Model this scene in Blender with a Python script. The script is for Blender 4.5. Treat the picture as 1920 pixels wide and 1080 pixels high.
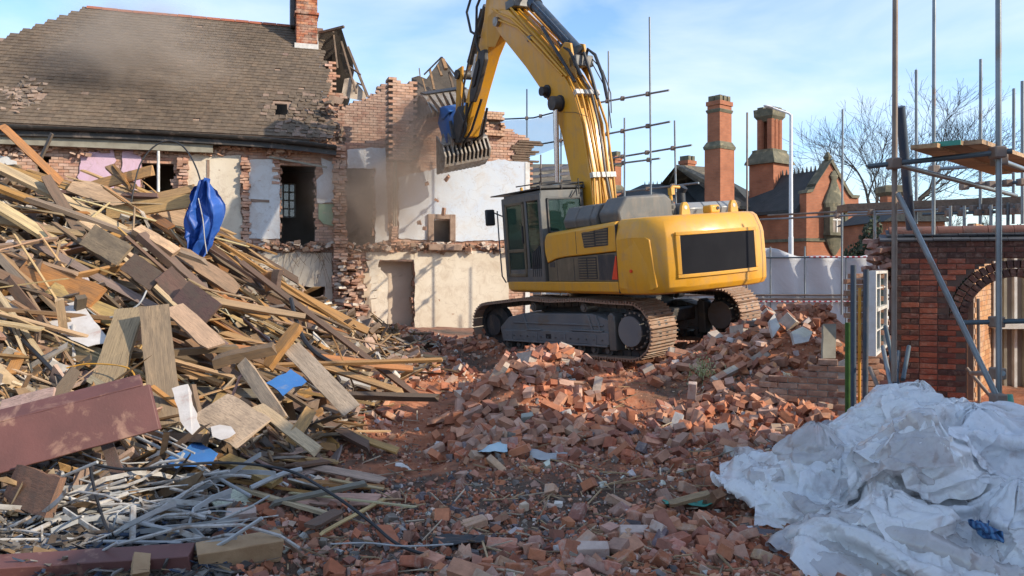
import bpy, bmesh, math, random
import numpy as np
from mathutils import Vector as V, Matrix as M, noise as mnoise
from math import sin, cos, radians as rad, pi
random.seed(7); rng = np.random.default_rng(11)
sc = bpy.context.scene
for o in list(bpy.data.objects): bpy.data.objects.remove(o)
COL = sc.collection
# ---------------------------------------------------------------- camera, world, sun, exposure
F, HY, CZ = 1493.0, 500.0, 2.0
cd = bpy.data.cameras.new('camera'); cam = bpy.data.objects.new('camera', cd); COL.objects.link(cam)
cam.location = (0, 0, CZ); cam.rotation_euler = (rad(90), 0, 0)
cd.sensor_width = 36; cd.lens = F/1920*36; cd.shift_y = -(540-HY)/1920; cd.clip_end = 6000; cd.clip_start = .05
sc.camera = cam
SUN_AZ = math.atan2(.93, -.37); SUN_EL = rad(27)
to_sun = V((sin(SUN_AZ)*cos(SUN_EL), cos(SUN_AZ)*cos(SUN_EL), sin(SUN_EL)))
world = bpy.data.worlds.new('World'); sc.world = world; world.use_nodes = True
nt = world.node_tree; N = nt.nodes; Lk = nt.links
for n in list(N): N.remove(n)
out = N.new('ShaderNodeOutputWorld'); bg = N.new('ShaderNodeBackground'); sky = N.new('ShaderNodeTexSky')
sky.sky_type = 'NISHITA'; sky.sun_disc = False; sky.sun_elevation = SUN_EL; sky.sun_rotation = SUN_AZ
sky.air_density = 1.0; sky.dust_density = .6; sky.ozone_density = 1.3; sky.altitude = 50
bg.inputs['Strength'].default_value = 0.15
tc = N.new('ShaderNodeTexCoord'); mp = N.new('ShaderNodeMapping'); mp.inputs['Scale'].default_value = (1.0, 1.0, 3.2)
mp.inputs['Rotation'].default_value = (0.0, rad(-14), 0.0)
n1 = N.new('ShaderNodeTexNoise'); n1.inputs['Scale'].default_value = 2.6; n1.inputs['Detail'].default_value = 7; n1.inputs['Roughness'].default_value = .52; n1.inputs['Distortion'].default_value = .35
r1 = N.new('ShaderNodeValToRGB'); r1.color_ramp.elements[0].position = .40; r1.color_ramp.elements[1].position = .76
r1.color_ramp.elements[0].color = (.02, .02, .02, 1); r1.color_ramp.elements[1].color = (.9, .9, .9, 1)
mx = N.new('ShaderNodeMixRGB'); mx.inputs[2].default_value = (4.2, 4.6, 4.9, 1)
tint = N.new('ShaderNodeMixRGB'); tint.blend_type = 'MULTIPLY'; tint.inputs[0].default_value = 1; tint.inputs[2].default_value = (.80, .95, 1.14, 1)
Lk.new(tc.outputs['Generated'], mp.inputs[0]); Lk.new(mp.outputs[0], n1.inputs['Vector']); Lk.new(n1.outputs['Fac'], r1.inputs[0])
Lk.new(sky.outputs[0], tint.inputs[1])
Lk.new(r1.outputs[0], mx.inputs[0]); Lk.new(tint.outputs[0], mx.inputs[1]); Lk.new(mx.outputs[0], bg.inputs['Color']); Lk.new(bg.outputs[0], out.inputs[0])
sd = bpy.data.lights.new('sun', 'SUN'); sd.energy = 3.4; sd.angle = rad(.5); sd.color = (1.0, .87, .69)
sun = bpy.data.objects.new('sun', sd); COL.objects.link(sun); sun.rotation_euler = (-to_sun).to_track_quat('-Z', 'Y').to_euler(); sun.location = (20, -10, 30)
vs = sc.view_settings; vs.view_transform = 'Standard'; vs.look = 'None'; vs.gamma = 1; vs.use_curve_mapping = False; vs.exposure = .76
sc.cycles.max_bounces = 6; sc.cycles.diffuse_bounces = 3; sc.cycles.transparent_max_bounces = 12

# ---------------------------------------------------------------- helpers
def at(px, py, Y): return V(((px-960)/F*Y, Y, CZ+(HY-py)/F*Y))
def link(o, parent=None):
    COL.objects.link(o)
    if parent is not None: o.parent = parent
    return o
def tag(o, label=None, cat=None, group=None, kind=None):
    if label: o['label'] = label
    if cat: o['category'] = cat
    if group: o['group'] = group
    if kind or cat: o['kind'] = kind or 'thing'
    return o
def empty(name, loc=(0, 0, 0), label=None, cat=None, group=None, mat=None):
    o = bpy.data.objects.new(name, None); o.empty_display_size = .2; COL.objects.link(o)
    if mat is not None: o.matrix_world = mat
    else: o.location = loc
    return tag(o, label, cat, group)
class MB:
    def __init__(s): s.v = []; s.f = []; s.c = []; s.m = []; s.col = (1, 1, 1); s.mi = 0
    def add(s, vs_, fs, X=None):
        b = len(s.v)
        for p in vs_:
            p = V(p)
            s.v.append(tuple(X @ p) if X is not None else tuple(p)); s.c.append(s.col)
        for f in fs: s.f.append(tuple(b+i for i in f)); s.m.append(s.mi)
        return s
    def box(s, a, b, X=None):
        (x0, y0, z0), (x1, y1, z1) = a, b
        return s.add([(x0, y0, z0), (x1, y0, z0), (x1, y1, z0), (x0, y1, z0), (x0, y0, z1), (x1, y0, z1), (x1, y1, z1), (x0, y1, z1)],
                     [(0, 3, 2, 1), (4, 5, 6, 7), (0, 1, 5, 4), (1, 2, 6, 5), (2, 3, 7, 6), (3, 0, 4, 7)], X)
    def prism(s, poly, ax, lo, hi, X=None):
        """poly: list of 2D points; ax: extrude axis (0,1,2)"""
        n = len(poly)
        def mk(p, t):
            q = list(p); q.insert(ax, t); return q
        vs_ = [mk(p, lo) for p in poly]+[mk(p, hi) for p in poly]
        fs = [tuple(range(n))[::-1], tuple(range(n, 2*n))]+[(i, (i+1) % n, n+(i+1) % n, n+i) for i in range(n)]
        return s.add(vs_, fs, X)
    def loft(s, rings, close=True, caps=True, X=None):
        n = len(rings[0]); vs_ = [p for r in rings for p in r]; fs = []
        for k in range(len(rings)-1):
            for i in range(n if close else n-1):
                j = (i+1) % n; fs.append((k*n+i, k*n+j, (k+1)*n+j, (k+1)*n+i))
        if caps: fs.append(tuple(range(n))[::-1]); fs.append(tuple((len(rings)-1)*n+i for i in range(n)))
        return s.add(vs_, fs, X)
    def tube(s, path, r, n=6, X=None, caps=True):
        path = [V(p) for p in path]; rs = r if isinstance(r, (list, tuple)) else [r]*len(path); rings = []; up = None
        for i, p in enumerate(path):
            d = (path[min(i+1, len(path)-1)]-path[max(i-1, 0)]).normalized()
            if up is None: up = d.orthogonal().normalized()
            up = (up-d*up.dot(d)).normalized(); w = d.cross(up)
            rings.append([p+(up*cos(2*pi*k/n)+w*sin(2*pi*k/n))*rs[i] for k in range(n)])
        return s.loft(rings, True, caps, X)
    def cyl(s, a, b, r, n=12, r2=None): return s.tube([a, b], [r, r if r2 is None else r2], n)
    def mesh(s, name):
        me = bpy.data.meshes.new(name); me.from_pydata(s.v, [], s.f)
        ca = me.color_attributes.new('Col', 'FLOAT_COLOR', 'POINT')
        arr = np.ones((len(s.v), 4), np.float32); arr[:, :3] = np.array(s.c, np.float32).reshape(-1, 3); ca.data.foreach_set('color', arr.ravel())
        return me
    def build(s, name, mat, parent=None, smooth=False, bevel=0, seg=2, kind=None, sub=0, ang=35):
        me = s.mesh(name)
        for m_ in (mat if isinstance(mat, (list, tuple)) else [mat]): me.materials.append(m_)
        if isinstance(mat, (list, tuple)): me.polygons.foreach_set('material_index', s.m)
        bm = bmesh.new(); bm.from_mesh(me); bmesh.ops.recalc_face_normals(bm, faces=bm.faces); bm.to_mesh(me); bm.free()
        o = bpy.data.objects.new(name, me); link(o, parent)
        if bevel:
            b = o.modifiers.new('bevel', 'BEVEL'); b.width = bevel; b.segments = seg; b.limit_method = 'ANGLE'; b.angle_limit = rad(ang)
        if sub:
            b = o.modifiers.new('sub', 'SUBSURF'); b.levels = b.render_levels = sub
        if smooth: me.polygons.foreach_set('use_smooth', [True]*len(me.polygons))
        if smooth == 'auto' or (bevel and smooth is False): me.set_sharp_from_angle(angle=rad(40)); me.polygons.foreach_set('use_smooth', [True]*len(me.polygons))
        if kind: o['kind'] = kind
        return o
def npmesh(name, verts, faces, cols, mat, parent=None, kind=None, smooth=False):
    """verts (N,3), faces (M,4) quads, cols (N,3)"""
    me = bpy.data.meshes.new(name); nv, nf = len(verts), len(faces)
    me.vertices.add(nv); me.vertices.foreach_set('co', np.asarray(verts, np.float32).ravel())
    me.loops.add(nf*4); me.loops.foreach_set('vertex_index', np.asarray(faces, np.int32).ravel())
    me.polygons.add(nf); me.polygons.foreach_set('loop_start', np.arange(0, nf*4, 4, dtype=np.int32)); me.polygons.foreach_set('loop_total', np.full(nf, 4, np.int32))
    me.update(calc_edges=True)
    if cols is not None:
        ca = me.color_attributes.new('Col', 'FLOAT_COLOR', 'POINT'); a = np.ones((nv, 4), np.float32); a[:, :3] = cols; ca.data.foreach_set('color', a.ravel())
    me.materials.append(mat); me.validate()
    me.polygons.foreach_set('use_smooth', [smooth]*len(me.polygons))
    o = bpy.data.objects.new(name, me); link(o, parent)
    if kind: o['kind'] = kind
    return o
BOXF = np.array([(0, 3, 2, 1), (4, 5, 6, 7), (0, 1, 5, 4), (1, 2, 6, 5), (2, 3, 7, 6), (3, 0, 4, 7)])
UNIT = np.array([(-1, -1, -1), (1, -1, -1), (1, 1, -1), (-1, 1, -1), (-1, -1, 1), (1, -1, 1), (1, 1, 1), (-1, 1, 1)], float)*.5
def rotmats(eul):
    a, b, c = eul.T; ca, sa, cb, sb, cc, s_ = np.cos(a), np.sin(a), np.cos(b), np.sin(b), np.cos(c), np.sin(c); o, z = np.ones_like(a), np.zeros_like(a)
    Rx = np.stack([o, z, z, z, ca, -sa, z, sa, ca], -1).reshape(-1, 3, 3); Ry = np.stack([cb, z, sb, z, o, z, -sb, z, cb], -1).reshape(-1, 3, 3)
    Rz = np.stack([cc, -s_, z, s_, cc, z, z, z, o], -1).reshape(-1, 3, 3); return Rz@Ry@Rx
def chunks(name, pos, size, eul, cols, mat, jit=.18, parent=None, kind='stuff'):
    """many irregular six-sided pieces in one mesh"""
    n = len(pos); v = UNIT[None]+rng.uniform(-jit, jit, (n, 8, 3)); v = v*size[:, None, :]
    v = np.einsum('nij,nkj->nki', rotmats(eul), v)+pos[:, None, :]
    f = BOXF[None]+(np.arange(n)*8)[:, None, None]
    return npmesh(name, v.reshape(-1, 3), f.reshape(-1, 4), np.repeat(cols, 8, 0), mat, parent, kind)
def boxes(name, lo, hi, cols, mat, parent=None, kind='stuff', jit=0.0):
    lo, hi = np.asarray(lo, float), np.asarray(hi, float); n = len(lo); t = UNIT+.5
    v = lo[:, None, :]+(hi-lo)[:, None, :]*t[None]+(rng.uniform(-jit, jit, (n, 8, 3)) if jit else 0)
    f = BOXF[None]+(np.arange(n)*8)[:, None, None]
    return npmesh(name, v.reshape(-1, 3), f.reshape(-1, 4), np.repeat(cols, 8, 0), mat, parent, kind)
def fbm(x, y, s=1.0, o=3, seed=0.0):
    """cheap vector value noise -1..1"""
    x = np.asarray(x, float)*s+seed*17.3; y = np.asarray(y, float)*s-seed*9.1; t = 0; a = 1; tot = 0
    for k in range(o):
        xi, yi = np.floor(x), np.floor(y); fx, fy = x-xi, y-yi; fx = fx*fx*(3-2*fx); fy = fy*fy*(3-2*fy)
        h = lambda i, j: np.modf(np.sin(i*127.1+j*311.7+k*13.7)*43758.5453)[0]
        v = (h(xi, yi)*(1-fx)+h(xi+1, yi)*fx)*(1-fy)+(h(xi, yi+1)*(1-fx)+h(xi+1, yi+1)*fx)*fy
        t = t+a*v; tot += a; a *= .5; x = x*2.03+5.1; y = y*2.03+2.7
    return t/tot
# ---------------------------------------------------------------- materials
class NT:
    def __init__(s, name):
        s.m = bpy.data.materials.new(name); s.m.use_nodes = True; s.t = s.m.node_tree; s.b = s.t.nodes['Principled BSDF']; s.tc = None
    def n(s, t, **k):
        x = s.t.nodes.new('ShaderNode'+t)
        for a, b in k.items(): setattr(x, a, b)
        return x
    def l(s, a, b): s.t.links.new(a, b)
    def coord(s, kind='Object', scale=(1, 1, 1), rot=(0, 0, 0)):
        if s.tc is None: s.tc = s.n('TexCoord')
        m = s.n('Mapping'); m.inputs['Scale'].default_value = scale; m.inputs['Rotation'].default_value = rot
        s.l(s.tc.outputs[kind], m.inputs[0]); return m.outputs[0]
    def noise(s, vec, scale, detail=5, rough=.55, dist=0):
        x = s.n('TexNoise'); x.inputs['Scale'].default_value = scale; x.inputs['Detail'].default_value = detail; x.inputs['Roughness'].default_value = rough; x.inputs['Distortion'].default_value = dist
        s.l(vec, x.inputs['Vector']); return x.outputs['Fac']
    def ramp(s, fac, stops, interp='LINEAR'):
        x = s.n('ValToRGB'); r = x.color_ramp; r.interpolation = interp
        while len(r.elements) < len(stops): r.elements.new(.5)
        for e, (p, c) in zip(r.elements, stops): e.position = p; e.color = (*c, 1) if len(c) == 3 else c
        s.l(fac, x.inputs[0]); return x.outputs[0]
    def mix(s, fac, a, b, mode='MIX'):
        x = s.n('MixRGB', blend_type=mode)
        for i, q in enumerate((fac, a, b)):
            if isinstance(q, bpy.types.NodeSocket): s.l(q, x.inputs[i])
            elif i == 0: x.inputs[0].default_value = q
            else: x.inputs[i].default_value = (*q, 1)
        return x.outputs[0]
    def math(s, op, a, b=0.0):
        x = s.n('Math', operation=op)
        for i, q in enumerate((a, b)):
            if isinstance(q, bpy.types.NodeSocket): s.l(q, x.inputs[i])
            else: x.inputs[i].default_value = q
        return x.outputs[0]
    def bump(s, h, strength=.4, dist=.01):
        x = s.n('Bump'); x.inputs['Strength'].default_value = strength; x.inputs['Distance'].default_value = dist; s.l(h, x.inputs['Height']); s.l(x.outputs[0], s.b.inputs['Normal'])
    def out(s, col=None, rough=.8, metal=0, **k):
        if col is not None:
            if isinstance(col, bpy.types.NodeSocket): s.l(col, s.b.inputs['Base Color'])
            else: s.b.inputs['Base Color'].default_value = (*col, 1)
        if isinstance(rough, bpy.types.NodeSocket): s.l(rough, s.b.inputs['Roughness'])
        else: s.b.inputs['Roughness'].default_value = rough
        s.b.inputs['Metallic'].default_value = metal
        for a, b in k.items(): s.b.inputs[a].default_value = b
        return s.m
def pm(name, c1, c2=None, scale=4, rough=.8, bump=.3, bd=.01, metal=0, c3=None, t3=.62, s3=1.3, bs=40, **k):
    t = NT(name); v = t.coord(); c2 = c2 or tuple(x*.7 for x in c1)
    col = t.ramp(t.noise(v, scale), [(.35, c1), (.66, c2)])
    if c3: col = t.mix(t.ramp(t.noise(v, s3, 7, .65, .4), [(t3-.06, (0, 0, 0)), (t3+.06, (1, 1, 1))]), col, c3)
    if bump: t.bump(t.noise(v, bs, 4, .6), bump, bd)
    return t.out(col, rough, metal, **k)
def vcol(name, rough=.9, bump=.5, bs=25, bd=.01, var=.35, dust=None, dt=.6):
    """colour from the piece's own attribute, grain on top"""
    t = NT(name); a = t.n('Attribute', attribute_name='Col'); v = t.coord()
    g = t.ramp(t.noise(v, 9, 6, .65), [(.3, (1-var,)*3), (.7, (1+var*.4,)*3)])
    col = t.mix(1.0, a.outputs['Color'], g, 'MULTIPLY')
    if dust: col = t.mix(t.ramp(t.noise(v, 3.1, 6, .7), [(dt-.1, (0, 0, 0)), (dt+.12, (.75, .75, .75))]), col, dust)
    if bump: t.bump(t.noise(v, bs, 5, .65), bump, bd)
    return t.out(col, rough)
MAT = {}
MAT['brick'] = vcol('brick_clay', .92, .55, 30, .01, .35, (.36, .24, .18), .66)
MAT['wallbrick'] = vcol('laid_brick_clay', .92, .5, 40, .008, .3, (.50, .36, .27), .56)
MAT['darkwallbrick'] = vcol('weathered_brick_clay', .85, .45, 45, .006, .4)
MAT['chips'] = vcol('rubble_chips', .95, .5, 40, .006, .35)
MAT['mortar'] = pm('lime_mortar', (.30, .22, .17), (.22, .15, .11), 6, .95, .5)
MAT['tilec'] = vcol('clay_roof_tile', .85, .4, 30, .006, .35, (.23, .17, .13), .68)
MAT['slate'] = pm('slate', (.075, .078, .085), (.05, .052, .056), 5, .6, .3, c3=(.11, .1, .09))
MAT['woodstuff'] = vcol('splinter_wood', .85, .4, 30, .006, .4)
TONES = {}
def wood_random(name, stops, grime=.5, rough=.8):
    t = NT(name); v = t.coord('Object', (1, 1, 1)); info = t.n('ObjectInfo')
    vv = t.n('VectorMath', operation='ADD'); t.l(v, vv.inputs[0]); cmb = t.n('CombineXYZ')
    for i in range(3): t.l(t.math('MULTIPLY', info.outputs['Random'], 31.7*(i+1)), cmb.inputs[i])
    t.l(cmb.outputs[0], vv.inputs[1])
    mp_ = t.n('Mapping'); mp_.inputs['Scale'].default_value = (1.2, 18, 18); t.l(vv.outputs[0], mp_.inputs[0])
    base = info.outputs['Color']; TONES[name] = stops
    grain = t.ramp(t.noise(mp_.outputs[0], 1.6, 8, .7), [(.30, (.34, .31, .28)), (.48, (.92, .92, .92)), (.72, (1.3, 1.27, 1.2))])
    col = t.mix(1, base, grain, 'MULTIPLY')
    dirt = t.ramp(t.noise(vv.outputs[0], 2.2, 6, .7), [(.42, (0, 0, 0)), (.68, (min(1, grime*1.25),)*3)])
    col = t.mix(dirt, col, (.11, .085, .06))
    t.bump(t.noise(mp_.outputs[0], 3, 6, .7), .6, .006)
    return t.out(col, rough)
MAT['plank'] = wood_random('sawn_timber', [('yellow', (.50, .29, .11)), ('orange', (.40, .19, .055)), ('pale', (.54, .38, .22)), ('brown', (.22, .125, .065)), ('tan', (.37, .235, .13)), ('dark', (.11, .068, .044)), ('honey', (.46, .24, .075)), ('umber', (.17, .10, .06)), ('grey', (.24, .19, .155)), ('russet', (.28, .14, .065))])
MAT['lath'] = wood_random('raw_lath', [('yellow', (.56, .37, .18)), ('orange', (.44, .25, .09)), ('pale', (.58, .42, .24)), ('brown', (.34, .22, .12))], .3)
MAT['board'] = wood_random('plasterboard', [('pinkish', (.42, .27, .20)), ('tan', (.48, .37, .26)), ('brown', (.33, .22, .145)), ('rosy', (.48, .31, .22)), ('whitish', (.6, .56, .5))], .35, .9)
MAT['joist'] = wood_random('old_joist', [('brown', (.18, .115, .075)), ('ochre', (.25, .16, .095)), ('blackish', (.12, .08, .058)), ('grey-brown', (.28, .2, .13))], .6)
MAT['yellow'] = None

# ---------------------------------------------------------------- labels: what each of the many pieces looks like and which landmark it lies by
MARKS = [(382, 410, 'the blue tarpaulin'), (300, 690, 'the upright grey-brown plank'), (150, 800, 'the maroon board'), (220, 1050, 'the painted beam'), (530, 718, 'the blue painted board'), (360, 850, 'the blue sheet'), (455, 668, 'the level block'), (140, 600, 'the torn white sheet'),
         (110, 525, 'the big splintered board'), (270, 335, 'the crest of the pile'), (520, 525, 'the timber stubs'), (60, 300, 'the jutting splinter'), (330, 560, 'the four board ends'), (640, 640, 'the far end of the pile'), (230, 940, 'the conduit tangle'), (640, 930, 'the black cable'), (560, 800, 'the toe of the pile'), (20, 640, 'the black rod'),
         (925, 826, 'the pale blue cloth'), (1040, 705, 'the mortared slab'), (1215, 1005, 'the pair of pale bricks'), (1111, 1062, 'the nearest pale brick'), (860, 1015, 'the black bag'), (1290, 915, 'the green scrap'), (1318, 690, 'the dry weed'), (1500, 640, 'the stone slab'), (1235, 640, 'the drive sprocket'), (1060, 640, 'the left track'), (1400, 575, 'the right track'), (812, 655, 'the bucket'), (757, 829, 'the white scrap'), (1400, 905, 'the plastic sheeting'), (1540, 740, 'the low wall'), (1460, 762, 'the cream tile'), (1298, 732, 'the upright dusty brick'), (1030, 830, 'the grey plastic'), (700, 740, 'the foot of the timber'), (1000, 950, 'the dark soil'), (720, 1000, 'the thin grey wire')]
PENDING = []
def pix(p): return 960+F*p[0]/p[1], HY-F*(p[2]-CZ)/p[1]
def later(o, what, p): PENDING.append((o, what, tuple(p)))
def rel(dx, dy):
    if abs(dx) < 14 and abs(dy) < 14: return 'touching'
    q = 'just ' if abs(dx)+abs(dy) < 60 else ''
    if abs(dx) > 2*abs(dy): return q+('right of' if dx > 0 else 'left of')
    if abs(dy) > 2*abs(dx): return q+('below' if dy > 0 else 'above')
    return q+('below and ' if dy > 0 else 'above and ')+('right of' if dx > 0 else 'left of')
def name_all():
    seen = {}
    for o, what, p in PENDING:
        x, y = pix(p); m = sorted((math.hypot(x-a, y-b), a, b, ph) for a, b, ph in MARKS)[:4]
        cands = [what+' '+rel(x-q[1], y-q[2])+' '+q[3] for q in m[:2]]+[what+' '+rel(x-m[0][1], y-m[0][2])+' '+m[0][3]+', '+('on the side of ' if k < 2 else 'towards ')+q[3] for k, q in enumerate(m[1:])]
        lab = next((c for c in cands if c not in seen and len(c.split()) <= 16), None) or cands[0]
        if lab in seen: o['group'] = seen[lab][0]['group']
        seen.setdefault(lab, []).append(o); o['label'] = lab
    return seen
# ---------------------------------------------------------------- terrain
def sstep(a, b, x): t = np.clip((x-a)/(b-a), 0, 1); return t*t*(3-2*t)
def gau(x, y, cx, cy, rx, ry, h, rot=0.0):
    dx, dy = x-cx, y-cy; c, s_ = cos(rot), sin(rot); u, w = dx*c+dy*s_, -dx*s_+dy*c
    return h*np.exp(-((u/rx)**2+(w/ry)**2))
def wood_h(x, y):
    x = np.asarray(x, float); y = np.asarray(y, float)
    A = np.interp(x, [-30, -14, -8.4, -6.6, -5.5, -4.5, -3.8, -3.1, -2.3, -1.6, -.9], [3.6, 3.75, 3.35, 3.0, 2.75, 1.85, 1.3, .85, .45, .15, 0])
    G = np.interp(y, [4.4, 5.5, 6.5, 8, 9.5, 11, 12.3, 13.4, 15, 17, 19], [0, .06, .16, .38, .62, .84, .97, 1, .9, .5, .12])
    return A*G
def ground_h(x, y, fine=True):
    x = np.asarray(x, float); y = np.asarray(y, float)
    h = np.interp(y, [-50, 5, 9, 16, 30, 60], [-.05, 0, .04, .21, .28, .1])
    h = h*np.interp(np.abs(x), [0, 14, 25], [1, 1, 0])
    h = h+gau(x, y, .70, 11.3, 1.05, .9, .46)+gau(x, y, 0.05, 9.9, .65, 1.5, .56, -.25)+gau(x, y, .9, 9.0, 1.0, .8, .2)
    h = h+gau(x, y, 3.7, 12.3, 1.4, 1.4, .72)+gau(x, y, 4.9, 12.6, .9, 1.1, .84)+gau(x, y, 3.2, 10.2, 1.4, 1.2, .28)+gau(x, y, 2.6, 7.6, 1.5, .7, .12)
    h = h+gau(x, y, -1.6, 10.6, .6, 1.6, .12)+gau(x, y, -2.2, 17.5, 2.2, 1.2, .12)+gau(x, y, -.3, 17.4, .7, .6, .3)+gau(x, y, 4.6, 15.2, 1.4, .9, .38)-gau(x, y, 1.0, 14.6, 1.9, 1.0, .20)
    h = h-gau(x, y, -.9, 8.2, .9, 1.6, .10)+wood_h(x, y)*.93
    near = np.interp(y, [18, 30], [1, 0])*np.interp(np.abs(x), [12, 20], [1, 0])
    h = h+near*(.10*fbm(x, y, .8, 3, 1)+(.05*fbm(x, y, 3.1, 3, 2) if fine else 0))
    return h
def gh(x, y): return float(ground_h(np.array([x]), np.array([y]))[0])
def stretch(a, b, step, lo, hi):
    core = list(np.arange(a, b+1e-6, step)); s_ = step; p = core[0]; L = []
    while p > lo: s_ *= 1.35; p -= s_; L.append(max(p, lo))
    s_ = step; p = core[-1]; R = []
    while p < hi: s_ *= 1.35; p += s_; R.append(min(p, hi))
    return np.array(L[::-1]+core+R)
gx = stretch(-13, 9, .1, -2500, 2500); gy = stretch(3.5, 24, .1, -400, 4000)
GX, GY = np.meshgrid(gx, gy); GZ = ground_h(GX, GY)
nx, ny = len(gx), len(gy); idx = np.arange(nx*ny).reshape(ny, nx)
gf = np.stack([idx[:-1, :-1], idx[:-1, 1:], idx[1:, 1:], idx[1:, :-1]], -1).reshape(-1, 4)
t = NT('demolition_ground'); v = t.coord()
red = t.ramp(t.noise(v, 7, 8, .7), [(.3, (.22, .075, .035)), (.5, (.37, .135, .062)), (.72, (.46, .22, .125))])
soil = t.ramp(t.noise(v, 9, 8, .7), [(.3, (.055, .034, .023)), (.55, (.13, .078, .05)), (.75, (.22, .15, .11))])
c = t.mix(t.ramp(t.noise(v, .55, 6, .6, .6), [(.37, (0, 0, 0)), (.50, (1, 1, 1))]), soil, red)
at_ = t.n('Attribute', attribute_name='Col'); sm_ = t.math('ADD', t.math('MULTIPLY', at_.outputs['Fac'], .9), t.math('MULTIPLY', t.math('SUBTRACT', t.noise(v, 2.6, 5, .65), .5), .9)); c = t.mix(t.ramp(sm_, [(.35, (0, 0, 0)), (.6, (1, 1, 1))]), c, t.mix(.45, soil, (.085, .05, .032)))
far = t.n('SeparateXYZ'); t.l(v, far.inputs[0])
c = t.mix(t.ramp(t.math('MULTIPLY', far.outputs[1], 1/60.), [(.3, (0, 0, 0)), (.45, (1, 1, 1))]), c, (.11, .105, .10))
t.bump(t.noise(v, 14, 8, .75), .9, .03); MAT['ground'] = t.out(c, .95)
SOIL = np.clip(gau(GX, GY, -1.0, 6.3, 1.7, 1.5, 1.15)+gau(GX, GY, -2.6, 5.6, 1.2, 1.0, 1.2)+gau(GX, GY, .9, 6.6, 1.0, .8, .5)+np.clip(wood_h(GX, GY)*2, 0, 1), 0, 1).ravel()  # soil cover; over the mound it also paints dark gaps between timbers
npmesh('ground', np.c_[GX.ravel(), GY.ravel(), GZ.ravel()], gf, np.repeat(SOIL[:, None], 3, 1), MAT['ground'], None, 'structure', True)
# ---------------------------------------------------------------- rubble: chips too small to count
PAL = 1.12*np.array([(.44, .17, .085), (.36, .125, .062), (.50, .25, .15), (.42, .25, .18), (.27, .11, .07), (.55, .40, .31), (.15, .13, .125), (.50, .47, .42), (.33, .17, .11), (.20, .16, .13)])
P_RED = np.array([.24, .2, .18, .1, .1, .06, .02, .03, .06, .01]); P_SOIL = np.array([.13, .13, .06, .08, .14, .06, .12, .04, .12, .12]); P_DUST = np.array([.05, .03, .15, .25, .05, .2, .06, .1, .06, .05])
def palette(x, y):
    n_ = len(x); soil = np.clip(.22+.8*fbm(x, y, .5, 3, 5)+gau(x, y, -.8, 6.4, 1.7, 1.5, .85), 0, .92)
    dust = np.interp(y, [12.5, 16, 18], [0, .55, .9])*np.interp(x, [-1, 2.5], [1, .35])
    u = rng.random(n_); ci = np.where(u < dust, rng.choice(10, n_, p=P_DUST), np.where(rng.random(n_) < soil, rng.choice(10, n_, p=P_SOIL), rng.choice(10, n_, p=P_RED)))
    return PAL[ci]*rng.uniform(.7, 1.2, (n_, 1))*(1+rng.uniform(-.06, .06, (n_, 3)))
def screen_scatter(n_, x0, x1, y0, y1, pw=1.0):
    """uneven scatter over a patch of ground, denser nearby"""
    u = rng.random(n_); Y = 1/((1/y1)+(1/y0-1/y1)*u**pw); X = rng.uniform(x0, x1, n_)*Y
    return X, Y
def keep_rubble(X, Y):
    return (wood_h(X, Y) < .25) & ~((X > 5.0) & (Y > 10.8)) & (Y < 21)
X, Y = screen_scatter(70000, -.42, .55, 4.2, 20); k = keep_rubble(X, Y) & (rng.random(len(X)) < np.clip(.62+1.1*fbm(X, Y, .9, 3, 21), .12, 1)); X, Y = X[k], Y[k]; n = len(X)
s = np.exp(rng.normal(-3.95, .55, n))*np.interp(Y, [4, 10, 20], [1.0, 1.35, 2.1]); s = np.clip(s, .008, .10)
pth = np.clip(gau(X, Y, -1.0, 10.2, .6, 2.2, 1, -.1)+gau(X, Y, 1.75, 10.2, .5, 2.0, 1, -.15)+gau(X, Y, .3, 7.0, 1.3, .9, .55), 0, 1); s = s*(1-.62*pth)
size = s[:, None]*rng.uniform(.5, 1.25, (n, 3))
chunks('rubble', np.c_[X, Y, ground_h(X, Y)+s*rng.uniform(-.1, .5, n)], size, rng.uniform(-3, 3, (n, 3)), palette(X, Y), MAT['chips'], .2)
# thin sticks, laths and straw in the soil
X, Y = screen_scatter(1100, -.42, .5, 4.4, 14); k = keep_rubble(X, Y); X, Y = X[k], Y[k]; n = len(X)
size = np.c_[rng.uniform(.06, .34, n), rng.uniform(.004, .014, n), rng.uniform(.004, .012, n)]
chunks('rubble_splinters', np.c_[X, Y, ground_h(X, Y)+.035], size, np.c_[np.zeros(n), rng.normal(0, .2, n), rng.uniform(0, 6.3, n)], np.array([(.42, .29, .16), (.3, .2, .11), (.5, .4, .28), (.2, .14, .09)])[rng.integers(0, 4, n)], MAT['woodstuff'], .1)
# ---------------------------------------------------------------- bricks: the largest in view one by one, the rest in one piece
def brick_proto(k):
    r = random.Random(k); L, W, H = .1075, .05125, .0325; bm = bmesh.new(); bmesh.ops.create_cube(bm, size=1)
    half = k >= 4
    for v_ in bm.verts: v_.co = V((v_.co.x*2*L*(r.uniform(.45, .6) if half else 1), v_.co.y*2*W, v_.co.z*2*H))
    bmesh.ops.bevel(bm, geom=bm.edges[:], offset=.006, segments=1, affect='EDGES')
    if half:
        for v_ in bm.verts:
            if v_.co.x > 0: v_.co += V((r.uniform(-.035, .02), r.uniform(-.008, .008), r.uniform(-.008, .008)))
    for v_ in bm.verts: v_.co += V((r.uniform(-1, 1), r.uniform(-1, 1), r.uniform(-1, 1)))*.0035
    if k in (1, 3, 6):   # a knocked-off corner
        v_ = sorted(bm.verts, key=lambda q: -q.co.x-q.co.y-q.co.z)[:5]
        for q in v_: q.co -= V((.03, .015, .015))
    me = bpy.data.meshes.new('brick'); bm.to_mesh(me); bm.free(); return me
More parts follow.
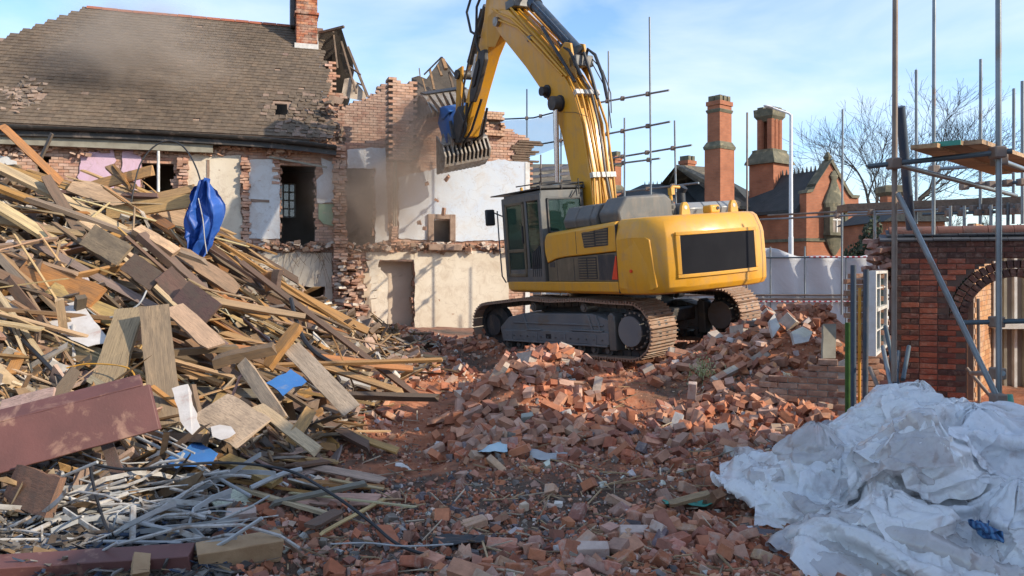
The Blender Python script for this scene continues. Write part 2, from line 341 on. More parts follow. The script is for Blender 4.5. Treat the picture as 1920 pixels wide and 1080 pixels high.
def brick_mat(name, stops, dust):
    TONES[name] = stops; t = NT(name); v = t.coord(); info = t.n('ObjectInfo'); vv = t.n('VectorMath', operation='ADD'); t.l(v, vv.inputs[0]); t.l(info.outputs['Random'], vv.inputs[1])
    col = info.outputs['Color']
    col = t.mix(1, col, t.ramp(t.noise(v, 14, 6, .7), [(.3, (.62,)*3), (.7, (1.1,)*3)]), 'MULTIPLY')
    mp_ = t.n('Mapping'); t.l(vv.outputs[0], mp_.inputs[0]); mp_.inputs['Scale'].default_value = (1, 1, 1)
    col = t.mix(t.ramp(t.noise(mp_.outputs[0], 9, 6, .75), [(.5, (0, 0, 0)), (.66, (dust,)*3)]), col, (.43, .33, .26))
    t.bump(t.noise(v, 45, 6, .7), .7, .006); return t.out(col, .93)
MAT['loose'] = brick_mat('loose_brick', [('orange-red', (.42, .15, .075)), ('salmon', (.47, .22, .135)), ('deep red', (.33, .11, .06)), ('pinkish', (.45, .27, .195)), ('maroon', (.27, .105, .07)), ('pale orange', (.52, .31, .2)), ('dusty red', (.38, .2, .145)), ('sooty', (.17, .14, .13))], .75)
PROTO = [brick_proto(k) for k in range(8)]
for me in PROTO: me.materials.append(MAT['loose'])
zones = [  # cx range in X/Y, Y range, count whole scatter, label word
    ('right', .17, .40, 8.3, 14.0, 1350), ('middle', -.10, .15, 8.0, 13.5, 640), ('front', -.18, .34, 4.9, 8.2, 210), ('left', -.22, -.09, 8.8, 14.5, 230), ('back', -.16, .36, 13.5, 18.5, 700), ('bag', .12, .30, 5.3, 8.4, 300)]
ZL = {'right': 'heaped against the low wall right of the excavator', 'middle': 'on the rubble heap before the excavator track', 'front': 'lying in the dark soil of the foreground', 'left': 'at the foot of the timber pile', 'back': 'in the rubble beside the excavator tracks', 'bag': 'between the rubble heap and the white plastic sheeting'}
ZG = {'right': 'bricks heaped against the low wall', 'middle': 'bricks on the middle rubble heap', 'front': 'bricks in the foreground soil', 'left': 'bricks by the timber pile', 'back': 'bricks around the excavator', 'bag': 'bricks beside the plastic sheeting'}
BL = []
for z, a, b, y0, y1, n in zones:
    X, Y = screen_scatter(n*2, a, b, y0, y1, .8); hh = ground_h(X, Y, False); 
    slope = hh-np.interp(Y, [5, 9, 16], [0, .04, .21]); path = gau(X, Y, -1.0, 10.2, .55, 2.2, 1, -.1)+gau(X, Y, 1.75, 10.2, .45, 2.0, 1, -.15)+gau(X, Y, .3, 7.0, 1.2, .8, .6); w = np.clip(.30+slope*1.7, 0, 1)*np.clip(1-path, .06, 1)*np.clip(.6+1.1*fbm(X, Y, 1.1, 2, 9), .05, 1.2)
    k = (rng.random(n*2) < w) & (wood_h(X, Y) < .3) & ~((X > 4.95) & (Y > 10.6)) & ~((X > 1.7) & (Y < 7.0)) & (rng.random(n*2) > gau(X, Y, 1.0, 14.2, 1.7, 1.0, .9))
    for x, y in list(zip(X[k], Y[k]))[:n]: BL.append((z, x, y))
eye = lambda x, y: math.hypot(x, y)
def bsize(b): return 1/b[2]
BL.sort(key=lambda b: b[2]); 
indiv = []
quota = {'front': 90, 'bag': 50, 'middle': 60, 'right': 75, 'left': 20}
rest = []
for b in BL:
    if quota.get(b[0], 0) > 0 and rng.random() < .75: quota[b[0]] -= 1; indiv.append(b)
    else: rest.append(b)
for z, x, y in indiv:
    k = random.randrange(8); o = bpy.data.objects.new('brick', PROTO[k]); link(o)
    h = gh(x, y); o.location = (x, y, h+random.uniform(.015, .055))
    o.rotation_euler = (random.gauss(0, .45)+random.choice((0, 0, pi/2)), random.gauss(0, .4), random.uniform(0, 6.3)); f_ = random.uniform(.92, 1.06); o.scale = (f_, f_, f_)
    tn = random.choices(TONES['loose_brick'], (5, 5, 3, 4, 2, 4, 4, 1))[0]; o.color = (*[q*random.uniform(1.0, 1.18) for q in tn[1]], 1); tag(o, None, 'brick', ZG[z]); later(o, ('broken ' if k >= 4 else 'whole ')+tn[0]+' brick', o.location)
# lumps of bricks still held together by mortar
def lump_proto(k):
    r = random.Random(40+k); mb = MB(); nx_, ny_, nz_ = ((2, 2, 2), (3, 1, 2), (1, 2, 3), (2, 1, 3))[k]
    for i in range(nx_):
        for j in range(ny_):
            for q in range(nz_):
                if r.random() < .16 and (i or j or q): continue
                o_ = .11 if q % 2 else 0; c_ = [.40, .17, .10], [.46, .24, .16], [.36, .14, .085]; mb.col = tuple(r.choice(c_)); X_ = M.Translation(V((i*.225+o_-nx_*.11+r.uniform(-.006, .006), j*.112-ny_*.055, q*.075-nz_*.037))) @ M.Rotation(r.gauss(0, .02), 4, 'Z'); e_ = r.uniform(.7, 1); mb.box((0, 0, 0), (.215*e_, .102, .065), X_)
    mb.col = (.46, .38, .31); mb.box((-nx_*.10, -ny_*.05, -nz_*.034), (nx_*.10, ny_*.05, nz_*.032)); me = mb.mesh('brick_lump'); me.materials.append(MAT['brick']); return me
LUMP = [lump_proto(k) for k in range(4)]
for k, (px, py, D) in enumerate(((930, 770, 9.6), (1000, 660, 11.9), (1060, 690, 11.4), (985, 745, 10.3), (1215, 690, 11.6), (1290, 650, 12.0), (1340, 640, 12.3), (1385, 655, 12.2), (1420, 690, 11.3), (1360, 720, 10.8), (1480, 660, 12.0), (1450, 640, 12.4), (1250, 770, 9.4), (1500, 590, 13), (1540, 560, 13), (1120, 720, 10.4), (880, 690, 11.2), (740, 720, 10.8), (860, 660, 13.6), (1390, 600, 13.4))):
    p = at(px, py, D); o = bpy.data.objects.new('brick_lump', LUMP[k % 4]); link(o); o.location = (p.x, p.y, gh(p.x, p.y)+.09); o.rotation_euler = (random.gauss(0, .5), random.gauss(0, .5), random.uniform(0, 6.3)); o.scale = (random.uniform(.8, 1.05),)*3; tag(o, None, 'brick lump', 'mortared lumps of brickwork in the rubble'); later(o, 'mortared lump of several bricks', o.location)
n = len(rest); X = np.array([b[1] for b in rest]); Y = np.array([b[2] for b in rest])
Lr = np.where(rng.random(n) < .45, .215, rng.uniform(.08, .16, n)); cols = palette(X, Y)
red = PAL[rng.choice([0, 1, 2, 3, 4, 8], n, p=[.22, .16, .22, .18, .1, .12])]*rng.uniform(.75, 1.15, (n, 1)); cols = np.where((rng.random(n) < .8)[:, None], red, cols)
chunks('rubble_bricks', np.c_[X, Y, ground_h(X, Y)+rng.uniform(.01, .11, n)], np.c_[Lr, rng.uniform(.09, .115, n), rng.uniform(.06, .075, n)], np.c_[rng.normal(0, .6, n), rng.normal(0, .5, n), rng.uniform(0, 6.3, n)], cols, MAT['brick'], .07)
# ---------------------------------------------------------------- the half-demolished house
HP0 = V((-3.83, 22, 0)); HU = V((.9496, .3134, 0)); HN = V((-.3134, .9496, 0))   # along the wall / into the house
HM = M((( HU.x, HN.x, 0, HP0.x), (HU.y, HN.y, 0, HP0.y), (0, 0, 1, 0), (0, 0, 0, 1)))
def HL(px, py, d=0.0):
    r = V(((px-960)/F, 1, (HY-py)/F)); t_ = (HP0.dot(HN)+d)/(r.x*HN.x+r.y*HN.y); p = r*t_
    return (V((p.x, p.y, 0))-HP0).dot(HU), CZ+p.z
def HR(x0, y0, x1, y1, d=0.0):
    s0 = HL(x0, 400, d)[0]; s1 = HL(x1, 400, d)[0]; xm = (x0+x1)/2
    return s0, s1, HL(xm, y1, d)[1], HL(xm, y0, d)[1]
def inpoly(px, py, poly):
    px, py = np.asarray(px), np.asarray(py); c = np.zeros(px.shape, bool); n = len(poly)
    for i in range(n):
        (x0, y0), (x1, y1) = poly[i], poly[(i+1) % n]
        k = ((y0 > py) != (y1 > py)); c ^= k & (px < (x1-x0)*(py-y0)/((y1-y0) if y1 != y0 else 1e-9)+x0)
    return c
def brick_cells(s0, s1, z0, z1, region, L=.2275, C=.0775, header_every=0):
    rows = []; k = 0; z = z0
    while z < z1:
        s = s0-(L/2 if k % 2 else 0)
        while s < s1: rows.append((s, z)); s += L
        z += C; k += 1
    a = np.array(rows); cs, cz = a[:, 0]+L/2, a[:, 1]+C/2
    return a[region(cs, cz)]
def brick_wall(cells, d0, depth, mat, parent, cols, L=.2275, C=.0775, name='brickwork', rough=.012, mortar=True):
    n = len(cells); E_ = cells[:, 2] if cells.shape[1] > 2 else cells[:, 0]+L
    lo = np.c_[cells[:, 0]+.006, np.full(n, d0)-rng.uniform(0, rough, n), cells[:, 1]+.006]; hi = np.c_[E_-.005, np.full(n, d0+depth*.5), cells[:, 1]+C-.005]
    boxes(name, lo, hi, cols, mat, parent, 'stuff', .003)
    if mortar:
        lo = np.c_[cells[:, 0]-.001, np.full(n, d0+.014), cells[:, 1]-.001]; hi = np.c_[E_+.001, np.full(n, d0+depth), cells[:, 1]+C+.001]
        boxes('mortar_bed', lo, hi, np.full((n, 3), .3), MAT['mortar'], parent, 'stuff')
def hb_cols(n): return np.array([(.52, .29, .19), (.47, .24, .15), (.55, .34, .24), (.44, .23, .16), (.52, .33, .25)])[rng.integers(0, 5, n)]*rng.uniform(.78, 1.15, (n, 1))
house = empty('ruined_house', mat=HM, label='half-demolished brick house with a grey tiled roof and its rooms torn open', cat='house')
def plaster(name, c1, c2, stain, chip=(.40, .23, .15), tc=.70):
    t = NT(name); v = t.coord(); col = t.ramp(t.noise(v, .9, 5, .6, .5), [(.32, c1), (.68, c2)])
    col = t.mix(t.ramp(t.noise(v, 2.7, 8, .75, .6), [(.48, (0, 0, 0)), (.74, (.62, .62, .62))]), col, stain)
    vo = t.n('TexVoronoi'); vo.feature = 'DISTANCE_TO_EDGE'; vo.inputs['Scale'].default_value = 1.1; wv = t.n('VectorMath', operation='ADD'); nz = t.n('TexNoise'); nz.inputs['Scale'].default_value = 3; nz.inputs['Detail'].default_value = 5; t.l(v, nz.inputs['Vector']); t.l(v, wv.inputs[0]); t.l(nz.outputs['Color'], wv.inputs[1]); t.l(wv.outputs[0], vo.inputs['Vector'])
    col = t.mix(t.ramp(vo.outputs['Distance'], [(0, (.4, .4, .4)), (.012, (0, 0, 0))]), col, (.26, .19, .14))
    ch = t.ramp(t.noise(v, 5.2, 7, .62, .3), [(tc-.012, (0, 0, 0)), (tc+.012, (1, 1, 1))]); col = t.mix(ch, col, chip)
    sp = t.ramp(t.noise(v, 17, 3, .5), [(.735, (0, 0, 0)), (.75, (.8, .8, .8))]); col = t.mix(sp, col, (.22, .15, .11))
    h = t.math('SUBTRACT', t.math('MULTIPLY', t.noise(v, 22, 5, .65), .25), ch); t.bump(h, .7, .02); return t.out(col, .92)
MAT['plw'] = plaster('cream_plaster', (.64, .57, .46), (.56, .48, .37), (.34, .24, .16)); MAT['plg'] = plaster('grey_white_plaster', (.62, .63, .63), (.56, .55, .53), (.40, .31, .24)); MAT['plb'] = plaster('pale_blue_plaster', (.50, .57, .66), (.58, .60, .61), (.47, .40, .33), tc=.72); MAT['plp'] = plaster('pink_plaster', (.62, .44, .54), (.55, .37, .46), (.45, .29, .26))
MAT['plgreen'] = pm('green_wallpaper', (.28, .36, .22), (.34, .42, .27), 3, .9, .2, .004, c3=(.5, .42, .3), t3=.66, s3=3)
MAT['pltaupe'] = pm('dusty_plaster', (.56, .46, .36), (.46, .37, .29), 1.5, .95, .2, .004, c3=(.24, .19, .15), t3=.6, s3=1.1)
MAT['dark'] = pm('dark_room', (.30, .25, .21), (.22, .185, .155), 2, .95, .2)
MAT['dust'] = pm('dusty_debris', (.33, .23, .17), (.22, .15, .11), 5, .95, .6, .02)
MAT['gutter'] = pm('black_cast_gutter', (.022, .022, .022), (.04, .036, .032), 5, .55, .3, c3=(.14, .11, .09), t3=.6, s3=4)
MAT['soffit'] = pm('painted_soffit', (.30, .28, .22), (.20, .18, .14), 4, .8, .2)
MAT['redtile'] = pm('red_ridge_tile', (.36, .11, .055), (.26, .085, .05), 6, .8, .5, c3=(.16, .10, .08), t3=.62, s3=5)
MAT['lead'] = pm('white_flashing', (.62, .60, .56), (.45, .43, .4), 8, .6, .3)
MAT['whitep'] = pm('white_paint', (.66, .66, .64), (.5, .48, .44), 6, .5, .2, c3=(.35, .3, .24), t3=.7, s3=6)
MAT['oldwood'] = pm('old_roof_timber', (.18, .12, .08), (.11, .08, .055), 6, .85, .5)
ZE = HL(310, 262, 0)[1]
# openings in the front wall (photo rectangle on the wall plane)
OPEN = [HR(265, 305, 324, 470), HR(527, 313, 590, 462), HR(648, 318, 701, 469), HR(809, 413, 846, 452), HR(535, 539, 607, 640), HR(684, 489, 775, 640), HR(68, 292, 92, 330)]
SIL = [HL(*p) for p in [(-190, 250), (625, 268), (640, 272), (660, 268), (735, 262), (735, 225), (775, 210), (800, 215), (862, 222), (900, 228), (950, 240), (985, 258), (994, 270), (996, 700), (-190, 760)]]
def house_region(s, z):
    j = .10*fbm(s, z, 2.2, 2, 3); k = inpoly(s+j, z+.5*j, SIL)
    for a, b, c, d in OPEN: k &= ~((s > a+.4*j*(z > 4)) & (s < b) & (z > c) & (z < d))
    return k & (z > -.3)
cells = brick_cells(HL(-190, 300)[0], HL(996, 300)[0], -.1, HL(775, 205)[1]+.2, lambda s, z: inpoly(s+.10*fbm(s, z, 2.2, 2, 3), z, SIL) & (z > -.3)); ce = cells[:, 0]+.2275
def trim(c0, c1, z, ops):
    keep_ = np.ones(len(c0), bool); c0, c1 = c0.copy(), c1.copy()
    for a, b, lo_, hi_ in ops:
        inz = (z+.04 > lo_) & (z+.04 < hi_); j = .03*rng.normal(0, 1, len(c0)); A, B = a+j, b+j
        keep_ &= ~(inz & (c0 > A-.02) & (c1 < B+.02)); l_ = inz & (c0 < A) & (c1 > A); c1[l_] = A[l_]; r_ = inz & (c0 < B) & (c1 > B) & ~l_; c0[r_] = B[r_]
    return c0, c1, keep_
t0_, t1_, kp = trim(cells[:, 0], ce, cells[:, 1], OPEN); cells = np.c_[t0_, cells[:, 1], t1_][kp & (t1_-t0_ > .03)]
brick_wall(cells, 0, .24, MAT['wallbrick'], house, hb_cols(len(cells)))
# plaster left on the walls: one slab per surviving panel
def ragged(poly, amp=.05, step=.09, seed=0):
    out_ = []; n = len(poly)
    for i in range(n):
        a, b = np.array(poly[i]), np.array(poly[(i+1) % n]); L = np.linalg.norm(b-a); k = max(1, int(L/step)); nrm = np.array([b[1]-a[1], a[0]-b[0]])/max(L, 1e-6)
        for q in range(k):
            p = a+(b-a)*q/k; o_ = 0 if q == 0 else amp*float(fbm(np.array([p[0]*3+seed]), np.array([p[1]*3]), 1.5, 3, seed)[0]); out_.append(tuple(p+nrm*o_))
    return out_
def panel(pts, mat, amp=.05, th=.03, d=0.0, name='plaster_panel'):
    poly = [HL(*p, d) for p in pts]; mb = MB(); mb.prism(ragged(poly, amp, .09, random.random()*50), 1, d-.015-th, d-.013)
    return mb.build(name, MAT[mat], house)
panel([(150, 284), (212, 280), (214, 352), (146, 400)], 'plp', .12)
panel([(230, 284), (264, 283), (263, 360), (228, 360)], 'plp', .05)
panel([(-60, 292), (20, 290), (50, 330), (40, 380), (-60, 380)], 'plg', .15)
panel([(352, 290), (452, 292), (452, 452), (346, 440)], 'plw', .06)
panel([(468, 300), (510, 298), (520, 322), (525, 345), (525, 448), (466, 447)], 'plg', .04)
panel([(602, 296), (626, 304), (626, 380), (595, 381), (593, 338), (606, 326)], 'plg', .04)
panel([(597, 383), (625, 383), (625, 424), (606, 420), (597, 410)], 'plgreen', .02)
panel([(651, 281), (722, 277), (728, 450), (703, 455), (703, 315), (651, 316)], 'plg', .06)
panel([(747, 332), (800, 320), (880, 306), (940, 300), (988, 302), (989, 449), (848, 452), (848, 412), (806, 412), (806, 450), (747, 447)], 'plb', .05)
panel([(470, 473), (622, 474), (623, 600), (609, 600), (609, 537), (533, 537), (533, 600), (470, 600)], 'plw', .05)
panel([(686, 473), (776, 473), (776, 487), (686, 487)], 'plw', .02)
panel([(777, 471), (952, 472), (956, 640), (777, 640)], 'plw', .05)
panel([(330, 470), (455, 472), (455, 600), (330, 600)], 'plw', .06)
for p, m_ in (([(470, 373), (505, 375), (505, 380), (470, 379)], 'dust'), ([(388, 300), (393, 300), (393, 345), (388, 345)], 'dust')):
    panel(p, m_, .01, .045, 0, 'batten_scar')
# reveals and rooms behind the openings
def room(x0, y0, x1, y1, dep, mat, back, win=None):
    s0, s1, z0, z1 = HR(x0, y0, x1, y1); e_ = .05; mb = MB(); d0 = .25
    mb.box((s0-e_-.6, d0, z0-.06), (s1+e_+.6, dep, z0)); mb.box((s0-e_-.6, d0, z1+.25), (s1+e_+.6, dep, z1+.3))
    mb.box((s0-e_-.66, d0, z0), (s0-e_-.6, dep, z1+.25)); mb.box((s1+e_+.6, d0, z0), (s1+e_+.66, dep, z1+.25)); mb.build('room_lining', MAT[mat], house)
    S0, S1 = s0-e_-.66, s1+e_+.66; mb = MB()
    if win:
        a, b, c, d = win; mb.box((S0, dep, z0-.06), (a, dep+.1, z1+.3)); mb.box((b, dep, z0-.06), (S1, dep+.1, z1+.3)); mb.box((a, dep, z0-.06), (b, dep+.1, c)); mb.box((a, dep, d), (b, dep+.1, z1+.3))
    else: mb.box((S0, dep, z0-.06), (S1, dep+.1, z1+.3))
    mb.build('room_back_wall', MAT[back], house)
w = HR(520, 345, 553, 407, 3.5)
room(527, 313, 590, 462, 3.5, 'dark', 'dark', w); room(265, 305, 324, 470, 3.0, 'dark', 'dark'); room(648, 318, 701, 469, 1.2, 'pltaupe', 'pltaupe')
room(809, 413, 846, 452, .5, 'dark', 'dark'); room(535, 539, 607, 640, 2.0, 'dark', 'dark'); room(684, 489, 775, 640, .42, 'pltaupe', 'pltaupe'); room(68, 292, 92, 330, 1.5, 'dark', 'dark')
a, b, c, d = w; mb = MB(); fr = .05
for q in np.linspace(a, b, 4): mb.box((q-.025, 3.46, c), (q+.025, 3.5, d))
for q in np.linspace(c, d, 5): mb.box((a, 3.45, q-.022), (b, 3.499, q+.022))
wf = mb.build('window_frame', MAT['whitep'], house); mb = MB(); mb.box((a, 3.47, c), (b, 3.476, d)); t = NT('dimming_pane'); pane_m = t.out((.16, .21, .26), .15); tr_n = t.n('BsdfTransparent'); ms_n = t.n('MixShader'); ms_n.inputs[0].default_value = .72; t.l(tr_n.outputs[0], ms_n.inputs[1]); t.l(t.b.outputs[0], ms_n.inputs[2]); t.l(ms_n.outputs[0], t.t.nodes['Material Output'].inputs[0]); mb.build('pane', pane_m, wf)  # tinted pane added to dim the bright sky behind the window
# cross walls left as brick stubs, standing out from the front
def stub(px0, px1, y0, y1, proud, rag=.1, mat='wallbrick'):
    s0, s1, z0, z1 = HR(px0, y0, px1, y1, -proud); n_ = max(1, round((s1-s0)/.11))
    reg = lambda s, z: (s > s0) & (s < s1) & (z < z1)
    if proud > .6:     # a collapsed stump: bricks knocked out of line, with mortar and plaster clinging
        n_r = int((z1-z0)/.075); P_, E_, S_, C_ = [], [], [], []
        for k in range(n_r):
            t_ = k/n_r; e0 = s0+(s1-s0)*(.10*t_+random.uniform(-.06, .08)); e1 = s1-(s1-s0)*(.25*t_)+random.uniform(-.12, .08)
            for q in np.arange(e0, e1, .16): P_.append((q+random.uniform(-.03, .03), -proud*(1-.6*t_)*random.uniform(.55, 1), z0+k*.075+random.uniform(-.015, .015))); E_.append((random.gauss(0, .12), random.gauss(0, .12), random.gauss(0, .35))); S_.append((random.uniform(.12, .22), random.uniform(.3, .7), random.uniform(.05, .075))); C_.append(random.choice(((.50, .30, .20), (.44, .25, .17), (.56, .40, .30), (.36, .22, .16), (.60, .52, .43))))
        chunks('cross_wall_stub', np.array(P_), np.array(S_), np.array(E_), np.array(C_), MAT['chips'], .12, house); return
    zz = np.arange(z0, z1, .0775); lo, hi, cs = [], [], []
    for k, z in enumerate(zz):
        pr = proud*(.35+.65*abs(float(fbm(np.array([z*2.1]), np.array([s0]), 1.4, 3, 4)[0]))*1.6); jr = random.uniform(-rag, rag*.3)*.6
        e0, e1 = s0+jr, s1+random.uniform(-rag*.3, rag)*.6; nb_k = max(1, round((e1-e0)/(.2 if k % 2 else .15)))
        for q_ in range(nb_k):
            a_, b_ = e0+(e1-e0)*q_/nb_k, e0+(e1-e0)*(q_+1)/nb_k-.01; lo.append((a_, -pr-random.uniform(-.03, .07), z+.004)); hi.append((b_, .02, z+.070)); cs.append(hb_cols(1)[0])
    boxes('cross_wall_stub', lo, hi, np.array(cs), MAT[mat], house, 'stuff', .012)
stub(335, 351, 290, 460, .25); stub(455, 467, 290, 600, .18, .12); stub(629, 649, 275, 620, .45, .12); stub(640, 690, 478, 640, .8, .35); stub(735, 745, 275, 470, .12, .05); stub(512, 524, 290, 345, .07, .05)
panel([(694, 560), (706, 498), (727, 520), (725, 612), (698, 612)], 'plw', .03, .05, -.45)
for q_ in range(5): panel([(690+q_*3+random.uniform(-8, 8), 490+q_*14), (712+q_*2, 486+q_*15), (708, 502+q_*14), (692, 504+q_*14)], 'plw', .06, .03, -.5, 'plaster_flake')
# brick chimney breast standing proud at the right of the gap, recessed wall to its left; sun and shade put into their brick tones
s0, s1, z0, z1 = HR(736, 150, 776, 275, -.5)
reg = lambda s, z: (s > s0) & (s < s1+.05*fbm(s, z, 4, 2, 8)) & (z < z1+.25*fbm(s, z*0, 3, 2, 2))
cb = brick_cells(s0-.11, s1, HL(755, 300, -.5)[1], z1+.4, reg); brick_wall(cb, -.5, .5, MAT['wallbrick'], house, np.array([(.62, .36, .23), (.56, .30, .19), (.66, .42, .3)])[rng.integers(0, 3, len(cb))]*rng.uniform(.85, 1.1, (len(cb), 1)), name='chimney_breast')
D2 = 1.3
pl = [HL(*p, D2) for p in [(618, 280), (618, 225), (655, 195), (690, 185), (712, 170), (716, 158), (738, 160), (745, 170), (800, 200), (800, 280)]]
r2 = lambda s, z: inpoly(s+.06*fbm(s, z, 3, 2, 6), z, pl)
c2 = brick_cells(HL(618, 280, D2)[0], HL(800, 280, D2)[0], HL(700, 285, D2)[1], HL(716, 150, D2)[1], r2)
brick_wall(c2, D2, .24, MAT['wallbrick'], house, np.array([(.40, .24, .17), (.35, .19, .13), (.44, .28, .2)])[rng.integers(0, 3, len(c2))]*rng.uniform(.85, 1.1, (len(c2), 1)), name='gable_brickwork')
mb = MB(); sa, sb = HL(618, 270)[0], HL(800, 270)[0]; zz = HL(700, 272)[1]; mb.box((sa, .25, zz-.12), (sb, D2, zz)); mb.build('attic_floor', MAT['dust'], house)
# loose bricks along the broken top of the wall
for k in range(70):
    px = random.choice((random.uniform(778, 985), random.uniform(640, 735), random.uniform(800, 960)))
    if px < 735: py, d = np.interp(px, [640, 690, 712, 735], [205, 185, 168, 160]), D2
    else: py, d = np.interp(px, [778, 862, 950, 990], [210, 221, 240, 262]), 0
    s_, z_ = HL(px, py, d); o = bpy.data.objects.new('brick', PROTO[random.randrange(8)]); link(o, house); o.color = (.50, .30, .2, 1); o.location = (s_, d+random.uniform(.02, .2), z_-.02+random.uniform(-.06, .06)); o.rotation_euler = (random.gauss(0, .12), random.gauss(0, .15), random.gauss(0, .3))
# the brick block with a dark square flue on the right wall
s0, s1, z0, z1 = HR(906, 214, 946, 256); h0, h1, hz0, hz1 = HR(918, 228, 934, 248)
cb = brick_cells(s0, s1, z0, z1, lambda s, z: (s > s0) & (s < s1-.05) & ~((s > h0-.08) & (s < h1+.08) & (z > hz0) & (z < hz1)), .12); brick_wall(cb, -.16, .3, MAT['wallbrick'], house, np.array([(.60, .38, .25), (.54, .32, .2)])[rng.integers(0, 2, len(cb))], .12, name='flue_block')
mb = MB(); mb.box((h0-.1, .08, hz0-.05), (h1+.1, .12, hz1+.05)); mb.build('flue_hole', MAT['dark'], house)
# hearth and floor edge on the right wall; broken floor band
s0, s1, z0, z1 = HR(800, 455, 862, 470); mb = MB(); mb.box((s0, -.28, z0), (s1, 0, z1-.05)); mb.build('hearth_slab', MAT['dust'], house, bevel=.02)
s0, s1, z0, z1 = HR(801, 402, 852, 455); mb = MB()
for q in (s0, s1-.16): mb.box((q, -.12, z0+.05), (q+.17, 0, z1))
mb.box((s0, -.11, z1-.14), (s1, 0, z1)); mb.build('fireplace_surround', MAT['dust'], house, bevel=.015)
n = 260; px = rng.uniform(455, 985, n); S_ = np.array([HL(x, 460)[0] for x in px]); zf = HL(700, 462)[1]
chunks('floor_edge_debris', np.c_[S_, rng.uniform(-.22, .02, n), zf+rng.normal(-.03, .06, n)], rng.uniform(.05, .2, (n, 3))*[1, .6, .5], rng.uniform(-.5, .5, (n, 3)), np.array([(.44, .24, .15), (.33, .2, .14), (.24, .16, .11), (.55, .45, .36)])[rng.integers(0, 4, n)], MAT['chips'], .2, house)
n = 330; px = rng.uniform(-150, 640, n); S_ = np.array([HL(x, 280)[0] for x in px]); Z_ = np.array([HL(x, 279+6*sin(x*.05), 0)[1] for x in px])
chunks('wall_head_rubble', np.c_[S_, rng.uniform(-.14, .02, n), Z_+rng.normal(0, .07, n)], rng.uniform(.05, .2, (n, 3))*[1, .6, .55], rng.uniform(-.5, .5, (n, 3)), np.array([(.48, .28, .19), (.42, .24, .16), (.58, .42, .32), (.35, .22, .16)])[rng.integers(0, 4, n)], MAT['chips'], .2, house)
# hanging laths, cables and pipes in front of the torn wall
mb = MB()
for q in range(26):
    px = random.uniform(520, 625); s_, z_ = HL(px, random.uniform(462, 474)); L = random.uniform(.3, 1.1); a_ = random.uniform(-.5, .5)
    mb.tube([(s_, -.1, z_), (s_+a_*.3, -.25, z_-L*.5), (s_+a_*.7, -.3, z_-L)], .006, 4)
mb.build('hanging_wires', MAT['oldwood'], house, kind='stuff')
for px in (738, 742): s_, z_ = HL(px, 277, -.15); mb = MB(); mb.cyl((s_, -.2, z_), (s_, -.2, HL(px, 425)[1]), .025, 8); mb.build('pipe', MAT['soffit'], house)
s_, z_ = HL(297, 283, -.3); mb = MB(); mb.cyl((s_, -.3, z_), (s_, -.3, z_-1.2), .035, 10); mb.build('white_pipe', MAT['whitep'], house)
a_, b_ = HL(505, 295), HL(612, 316); mb = MB(); mb.tube([(a_[0], -.1, a_[1]), (b_[0], -.25, b_[1])], .035, 4); mb.build('lath', MAT['soffit'], house)
# ------- roof
DE, DR = -.42, 3.95; ZE = HL(310, 246, DE)[1]; ZR = HL(355, 33, DR)[1]; SR0, SR1 = HL(620, 262, DE)[0], HL(598, 52, DR)[0]; SL1 = HL(163, 15, DR)[0]; RUN = DR-DE
SLen = math.hypot(RUN, ZR-ZE); pitch = math.atan2(ZR-ZE, RUN)
hipk = 1.12
holes = [HL(514, 196, .9)+HL(538, 226, .6)]
def roof_pt(s, t_, up=0.0): return np.stack([s, DE+RUN*t_-up*sin(pitch), ZE+(ZR-ZE)*t_+up*cos(pitch)], -1)
def roof_left(t_): return SL1-hipk*RUN*(1-t_)
hs0, hs1 = HL(515, 210, .75)[0], HL(538, 210, .75)[0]; ht0 = (HL(525, 224, .75)[1]-ZE)/(ZR-ZE); ht1 = (HL(525, 197, .95)[1]-ZE)/(ZR-ZE)
bs = HL(52, 195, 1.0)[0]
gauge, tw = .152, .172; rows = int(SLen/gauge); lo = []; tiles = []
for k in range(rows):
    t0 = k/rows; s = roof_left(t0)+(tw/2 if k % 2 else 0); sr = SR0+(SR1-SR0)*t0+.14*float(fbm(np.array([t0*9]), np.array([1.]), 1.6, 2, 2)[0])
    while s < sr: tiles.append((s, t0)); s += tw
T_ = np.array(tiles); s_, t_ = T_.T
rag = fbm(s_, t_*5, 1.8, 3, 7)
miss = ((s_ > hs0-.1) & (s_ < hs1-.02) & (t_ > ht0-.02) & (t_ < ht1)) | ((abs(s_-bs+.25*np.sin(t_*25)) < .30*(1-abs(t_-.2)/.17)) & (rag > -.25) & (abs(t_-.2) < .17)) | ((s_ > hs0-.75) & (s_ < hs0) & (abs(t_-ht0-.03) < .05) & (rag > .05)) | (rng.random(len(s_)) < .004)
loose = np.clip((s_-(hs0-.9))/1.5, 0, 1)*np.clip((.42-t_)/.2, 0, 1)
k = ~miss; s_, t_, loose = s_[k], t_[k], loose[k]; n = len(s_)
base = np.array([(.140, .102, .068), (.130, .094, .063), (.146, .106, .071), (.122, .089, .061), (.148, .104, .068)])[rng.integers(0, 5, n)]*rng.uniform(.88, 1.1, (n, 1))
base = np.where((rng.random(n) < .002+.30*loose)[:, None], np.array([.24, .165, .12]), base); base = np.where((rng.random(n) < .001)[:, None], np.array([.20, .13, .10]), base)
base = base*(1+.28*fbm(s_, t_*6, .5, 3, 12))[:, None]
v8 = np.array([(0, 0), (1, 0), (1, 1), (0, 1)], float); vv = []
for lay in (0, 1):
    for (a, b) in v8:
        ss = s_+(a*(tw-.004))+loose*rng.normal(0, .02, n); tt = t_+(b*.215+loose*rng.normal(0, .02, n)*0)/SLen; up = (.004 if lay == 0 else .015)+.018*(1-b)+rng.normal(0, .0025, n)+loose*rng.normal(.01, .02, n)
        vv.append(roof_pt(ss, tt, up))
